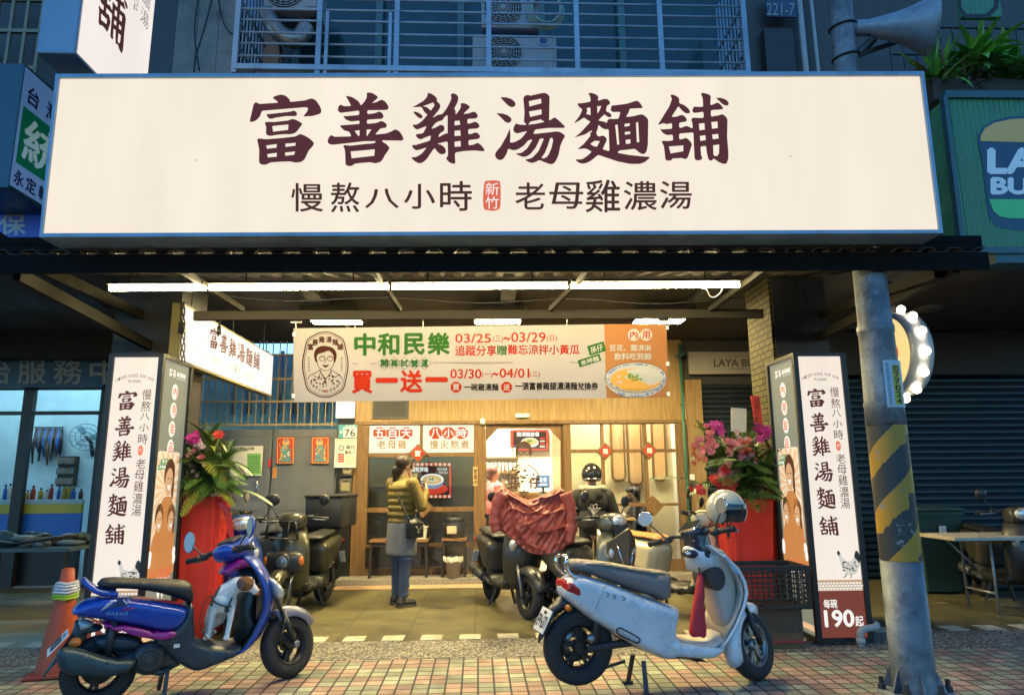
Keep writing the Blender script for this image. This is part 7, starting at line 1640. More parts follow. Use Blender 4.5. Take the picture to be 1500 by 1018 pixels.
def f(b):
    for k in range(6):
        z=.91+k*.072;b.ell((-.005,0,z),(.142,.19 if k else.18,.064 if k<4 else.09))
    b.ell((-.005,0,1.27),(.125,.20,.10));b.ell((.005,0,1.36),(.075,.085,.05));b.ell((.0,0,1.40),(.06,.068,.035))
    for s in(-1,1):
        el=V((.07,s*.245,1.07));wr=V((.245,s*.12,1.20+(.03 if s<0 else 0)));cap(b,(-.005,s*.175,1.32),el,.075,.062)
        for t in(0,.33,.66,1):b.ell(el.lerp(wr,t),.062-.02*t)
        cap(b,el,wr,.058,.042)
blob(f,jk,'jacket',WO.e,.0085,2)
def f(b):
    n=24;rings=[]
    for z,rx,ry in((.95,.125,.165),(.86,.145,.185),(.72,.15,.19),(.56,.155,.195),(.54,.15,.19)):rings.append([V((rx*math.cos(t/n*6.2832)*(1+.03*math.sin(t*1.7)),ry*math.sin(t/n*6.2832)*(1+.03*math.sin(t*2.1)),z))for t in range(n)])
    b.loft(rings)
blob(f,mat('skirt_grey',(0.16,0.165,0.17),0.8,var=.12,scale=7,bump=.3,bscale=80),'skirt',WO.e,.009,2)
def f(b):
    for s in(-1,1):
        x=.03*s;cap(b,(-.01,s*.085,.75),(x,s*.095,.47),.088,.072);cap(b,(x,s*.095,.47),(x*1.3-.01,s*.10,.13),.07,.056);b.ell((x*1.3-.005,s*.10,.13),(.062,.06,.04));b.ell((x*1.2+.005,s*.1,.22),(.066,.062,.03));b.ell((x,s*.1,.50),(.076,.075,.03))
blob(f,mat('denim',(0.055,0.085,0.14),0.8,var=.3,scale=6,bump=.35,bscale=120),'jeans',WO.e,.0085,2)
for s in(-1,1):
    def f(b):cap(b,(-.05+.04*s,s*.10,.045),(.12+.04*s,s*.125,.036),.045,.036);b.ell((-.03+.04*s,s*.10,.075),(.05,.042,.045))
    blob(f,mat('shoe_black',(0.016,0.015,0.015),0.5),'shoe',WO.e,.007,2)
    b=MB();b.box((.03+.04*s,s*.11,.01),(.24,.085,.02),(0,0,R(8*s)),bev=.009);b.build('sole',mat('sole_dark',(0.05,0.048,0.045),0.7),WO.e)
T=At('phone','dark phone held up by the woman in the olive jacket','phone',WO.M@V((.33,0,1.27)));b=MB();m_=WO.M@Matrix.Translation((.335,.0,1.285))@Euler((0,R(-25),0)).to_matrix().to_4x4();b.box((0,0,0),(.009,.072,.145),m_,bev=.004);T.part(b,'body',black_frame)
b=MB();b.box((-.0055,0,0),(.001,.062,.13),m_);b.v=[tuple(q)for q in b.v];T.part(MB().box(m_@V((-.0055,0,0)),(.001,.062,.13),(WO.M@Matrix.Translation((0,0,0))@Euler((0,R(-25),0)).to_matrix().to_4x4()).to_3x3().to_4x4()),'display',lit('phone_scr',(.5,.6,.7),.5))
T=At('shoulder_bag','black leather shoulder bag hanging at the hip of the woman in olive','bag',WO.M@V((-.03,-.22,.72)))
def f(b):b.ell((-.02,-.235,.84),(.105,.055,.11));b.box((-.02,-.235,.82),(.19,.10,.17))
o=blob(f,mat('leather_black',(0.014,0.013,0.013),0.35,bump=.4,bscale=30),'pouch',T.e,.009,3);o.data.transform(Matrix.Translation(-T.l)@WO.M)
b=MB();b.tube([WO.M@V(q)for q in smooth_poly([(-.09,-.235,.90),(-.13,-.12,1.12),(-.10,.10,1.36),(.0,.125,1.40),(.09,.09,1.34),(.13,-.08,1.14),(.06,-.235,.90)],4,False)],(.012),6);T.part(b,'strap',_M['leather_black'])
b=MB();b.tube([WO.M@V(q)for q in((-.06,-.30,.86),(-.02,-.305,.82),(.03,-.30,.86))],.006,6);b.box(WO.M@V((-.02,-.30,.80)),(.03,.03,.03),bev=.008);T.part(b,'clasp',mat('clasp',(.35,.33,.3),.3,.9))

# rider in helmet and black hoodie, back to the street
rp=P(867,700,8.45);RD=Loc('person','rider in black hoodie with pale fur hood and black helmet, back to the street','person',(rp.x,8.45,0.004),R(84))
hz=V((.02,0,1.39))
def f(b):
    face(b,hz,(1,-.1,-.1),.092);cap(b,(0,0,1.17),(.01,0,1.33),.05,.048);b.ell((0,0,.98),(.1,.15,.22));b.ell((0,0,.78),(.11,.15,.14))
    for s in(-1,1):
        cap(b,(0,s*.17,1.16),(.03,s*.24,.90),.045,.04);cap(b,(.03,s*.24,.90),(.14,s*.24,.72),.038,.026);hand(b,(.14,s*.24,.72),(.5,0,-.85),(.2,-s*.9,0),.35,side=s,L=.08)
        cap(b,(0,s*.085,.76),(.02,s*.095,.42),.075,.05);cap(b,(.02,s*.095,.42),(0,s*.1,.08),.05,.036);cap(b,(-.02,s*.1,.045),(.12,s*.12,.04),.036,.03)
blob(f,skin,'body',RD.e,.009,2);eyes(RD.e,hz,(1,-.1,-.1),.092)
hood_k=mat('hoodie_black',(0.018,0.017,0.016),0.8,bump=.3,bscale=60)
def f(b):
    b.ell((-.005,0,1.08),(.135,.21,.17));b.ell((-.005,0,.86),(.145,.20,.20));b.ell((-.07,0,1.17),(.10,.13,.10));b.ell((-.10,.02,1.12),(.08,.09,.12))
    for s in(-1,1):cap(b,(0,s*.18,1.15),(.02,s*.27,.90),.088,.07);cap(b,(.02,s*.27,.90),(.12,s*.25,.75),.066,.05)
blob(f,hood_k,'hoodie',RD.e,.011,3)
def f(b):
    for k in range(18):a_=R(70+k*220/17);b.ell((.0+.105*math.cos(a_),.14*math.sin(a_),1.245+rnd.uniform(-.008,.008)),rnd.uniform(.03,.038))
blob(f,mat('fur_cream',(0.50,0.43,0.28),0.9,bump=1,bscale=60),'fur_collar',RD.e,.009,1)
b=MB()
for k,t in enumerate((.55,.78,.92)):
    c=V((0,.18,1.15)).lerp(V((.02,.27,.90)),t);b.tube([c+V((0,0,.012)),c-V((.002,-.004,.014))],[.088-.016*t+.004]*2,20)
b.build('sleeve_stripes',mat('stripe_white',(0.5,0.48,0.42),0.8),RD.e)
b=MB();lpos=lambda x,y:V((-.165-.01*abs(x)/.1,-x,1.0-y))
for a_ in(-50,-15,20,55):
    q=R(a_);stroke([(.0,.06),(.06*math.sin(q)+.02,.02-.05*math.cos(q)),(.10*math.sin(q),.06-.13*math.cos(q)),(.04*math.sin(q)-.02,.02-.05*math.cos(q)),(0,.06)],.006,lpos,0,b)
b.build('back_print',mat('print_white',(0.55,0.53,0.48),0.7),RD.e)
def f(b):
    for s in(-1,1):cap(b,(0,s*.085,.78),(.02,s*.095,.42),.092,.07);cap(b,(.02,s*.095,.42),(0,s*.1,.10),.07,.055)
blob(f,mat('trousers_black',(0.015,0.015,0.017),0.8),'trousers',RD.e,.011,2)
T=At('helmet','glossy black helmet worn by the rider in the black hoodie','helmet',RD.M@V((.0,0,1.33)))
m_=RD.M@Matrix.Translation(hz+V((-.005,0,.02)));b=MB();helmet_shell(b,m_,.135);T.part(b,'shell',mat('helmet_black',(0.02,0.02,0.02),0.12,coat=.8,var=.1));b=MB();b.tube([m_@V((-.136*math.cos(R(a_)),.13*math.sin(R(a_)),-.055))for a_ in range(-70,71,14)],.008,6);T.part(b,'trim',chrome_m)

# diner inside by the window, bent over a bowl
dp=P(938,722,10.25);DN=Loc('person','dark haired diner in black seated behind the right window','person',(dp.x,10.28,.1),R(196))
hd_=V((.12,0,1.02))
def f(b):
    face(b,hd_,(.85,.25,-.5),.095);cap(b,(.02,0,.84),(.08,0,.96),.05,.05);b.ell((0,0,.62),(.11,.16,.24))
    for s in(-1,1):cap(b,(0,s*.17,.80),(.16,s*.22,.60),.045,.04);cap(b,(.16,s*.22,.60),(.30,s*.1,.72),.038,.028);hand(b,(.30,s*.1,.72),(.7,-s*.5,.3),(0,-s,-.4),.5,side=s,L=.075)
    for s in(-1,1):cap(b,(0,s*.09,.44),(.4,s*.1,.46),.075,.055);cap(b,(.4,s*.1,.46),(.38,s*.1,.06),.05,.04)
blob(f,skin,'body',DN.e,.01,2);eyes(DN.e,hd_,(.85,.25,-.5),.095)
def f(b):b.ell(hd_+V((-.025,0,.03)),(.105,.098,.095));b.ell(hd_+V((.05,0,.07)),(.06,.085,.05));b.ell(hd_+V((-.07,0,-.04)),(.05,.07,.07))
blob(f,hair_k,'hair',DN.e,.009,2)
def f(b):
    b.ell((0,0,.66),(.14,.2,.22));b.ell((0,0,.48),(.14,.18,.14))
    for s in(-1,1):cap(b,(0,s*.18,.80),(.16,s*.24,.60),.078,.06);cap(b,(.16,s*.24,.60),(.27,s*.12,.70),.056,.045)
blob(f,mat('shirt_black',(0.016,0.016,0.018),0.8),'jacket',DN.e,.011,2)
def f(b):
    for s in(-1,1):cap(b,(0,s*.09,.44),(.4,s*.1,.46),.09,.07);cap(b,(.4,s*.1,.46),(.38,s*.1,.08),.065,.055)
blob(f,_M['trousers_black'],'trousers',DN.e,.012,2)
T=At('mask','dark face mask pulled down on the seated diner','mask',DN.M@(hd_+V((.1,.02,-.08))))
def f(b):b.ell(hd_+V((.085,.028,-.065)),(.045,.06,.045))
o=blob(f,blk,'cloth',T.e,.007,2);o.data.transform(Matrix.Translation(-T.l)@DN.M)
sx_=DN.M@V((0,0,0));T=At('stool','wooden stool under the seated diner behind the right window','stool',(sx_.x,sx_.y,.097));b=MB();b.box((sx_.x,sx_.y,.47),(.34,.34,.04),bev=.008);T.part(b,'seat',stool_top)
for a_ in(-1,1):
    for c_2 in(-1,1):b=MB();b.bar((sx_.x+a_*.14,sx_.y+c_2*.14,.45),(sx_.x+a_*.15,sx_.y+c_2*.15,.097),.03);T.part(b,'leg',stool_leg)
tq=DN.M@V((.46,0,0));T=At('dining_table','wooden dining table before the seated diner inside the right window','table',(tq.x,tq.y,.097));b=MB();b.box((tq.x,tq.y+.02,.79),(.55,.6,.035),bev=.006);T.part(b,'top',oak)
for a_ in(-1,1):
    for c_2 in(-1,1):b=MB();b.bar((tq.x+a_*.22,tq.y+.02+c_2*.25,.77),(tq.x+a_*.22,tq.y+.02+c_2*.25,.097),.04);T.part(b,'leg',stool_leg)
T=At('bowl','noodle bowl in front of the seated diner','bowl',(tq.x,tq.y,.81));b=MB();b.lathe([(0,.0),(.05,.0),(.09,.06),(.095,.07),(.088,.07),(.05,.015),(0,.012)],24,Matrix.Translation((tq.x+.05,tq.y,.808)));T.part(b,'body',mat('bowl_white',(.6,.58,.52),.25));b=MB();b.lathe([(0,.055),(.082,.055)],24,Matrix.Translation((tq.x+.05,tq.y,.808)));T.part(b,'noodles',mat('noodle',(.5,.3,.1),.5,var=.4,scale=60))

# worker in pink behind the door
pp=P(722,740,11.3);PK=Loc('person','worker in pink jacket and black trousers seen through the open shop door','person',(pp.x,11.3,.1),R(35))
hp=V((.02,0,1.36));fp=V((.9,-.3,-.1))
def f(b):
    face(b,hp,fp,.092);cap(b,(0,0,1.17),(.01,0,1.3),.05,.048);b.ell((0,0,.95),(.1,.15,.25));b.ell((0,0,.78),(.11,.15,.14))
    for s in(-1,1):cap(b,(0,s*.16,1.14),(.06,s*.22,.92),.045,.04);cap(b,(.06,s*.22,.92),(.27,s*.14,.95),.036,.026);hand(b,(.27,s*.14,.95),(.9,-s*.3,.1),(0,-s,-.3),.4,side=s,L=.075)
    for s in(-1,1):cap(b,(0,s*.085,.76),(.01,s*.09,.42),.075,.05);cap(b,(.01,s*.09,.42),(0,s*.095,.08),.05,.036);cap(b,(-.02,s*.095,.045),(.12,s*.11,.04),.036,.03)
blob(f,skin,'body',PK.e,.01,2);eyes(PK.e,hp,fp,.092)
def f(b):b.ell(hp+V((-.025,.008,.025)),(.1,.095,.095));b.ell(hp+V((-.075,.02,-.05)),(.05,.065,.07))
blob(f,mat('hair_red',(0.10,0.022,0.018),0.5),'hair',PK.e,.009,2)
def f(b):
    b.ell((0,0,1.03),(.13,.19,.19));b.ell((0,0,.82),(.14,.18,.16))
    for s in(-1,1):cap(b,(0,s*.165,1.14),(.05,s*.235,.92),.078,.062);cap(b,(.05,s*.235,.92),(.24,s*.155,.95),.058,.044)
blob(f,mat('jacket_pink',(0.62,0.16,0.17),0.7,var=.1,bump=.3,bscale=40),'jacket',PK.e,.011,2)
def f(b):
    for s in(-1,1):cap(b,(0,s*.085,.78),(.01,s*.09,.42),.092,.07);cap(b,(.01,s*.09,.42),(0,s*.095,.1),.068,.055)
blob(f,_M['trousers_black'],'trousers',PK.e,.011,2)

# ------------------------------------------------------------------ dog on the blue scooter's floor board
dq=PP(318,936,blu.M@V((0,-0.09,0)),blu.M.to_3x3()@V((0,1,0)));dl=blu.I@dq
DG=Loc('dog','small white and brown dog in a black harness standing on the blue scooter','dog',dq,R(8))
kx=lambda cx,cy,y=0.0:V(((cx-345)*.00083,y,(590-cy)*.00083))
def f(b):
    cap(b,kx(275,560,.0),kx(292,430,.0),.017,.02);cap(b,kx(292,430,.0),kx(305,330,.01),.021,.032);b.ell(kx(268,574,-.012),(.026,.026,.015))
    cap(b,kx(424,560,-.02),kx(440,440,-.015),.017,.019);cap(b,kx(440,440,-.015),kx(440,320,.01),.02,.03);b.ell(kx(424,576,-.032),(.024,.026,.015))
    b.ell(kx(375,300,.03),(.082,.075,.085));b.ell(kx(330,340,.09),(.075,.085,.085),Euler((0,R(20),0)).to_matrix().to_4x4());b.ell(kx(290,420,.15),(.07,.08,.085))
    for y in(.10,.20):b.ell(kx(262,470,y),(.045,.035,.065));cap(b,kx(250,500,y),kx(235,560,y+.01),.024,.016);cap(b,kx(232,574,y+.01),kx(275,578,y-.01),.016,.014)
    cap(b,kx(240,470,.18),kx(200,540,.20),.016,.012);cap(b,kx(200,540,.2),kx(165,580,.2),.011,.005)
    cap(b,kx(375,240,.03),kx(470,170,.01),.065,.052);cap(b,kx(470,170,.01),kx(540,165,0),.052,.05)
    b.ell(kx(548,168,0),(.056,.052,.052));cap(b,kx(580,185,0),kx(630,224,-.005),.034,.019);cap(b,kx(580,205,0),kx(618,243,-.003),.02,.012);b.ell(kx(575,150,0),(.03,.036,.026))
def pt(c):
    X_,Y_,Z_=c;cx=X_/.00083+345;cy=590-Z_/.00083
    hd=math.hypot(cx-545,(cy-158)*1.05)
    if hd<66 and cx<606 and not(566<cx<590 and cy<150 and abs(Y_)<.012):return 1
    if cx<345 and cy<330 and Y_>-.02 and cx<300+(330-cy)*.6:return 2
    return 0
fur_w=mat('fur_white',(0.80,0.77,0.72),0.9,var=.12,scale=20,bump=.8,bscale=140);fur_b=mat('fur_brown',(0.26,0.10,0.03),0.9,var=.25,scale=20,bump=.8,bscale=140);fur_d=mat('fur_grey_brown',(0.16,0.09,0.06),0.9,var=.3,scale=25,bump=.8,bscale=140)
blob(f,[fur_w,fur_b,fur_d],'body',DG.e,.006,3,pt)
for y,s in((-.052,-1),(.05,1)):
    def f(b):b.ell(kx(518,152,y),(.03,.013,.036),Euler((0,R(-20),0)).to_matrix().to_4x4());b.ell(kx(522,178,y+s*.006),(.018,.009,.02))
    blob(f,fur_d,'ear',DG.e,.005,2)
b=MB();b.ell(kx(657,228,-.005),(.010,.012,.009));b.build('nose',blk,DG.e)
b=MB()
for y in(-.032,.03):b.ell(kx(592,172,y),.0075)
b.build('eyes',mat('eye_dog',(.01,.008,.006),.08),DG.e)
T=At('dog_harness','black dog harness and leash worn by the small dog','harness',dq+V((0,0,.2)))
b=MB();D2=lambda v:DG.M@V(v)
b.tube([D2(q)for q in smooth_poly([tuple(kx(285,240,-.045)),tuple(kx(330,295,-.058)),tuple(kx(400,325,-.055)),tuple(kx(445,330,-.03))],4,False)],(.006),6);b.tube([D2(q)for q in smooth_poly([tuple(kx(410,370,-.045)),tuple(kx(430,320,-.045)),tuple(kx(450,260,-.035))],4,False)],.007,6);b.box(D2(kx(418,350,-.052)),(.03,.012,.04),bev=.005);T.part(b,'strap',blk)
b=MB();b.tube(smooth_poly([tuple(D2(kx(285,240,-.045))),tuple(D2(kx(245,300,-.07))),tuple(D2(kx(225,420,-.08))),tuple(D2(kx(250,520,-.07))),tuple(D2(kx(310,585,-.06)))],5,False),.004,6);T.part(b,'leash',blk)

# red jacket draped over the middle scooter's bars: a cloth sheet with folds
JM=Matrix.Translation(JL)@Matrix.Rotation(JD,4,'Z')
JK=At('jacket','dark red rain jacket draped over the middle scooter handlebar','jacket',JM@V((.97,0,.7)))
def jz(x,y):return P(x,y,6.70)
nx,ny=110,72;vs=[]
top=smooth_poly([(724,722),(738,716),(752,724),(775,734),(800,726),(822,716),(834,730)],8,False);bot=smooth_poly([(722,772),(733,778),(752,790),(770,806),(790,812),(815,808),(836,795)],8,False)
def samp(pl_,u):k=u*(len(pl_)-1);i=min(int(k),len(pl_)-2);return V(pl_[i]).lerp(V(pl_[i+1]),k-i)
for j in range(ny+1):
    v_=j/ny
    for i in range(nx+1):
        u=i/nx;q=samp(top,u).lerp(samp(bot,u),v_)
        w_=abs(2*u-1);fold=.007*math.sin(u*90+v_*31)
        for(au,av,kk,am)in((.12,-.05,9,.05),(.9,-.08,10,.05),(.5,1.3,7,.02)):
            du,dv=(u-au)*1.25,v_-av;th=math.atan2(dv,du);fold+=am*(abs(math.sin(kk*th+1.2*math.sin(6*math.hypot(du,dv))))**.45-.6)*min(1,math.hypot(du,dv)*1.6)
        bulge=.05*(1-(2*u-1)**2)*(.3+.7*math.sin(math.pi*min(1,v_*1.1)))
        vs.append(P(q.x,q.y,6.74-bulge+fold+.14*(1-v_)**2))
b=MB();b.add(vs,[(j*(nx+1)+i,j*(nx+1)+i+1,(j+1)*(nx+1)+i+1,(j+1)*(nx+1)+i)for j in range(ny)for i in range(nx)],0,True)
back=[v+V((0,.16+.1*math.sin(math.pi*(k//(nx+1))/ny),-.01))for k,v in enumerate(vs)]
b.add([vs[i]for i in range(nx+1)]+[vs[i]+V((0,.10,.015))for i in range(nx+1)]+[vs[i]+V((0,.22,-.03))for i in range(nx+1)]+[vs[i]+V((0,.27,-.25))for i in range(nx+1)],[(r_*(nx+1)+i,r_*(nx+1)+i+1,(r_+1)*(nx+1)+i+1,(r_+1)*(nx+1)+i)for r_ in range(3)for i in range(nx)],0,True)
red_cl=mat('jacket_red',(0.27,0.052,0.042),0.5,var=.18,scale=7,bump=.6,bscale=16);JK.part(b,'cloth',red_cl)
for pts,r in(([(736,722),(728,740),(724,762),(728,778)],(.06,.055,.05,.048)),([(828,722),(836,745),(838,770),(834,795)],(.055,.05,.05,.045))):
    b=MB();p_=smooth_poly([tuple(P(x,y,6.70))for x,y in pts],5,False);b.tube(p_,[r[min(int(i/len(p_)*4),3)]*(1+.13*math.sin(i*1.9)+.06*math.sin(i*.7))for i in range(len(p_))],14);JK.part(b,'sleeve',red_cl)
# ------------------------------------------------------------------ opening-day flower stands
leaf_a=mat('leaf_dark',(0.06,0.12,0.025),0.45,var=.35,scale=4);leaf_b=mat('leaf_yellow',(0.22,0.23,0.035),0.45,var=.3,scale=4);leaf_c=mat('leaf_fresh',(0.10,0.20,0.04),0.4,var=.3,scale=4)
fl_pink=mat('petal_pink',(0.66,0.19,0.20),0.5,var=.25,scale=20);fl_mag=mat('petal_magenta',(0.58,0.04,0.27),0.5,var=.2,scale=20);fl_red=mat('petal_red',(0.55,0.03,0.025),0.5,var=.2,scale=20);fl_pale=mat('petal_pale',(0.62,0.40,0.44),0.5,var=.2,scale=20);fl_or=mat('petal_orange',(0.6,0.14,0.07),0.5,var=.2)
red_wrap=mat('red_wrap',(0.52,0.025,0.012),0.5,var=.1,scale=3,bump=.15,bscale=12)
def blade(b,p,d,L,w,droop,mi=0,n=5):
    p=V(p);d=V(d).normalized();s=d.cross(V((0,0,1)));s=s.normalized()if s.length>.01 else V((1,0,0));vs=[]
    q=p.copy()
    for i in range(n+1):
        t=i/n;ww=w*math.sin(math.pi*(.12+.88*t))if t<1 else.0005
        up=s.cross(d).normalized();vs+=[q-s*ww+up*ww*.25,q,q+s*ww+up*ww*.25];d=(d+V((0,0,-droop/n))).normalized();q=q+d*L/n
    b.add(vs,[f_ for i in range(n)for f_ in((3*i,3*i+1,3*i+4,3*i+3),(3*i+1,3*i+2,3*i+5,3*i+4))],mi,True)
def frond(b,p,d,L,droop,mi=0,k=14,lw=.010,ll=.16):
    p=V(p);d=V(d).normalized();pts=[p.copy()];q=p.copy();ds=[d.copy()]
    for i in range(k):d=(d+V((0,0,-droop/k))).normalized();q=q+d*L/k;pts.append(q.copy());ds.append(d.copy())
    b.tube(pts,[.005*(1-.8*i/k)for i in range(k+1)],5,mi)
    for i in range(2,k+1):
        for sd in(-1,1):
            s=ds[i].cross(V((0,0,1)));s=s.normalized()if s.length>.01 else V((1,0,0));l_=ll*math.sin(math.pi*(.15+.8*i/k))+.03
            blade(b,pts[i],ds[i]*.8+s*sd*.75+V((0,0,.1)),l_,lw,.5,mi,3)
def flower(b,c,r,mi,n=6,f=None):
    c=V(c);f=(V((rnd.uniform(-.6,.6),-1,rnd.uniform(-.2,.9)))if f is None else V(f)).normalized();s=f.cross(V((0,0,1))).normalized();u=s.cross(f)
    for lay in range(2):
        for k in range(n):
            a_=2*math.pi*(k+.5*lay)/n+rnd.uniform(-.15,.15);d=(s*math.cos(a_)+u*math.sin(a_));e=f.cross(d);R_=r*(1-.35*lay);h=f*r*(.15+.35*lay)
            b.add([c+f*r*.02,c+d*R_*.55-e*R_*.33+h*.6,c+d*R_*1.0+h*1.1+f*rnd.uniform(-.2,.1)*r,c+d*R_*.55+e*R_*.33+h*.6],[(0,1,2),(0,2,3)],mi,True)
def stand(label,cx,Y,w,ztop,fol,seed,flowers,spread,htop,skew=0.0):
    global rnd
    old=rnd;rnd=random.Random(seed)
    t=At('flower_stand',label,'flower stand',(cx,Y,.004),'opening day flower stands')
    b=MB();rings=[];n=40
    for z,k in((.004,.92),(.3,.93),(ztop*.6,.97),(ztop,1.06),(ztop+.03,1.1)):
        ring=[]
        for i in range(n):
            a_=2*math.pi*i/n;cxx=math.copysign(abs(math.cos(a_))**.45,math.cos(a_));cyy=math.copysign(abs(math.sin(a_))**.45,math.sin(a_));rp_=1+.07*math.sin(i*1.7+z*1.2)+.04*math.sin(i*5.1+z*3)
            ring.append(V((cx+skew*z+w/2*k*cxx*rp_,Y+w/2*k*cyy*rp_,z)))
        rings.append(ring)
    b.loft(rings);t.part(b,'red_wrapping',red_wrap)
    b=MB();c0=V((cx+skew*ztop,Y,ztop+.04))
    for i in range(fol):
        a_=rnd.uniform(0,6.283);el=rnd.uniform(.15,1.3);d=V((math.cos(a_)*math.cos(el),math.sin(a_)*math.cos(el)-.15,math.sin(el)))
        p=c0+V((rnd.uniform(-.12,.12),rnd.uniform(-.12,.12),rnd.uniform(-.05,htop*.55)))
        if rnd.random()<.30:frond(b,p,d,rnd.uniform(.3,.5)*spread,rnd.uniform(.5,1.4),rnd.choice([0,0,2]))
        else:blade(b,p,d,rnd.uniform(.16,.36)*spread,rnd.uniform(.012,.03),rnd.uniform(.3,1.4),rnd.choice([0,0,1,2]))
    t.part(b,'foliage',[leaf_a,leaf_b,leaf_c])
    b=MB()
    for(dx,dz,r,mi,k,sp)in flowers:
        for i in range(k):flower(b,c0+V((dx+rnd.gauss(0,sp),-.16-rnd.uniform(0,.10),dz+rnd.gauss(0,sp))),r*rnd.uniform(.7,1.15),mi)
    t.part(b,'flowers',[fl_pink,fl_mag,fl_red,fl_pale,fl_or]);rnd=old;return t,c0
YR2=6.75;kx2=YR2/FPX
cR=P(1090,735,YR2);xR=P(1096,850,YR2).x
FLR=[(px,py,r,mi,k,sp)for px,py,r,mi,k,sp in((1040,640,.04,0,16,.06),(1050,628,.05,1,7,.03),(1030,655,.04,0,10,.05),(1025,672,.035,4,8,.04),(1028,715,.04,2,9,.04),(1075,655,.045,0,16,.06),(1070,690,.04,0,18,.05),(1062,715,.07,2,12,.05),(1090,650,.045,4,10,.05),(1118,630,.055,1,12,.035),(1095,672,.035,3,8,.03),(1082,640,.035,3,6,.04),(1100,668,.04,2,7,.05))]
def flpos(c,l,Y):return[(P(px,py,Y-.22).x-c.x,P(px,py,Y-.22).z-c.z-.04,r,mi,k,sp)for px,py,r,mi,k,sp in l]
t,c0=stand('big flower stand in red wrapping by the right light box',xR,YR2,.46,cR.z,210,3,flpos(V((xR,0,cR.z)),FLR,YR2),1.15,.8)
b=MB();rs_=random.Random(4)
for(px,py,dx,dz)in((1060,660,-.5,.9),(1075,650,-.15,1),(1090,650,.1,1),(1110,660,.35,.9),(1125,670,.7,.75),(1130,690,.9,.45),(1045,680,-.8,.6),(1120,640,.5,1),(1050,640,-.35,1),(1128,705,.95,.2),(1135,670,.6,.8)):frond(b,P(px,py+40,YR2+.02),(dx,rs_.uniform(-.25,.1),dz),rs_.uniform(.42,.62),rs_.uniform(.5,.9),rs_.choice([0,0,2]),16,.009,.17)
t.part(b,'palm_fronds',[leaf_a,leaf_b,leaf_c])
b=MB();b.box(P(1082,615,6.6),(.15,.008,.23),(0,R(4),0));
t.part(b,'card',mat('card_white',(0.6,0.58,0.5),0.6));b=MB();q=P(1108.5,600,6.55);b.box(q,(.085,.006,.27),(0,R(-3),0));
for k,ch in enumerate('開幕大吉'):b.text(ch,(1105.5,583+k*9,1112,591+k*9),lambda x,y:P(x,y,6.54),1)
t.part(b,'red_tag',[mat('tag_red',(0.6,0.05,0.03),0.5),mat('tag_ink',(0.2,0.02,0.01),0.5)])
b=MB();b.tube([q-V((0,0,.12)),(q.x-.1,6.7,cR.z)],.006,5);q2=P(1082,630,6.6);b.tube([q2,(q2.x,6.7,cR.z)],.006,5);t.part(b,'stick',leaf_b)
YL2=6.72;cL=P(302,732,YL2)
xL=P(296,860,YL2).x
t,c0=stand('smaller flower stand in red wrapping by the left light box',xL,YL2,.36,cL.z,120,5,flpos(V((xL,0,cL.z)),((288,645,.05,1,9,.03),(294,655,.045,3,4,.03),(284,668,.04,0,4,.03),(328,702,.04,2,4,.02),(300,690,.03,3,3,.04)),YL2),1.0,.6,-.02)
b=MB();rs_=random.Random(8)
for k in range(16):frond(b,c0+V((rs_.uniform(-.08,.12),rs_.uniform(-.15,0),rs_.uniform(.05,.35))),(rs_.uniform(-.2,1),rs_.uniform(-.5,.1),rs_.uniform(.1,.9)),rs_.uniform(.3,.45),rs_.uniform(.9,1.9),rs_.choice([0,1,1,2]),12,.012,.15)
for k in range(60):d_=rs_.uniform(0,6.28);blade(b,c0+V((rs_.uniform(-.12,.2),rs_.uniform(-.2,.02),rs_.uniform(0,.5))),(math.cos(d_),-.3+.4*math.sin(d_),rs_.uniform(-.1,.8)),rs_.uniform(.12,.24),rs_.uniform(.018,.03),rs_.uniform(.5,1.6),rs_.choice([1,1,2,0]))
t.part(b,'palm_fronds',[leaf_a,leaf_b,leaf_c])
b=MB();flower(b,P(320,637,6.5),.06,0,6,(.3,-.8,.6));b.tube([P(320,640,6.52),(c0.x,YL2,c0.z)],.006,5,1);t.part(b,'lily',[fl_red,leaf_c])
b=MB();b.add([P(325,742,6.5),P(337,742,6.5),P(344,790,6.5),P(336,788,6.52)],[(0,1,2,3)],0,True);b.add([P(318,736,6.5),P(330,738,6.5),P(340,760,6.48)],[(0,1,2)]);t.part(b,'ribbon',fl_red)

# ------------------------------------------------------------------ crate on a carton, cone
crate_m=mat('crate_black',(0.014,0.016,0.016),0.45,var=.2)
cx0,cx1,cy0,cy1,cz0,cz1=2.02,2.63,5.76,6.13,P(1172,892,5.76).z,P(1172,828,5.76).z
T=At('plastic_crate','black mesh plastic crate standing on a carton by the silver scooter','crate',((cx0+cx1)/2,(cy0+cy1)/2,cz0))
b=MB()
for z,h in((cz0+.012,.024),(cz1-.02,.04)):
    for y in(cy0,cy1):b.box(((cx0+cx1)/2,y,z),(cx1-cx0+.02,.018,h),bev=.003)
    for x in(cx0,cx1):b.box((x,(cy0+cy1)/2,z),(.018,cy1-cy0-.018,h),bev=.003)
for x in(cx0,cx1):
    for y in(cy0,cy1):b.box((x,y,(cz0+cz1)/2),(.03,.03,cz1-cz0-.004),bev=.004)
T.part(b,'frame',crate_m)
b=MB();n=13
for i in range(1,n):
    x=cx0+(cx1-cx0)*i/n
    for y in(cy0,cy1):b.bar((x,y,cz0+.02),(x,y,cz1-.03),.009,.008)
for i in range(1,8):
    y=cy0+(cy1-cy0)*i/8
    for x in(cx0,cx1):b.bar((x,y,cz0+.02),(x,y,cz1-.03),.008,.009)
for j in range(1,8):
    z=cz0+(cz1-cz0)*j/8.5
    for y in(cy0,cy1):b.bar((cx0,y,z),(cx1,y,z),.007,.011)
    for x in(cx0,cx1):b.bar((x,cy0,z),(x,cy1,z),.007,.011)
T.part(b,'mesh',crate_m)
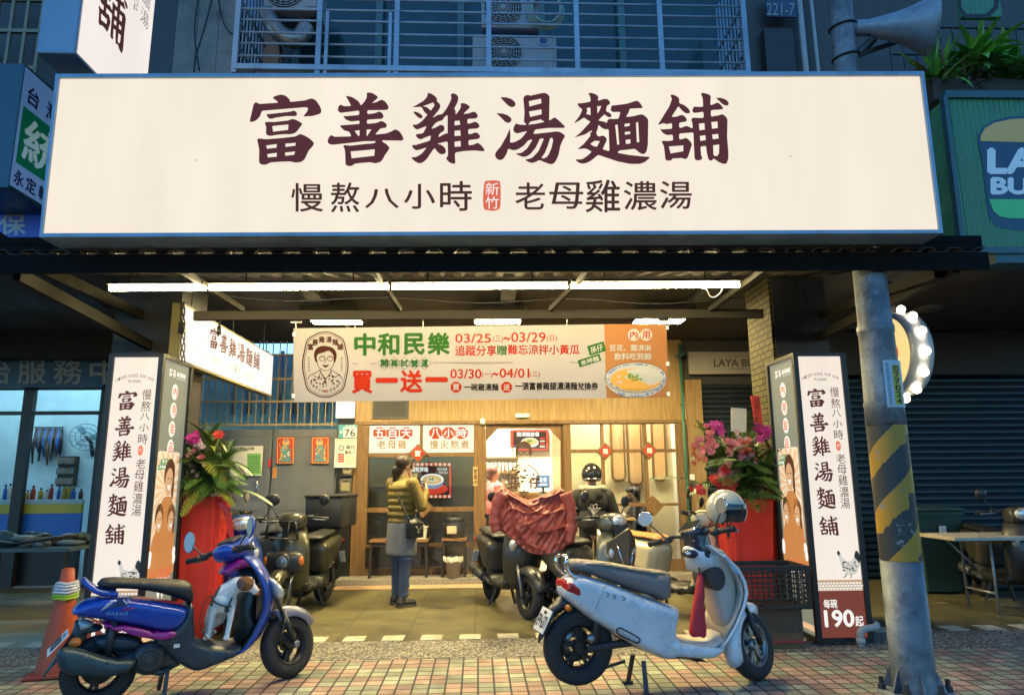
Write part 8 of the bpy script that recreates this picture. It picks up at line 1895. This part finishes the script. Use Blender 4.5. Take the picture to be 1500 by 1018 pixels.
b=MB();b.box(((cx0+cx1)/2,(cy0+cy1)/2,cz0+.006),(cx1-cx0-.03,cy1-cy0-.03,.01));T.part(b,'base',crate_m)
T=At('carton','dim brown carton under the black mesh crate','carton',(2.35,5.97,.004))
b=MB();b.box((2.35,5.97,.004+(cz0-.008)/2),(.46,.32,cz0-.010),bev=.006);T.part(b,'body',mat('cardboard',(0.10,0.065,0.035),0.8,var=.15,scale=5));b=MB();b.box((2.35,5.808,.06),(.44,.004,.02));b.box((2.35,5.97,cz0-.0055),(.462,.06,.004));T.part(b,'tape',mat('tape_red',(0.25,0.03,0.025),0.5))
co=(-3.13,5.5,0)
T=At('traffic_cone','orange traffic cone with wrapped tape behind the blue scooter','cone',co);M_=Matrix.Translation(co)
b=MB();b.lathe([(.145,.03),(.056,.60),(.042,.735),(.028,.745),(0,.745)],32,M_);T.part(b,'body',mat('cone_orange',(0.40,0.06,0.014),0.5,var=.2,scale=7,dirt=.4,dcol=(.12,.03,.03)))
b=MB();b.box((co[0],co[1],.018),(.34,.34,.032),(0,0,R(12)),bev=.012);T.part(b,'base',mat('cone_base',(0.30,0.045,0.02),0.6,var=.2,dirt=.4))
b=MB()
for z,r,mi in((.535,.079,1),(.555,.077,1),(.578,.079,0),(.60,.076,0),(.62,.072,0),(.64,.066,0)):b.tube([M_@V((r*math.cos(k/12*6.283),r*math.sin(k/12*6.283),z+.006*math.sin(k*1.7)))for k in range(12)],.011,6,mi,closed=True)
T.part(b,'tape_wrap',[mat('tape_white',(0.5,0.52,0.55),0.4,var=.3,scale=30),mat('tape_green',(0.3,0.45,0.03),0.4)])

# ------------------------------------------------------------------ utility pole with striped sleeve
pb=V((2.755,4.64,0));T=At('utility_pole','thick grey steel utility pole with peeling yellow and black stripes','pole',pb);M_=Matrix.Translation(pb)
galv=mat('galvanised',(0.115,0.135,0.155),0.5,.3,var=.6,scale=5,dirt=.75,dcol=(.40,.44,.47),bump=.3,bscale=25)
zz1=P(1300,622,4.6).z;zz0=P(1320,822,4.6).z
b=MB();b.lathe([(.131,.0),(.127,zz0),(.122,zz0+.001),(.122,zz1-.001),(.128,zz1),(.124,zz1+.12),(.130,zz1+.14),(.121,zz1+.17),(.114,2.35),(.120,2.36),(.120,2.40),(.111,2.42),(.107,2.95),(.095,3.05),(.088,3.4),(.082,6.5)],40,M_);T.part(b,'shaft',galv)
stp=mat('warning_stripe',(0.4,0.26,0.02),0.5);N_,L_,B_=nodes(stp);tc=N_.new('ShaderNodeTexCoord');sp_=N_.new('ShaderNodeSeparateXYZ');L_.new(tc.outputs['Object'],sp_.inputs[0])
at_=N_.new('ShaderNodeMath');at_.operation='ARCTAN2';L_.new(sp_.outputs[1],at_.inputs[0]);L_.new(sp_.outputs[0],at_.inputs[1])
m1=N_.new('ShaderNodeMath');m1.operation='MULTIPLY';m1.inputs[1].default_value=-2/6.2832;L_.new(at_.outputs[0],m1.inputs[0]);m2_=N_.new('ShaderNodeMath');m2_.operation='MULTIPLY_ADD';m2_.inputs[1].default_value=2.6;L_.new(sp_.outputs[2],m2_.inputs[0]);L_.new(m1.outputs[0],m2_.inputs[2])
fr_=N_.new('ShaderNodeMath');fr_.operation='FRACT';L_.new(m2_.outputs[0],fr_.inputs[0]);ns=N_.new('ShaderNodeTexNoise');ns.inputs['Scale'].default_value=9;ns.inputs['Detail'].default_value=8;L_.new(tc.outputs['Object'],ns.inputs['Vector'])
md=N_.new('ShaderNodeMath');md.operation='MULTIPLY_ADD';md.inputs[1].default_value=.75;L_.new(ns.outputs[0],md.inputs[0]);L_.new(fr_.outputs[0],md.inputs[2]);gt=N_.new('ShaderNodeMath');gt.operation='GREATER_THAN';gt.inputs[1].default_value=.93;L_.new(md.outputs[0],gt.inputs[0])
mx_=N_.new('ShaderNodeMix');mx_.data_type='RGBA';mx_.inputs[6].default_value=(.025,.028,.03,1);mx_.inputs[7].default_value=(.36,.20,.015,1);L_.new(gt.outputs[0],mx_.inputs[0])
n2=N_.new('ShaderNodeTexNoise');n2.inputs['Scale'].default_value=5;n2.inputs['Detail'].default_value=10;n2.inputs['Roughness'].default_value=.75;L_.new(tc.outputs['Object'],n2.inputs['Vector']);g2=N_.new('ShaderNodeMapRange');g2.inputs['From Min'].default_value=.60;g2.inputs['From Max'].default_value=.62;L_.new(n2.outputs[0],g2.inputs[0])
mx2=N_.new('ShaderNodeMix');mx2.data_type='RGBA';L_.new(g2.outputs[0],mx2.inputs[0]);L_.new(mx_.outputs[2],mx2.inputs[6]);mx2.inputs[7].default_value=(.16,.19,.21,1);L_.new(mx2.outputs[2],B_.inputs['Base Color'])
b=MB();b.lathe([(.1255,zz0+.004),(.1255,zz1-.004)],48);o=b.build('stripe_band',stp,T.e)
b=MB()
for k in range(6):
    a_=k*math.pi/3+.3;c_2,s_2=math.cos(a_),math.sin(a_);b.prism([(.12,.0),(.19,.0),(.185,.03),(.12,.18)],lambda r,z:pb+V((r*c_2-.006*s_2,r*s_2+.006*c_2,z)),(.012*s_2,-.012*c_2,0))
b.lathe([(.0,.02),(.225,.02),(.225,.0)],32,Matrix.Translation(pb));T.part(b,'base_flange',galv)
for k in range(6):
    a_=k*math.pi/3+.8;q=pb+V((.195*math.cos(a_),.195*math.sin(a_),.02));b=MB();b.lathe([(.028,0),(.028,.03),(.016,.032),(.016,.075),(0,.075)],6,Matrix.Translation(q),0,False);T.part(b,'bolt',dark_steel)
b=MB();cs_=[pb+V((.132*math.sin(R(a_)),-.132*math.cos(R(a_)),0))for a_ in range(-22,46,6)];za,zb_=P(1302,596,4.5).z,P(1302,527,4.5).z
L_n=len(cs_);b.add([q+V((0,0,za))for q in cs_]+[q+V((0,0,zb_))for q in cs_],[(i,i+1,L_n+i+1,L_n+i)for i in range(L_n-1)],0,True)
def pp_(u,v_,k=.134):a_=R(-22+67*u);return pb+V((k*math.sin(a_),-k*math.cos(a_),za+(zb_-za)*(1-v_)))
b.add([pp_(.36+.4*i/5,v_)for v_ in(.95,.1)for i in range(6)],[(i,i+1,7+i,6+i)for i in range(5)],1)
for k,ch in enumerate('077024'):b.text(ch,(.42,.12+k*.138,.70,.235+k*.138),lambda x,y:pp_(x,y,.1355),2,.02)
for k in range(16):b.text('縣市道路照明'[k%6],(.08,.06+k*.057,.24,.10+k*.057),lambda x,y:pp_(x,y,.1355),3);
T.part(b,'number_plate',[mat('plate_pale',(0.42,0.50,0.55),0.45,var=.1),mat('plate_yellow',(0.45,0.38,0.03),0.45),inkblk,mat('plate_ink',(0.03,0.10,0.3),0.5)])
for z in(P(1230,35,4.6).z,P(1230,80,4.6).z):
    b=MB();b.tube([(pb.x+.097*math.cos(k/16*6.283),pb.y+.097*math.sin(k/16*6.283),z+.02*math.sin(k/16*6.283+1))for k in range(16)],.008,6,closed=True);T.part(b,'wire_band',black_frame)
# loudspeaker horn on the pole
q0,q1=P(1252,42,4.62),P(1362,38,4.5);ax=(q1-q0);LN=ax.length
T=At('loudspeaker','grey horn loudspeaker on the pole above the right end of the main sign','loudspeaker',q0);mt_=Matrix.Translation(q0)@ax.to_track_quat('Z','Y').to_matrix().to_4x4()
b=MB();b.lathe([(0,0),(.055,0),(.06,.012),(.06,.10),(.065,.11),(.075,LN*.3),(.10,LN*.5),(.145,LN*.75),(.205,LN*.95),(.22,LN),(.212,LN+.004),(.195,LN*.94),(.09,LN*.5),(.03,LN*.3),(0,LN*.3)],36,mt_);T.part(b,'horn',mat('horn_grey',(0.26,0.31,0.36),0.5,.3,var=.25,scale=6,dirt=.3))
b=MB();b.lathe([(.03,0),(.045,.0),(.045,-.035),(0,-.035)],16,mt_);T.part(b,'driver_cap',mat('cap_pale',(.35,.38,.38),.5))
b=MB();b.bar(mt_@V((0,0,.2)),(pb.x,pb.y,q0.z-.25),.03,.012);b.bar((pb.x,pb.y,q0.z-.25),(pb.x+.5,pb.y+.1,q0.z-.02),.03);T.part(b,'bracket',dark_steel)

# ------------------------------------------------------------------ air conditioners behind the cage
ac_w=mat('ac_white',(0.30,0.33,0.36),0.5,var=.12,scale=4,dirt=.25)
def ac(label,rect,Y,fan=True):
    a,c=P(rect[0],rect[3],Y),P(rect[2],rect[1],Y);t=At('air_conditioner',label,'air conditioner',((a.x+c.x)/2,Y+.15,a.z),'outdoor units behind the window cage');w,h=c.x-a.x,c.z-a.z
    b=MB();b.box(((a.x+c.x)/2,Y+.15,(a.z+c.z)/2),(w,.3,h),bev=.015);t.part(b,'casing',ac_w)
    fc_=V((a.x+w*.37,Y-.006,a.z+h*.5));r=h*.44;b=MB();Mx=Matrix.Translation(fc_)@Matrix.Rotation(R(90),4,'X')
    b.lathe([(0,-.001),(r,-.001)],32,Mx,1)
    for k in range(7):rr=r*(k+1)/7;b.tube([Mx@V((rr*math.cos(j/24*6.283),rr*math.sin(j/24*6.283),.01))for j in range(24)],.005,5,0,closed=True)
    for k in range(18):b.bar(Mx@V((r*.15*math.cos(k*.349),r*.15*math.sin(k*.349),.012)),Mx@V((r*math.cos(k*.349),r*math.sin(k*.349),.012)),.005)
    b.lathe([(0,.022),(r*.14,.02),(r*.17,.008)],16,Mx);t.part(b,'fan_grille',[mat('grille_grey',(.3,.32,.34),.5),mat('fan_dark',(.012,.013,.014),.6)])
    b=MB();b.box((a.x+w*.86,Y-.004,a.z+h*.5),(w*.18,.01,h*.85),bev=.003);pos=lambda x,y:V((a.x+w*x,Y-.011,c.z-h*y));b.disc((.84,.18),.045,.08,pos,1,16);b.text('GREE',(.77,.30,.91,.40),pos,1,.02);t.part(b,'side_cover',[ac_w,mat('logo_navy',(.03,.06,.2),.5)])
    b=MB()
    for x in(a.x+w*.15,a.x+w*.85):b.bar((x,Y+.05,a.z-.02),(x,6.38,a.z-.02),.03);b.bar((x,Y+.1,a.z-.02),(x,6.38,a.z-.25),.02)
    t.part(b,'bracket',dark_steel)
ac('white air conditioner with round fan behind the middle of the cage',(692,52,815,104),5.95)
ac('upper air conditioner cut by the top of the picture behind the cage',(385,-42,470,14),5.95)
ac('dark upper air conditioner above the white one in the cage',(705,-14,790,40),6.0)
T=At('hose','pale coiled hose hanging beside the air conditioners in the cage','hose',P(802,30,5.92));b=MB();q=P(800,14,5.92)
for k in range(4):b.tube([(q.x+(.14+.012*k)*math.cos(t_/20*6.283),5.9+.02*k,q.z+(.16+.01*k)*math.sin(t_/20*6.283))for t_ in range(20)],.014,6,closed=True)
T.part(b,'coil',mat('hose_green',(.22,.34,.30),.5))
T=At('duct','grey flexible duct hanging behind the left part of the cage','duct',P(400,50,6.0));b=MB();pts=smooth_poly([tuple(P(390,18,6.0)),tuple(P(405,45,5.95)),tuple(P(432,60,5.95)),tuple(P(450,40,6.0))],8,False);b.tube(pts,[.075+.01*(i%2)for i in range(len(pts))],12);T.part(b,'pipe',mat('duct_foil',(.28,.27,.25),.35,.6,var=.3,scale=8))
T=At('cable','loose black cables hanging on the wall left of the cage','cable',P(325,40,6.25))
b=MB()
for k,pts in enumerate(([(290,0),(285,50),(292,104)],[(312,-5),(300,40),(288,80),(284,106)],[(320,0),(326,30),(336,48),(342,50)])):b.tube(smooth_poly([tuple(P(x,y,6.22+.02*k))for x,y in pts],5,False),.008,5)
T.part(b,'cord',black_frame)

# ------------------------------------------------------------------ planter of leafy plants over the green sign
YP=5.0
T=At('planter','long planter box above the green burger sign','planter',P(1440,140,YP));b=MB();a,c=P(1362,138,YP),P(1800,138,YP);b.box(((a.x+c.x)/2,YP+.1,a.z+.02),(c.x-a.x,.3,.2),bev=.01);T.part(b,'box',mat('planter_dark',(.05,.045,.04),.7,var=.3))
pl_m=[mat('pl_green',(0.07,0.27,0.04),0.4,var=.3),mat('pl_fresh',(0.2,0.48,0.06),0.4,var=.3),mat('pl_pale',(0.3,0.5,0.22),0.4,var=.25),mat('pl_dry',(0.2,0.12,0.06),0.7,var=.3)]
for(px,py,n,L_,w_,mis,lb)in((1372,112,70,.42,.016,(0,1,1,3),'grassy green plant at the left end of the planter'),(1428,86,60,.42,.034,(1,1,0),'fresh green broad leaved plant in the middle of the planter'),(1410,118,60,.34,.014,(0,3,3),'dry drooping plant low in the middle of the planter'),(1478,100,60,.36,.042,(2,1,0),'pale leaved plant at the right edge of the picture'),(1560,105,40,.3,.03,(0,1),'leafy plant in the planter beyond the right edge')):
    q=P(px,py+14,YP+.05);t=At('plant',lb,'plant',q,'plants in the planter');b=MB()
    for k in range(n):
        a_=rnd.uniform(0,6.283);el=rnd.uniform(.1,1.45);blade(b,q+V((rnd.uniform(-.05,.05),rnd.uniform(-.08,.05),rnd.uniform(-.05,.05))),(math.cos(a_)*math.cos(el),math.sin(a_)*math.cos(el),math.sin(el)),L_*rnd.uniform(.6,1.1),w_*rnd.uniform(.7,1.2),rnd.uniform(.4,1.6),rnd.choice(mis))
    t.part(b,'leaves',pl_m);b=MB();b.tube([q+V((0,.03,-.15)),q+V((.01,.02,.08))],.012,6);t.part(b,'stem',pl_m[3])
T=At('railing','dark thin balcony railing behind the plants','railing',P(1430,100,5.9));b=MB();a=P(1310,120,5.9);z1=P(1400,40,5.9).z
for k in range(26):b.bar((a.x+k*.13,5.9,a.z-.3),(a.x+k*.13,5.9,z1),.014)
for z in(z1,a.z,(z1+a.z)/2):b.bar((a.x,5.9,z),(a.x+3.3,5.9,z),.025)
b.bar((a.x,5.9,z1),(a.x,6.38,z1),.03);b.bar((a.x,5.9,a.z),(a.x,6.38,a.z),.03);T.part(b,'bars',mat('rail_green',(.035,.06,.06),.5,.3))
T=At('window_grille','pale barred window grille at the top left corner','window grille',P(60,60,6.0));b=MB();
gx=[P(x,40,6.1).x for x in(-30,-6,16,38,60)]
for x in gx:b.bar((x,6.1,P(0,110,6.1).z),(x,6.1,6.4),.028)
for y in(100,46,0):z=P(0,y,6.1).z;b.bar((gx[0],6.1,z),(gx[-1],6.1,z),.035)
for x in(gx[0],gx[-1]):b.bar((x,6.1,P(0,60,6.1).z),(x,6.36,P(0,60,6.1).z),.03)
T.part(b,'bars',mat('grille_tan',(.24,.22,.15),.6,var=.2))

# ------------------------------------------------------------------ right: folding table, bin, junk
YT=7.5;a=P(1345,783,YT);tx0,tx1=a.x,a.x+1.75;tz=a.z
T=At('folding_table','pale folding table standing before the blue roller shutter','table',((tx0+tx1)/2,YT-.2,.004));b=MB();b.box(((tx0+tx1)/2,YT-.28,tz),(tx1-tx0,.62,.035),bev=.008);T.part(b,'top',mat('table_top',(.42,.38,.30),.5,var=.1))
for x in(tx0+.42,tx1-.25):b=MB();b.tube([(x,YT-.5,.006),(x,YT-.5,tz-.04),(x,YT-.06,tz-.04),(x,YT-.06,.006)],.014,8);b.tube([(x,YT-.5,.2),(x,YT-.06,.2)],.012,8);b.tube([(x,YT-.28,.4),(x-.3,YT-.28,tz-.03)],.009,6);T.part(b,'leg',mat('leg_grey',(.24,.25,.25),.4,.5))
q=P(1362,800,8.4);T=At('bin','dark green wheeled bin behind the folding table','bin',(q.x,8.4,.004));b=MB();sq=lambda w,d,z:[V((q.x+x*w,8.4+y*d,z))for x,y in((-1,-1),(1,-1),(1,1),(-1,1))];b.loft([sq(.2,.2,.03),sq(.26,.26,.9),sq(.28,.28,.9),sq(.28,.28,.94)],smooth=False);T.part(b,'body',mat('bin_green',(.018,.045,.03),.5));b=MB();b.box((q.x,8.4,.965),(.58,.60,.05),bev=.02);b.box((q.x,8.12,.72),(.08,.01,.12),mi=1);T.part(b,'lid',[_M['bin_green'],paper])
for s in(-1,1):b=MB();b.tube([(q.x+s*.18,8.6,.07),(q.x+s*.23,8.6,.07)],.065,14);T.part(b,'wheel',tyre_m)
q=P(1420,800,8.6);T=At('covered_pile','dark tarpaulin covered pile under the folding table','pile',(q.x,8.6,.004))
def f(b):
    for k in range(12):b.ell((q.x+rnd.uniform(-.7,.8),8.6+rnd.uniform(-.2,.3),rnd.uniform(.1,.5)),(rnd.uniform(.15,.35),rnd.uniform(.15,.3),rnd.uniform(.15,.35)))
    b.box((q.x,8.6,.2),(1.6,.5,.39))
blob(f,mat('tarp_dark',(.015,.018,.02),.5,bump=.5,bscale=10),'tarpaulin',None,.03,3).parent=None
o=[x for x in COL.objects if x.name.startswith('tarpaulin')][0];o.data.transform(Matrix.Translation(-T.l));o.parent=T.e
T=At('pipe','bent grey pipe stub at the foot of the right light box','pipe',P(1262,945,5.6));q=G(1262,948);b=MB();b.tube(smooth_poly([(q.x,q.y,.004),(q.x,q.y,.1),(q.x+.03,q.y,.14),(q.x+.2,q.y+.1,.15),(3.3,6.5,.15)],4,False),.028,10);T.part(b,'tube',mat('pvc_grey',(.3,.31,.31),.5));b=MB();b.tube([(q.x,q.y,.03),(q.x,q.y,.07)],.036,10);T.part(b,'collar',_M['pvc_grey'])

for lb,pts,r in(('thin white wire looped below the right end of the tube lights',[(1018,421),(1034,424),(1040,434),(1048,435),(1056,428),(1058,421)],.004),('dark wire sagging along the canopy behind the tube lights',[(300,430),(420,441),(560,436),(700,444),(830,438),(960,445),(1090,436)],.005),('black wire running down the right tiled column',[(1176,400),(1174,440),(1178,480),(1173,516)],.006)):
    q=[tuple(P(x,y,5.0 if r==.004 else 5.72 if r==.005 else 6.5))for x,y in pts];T=At('cable',lb,'cable',q[0]);b=MB();b.tube(smooth_poly(q,5,False),r,6);T.part(b,'cord',mat('wire_white',(.4,.4,.38),.5)if r==.004 else black_frame)
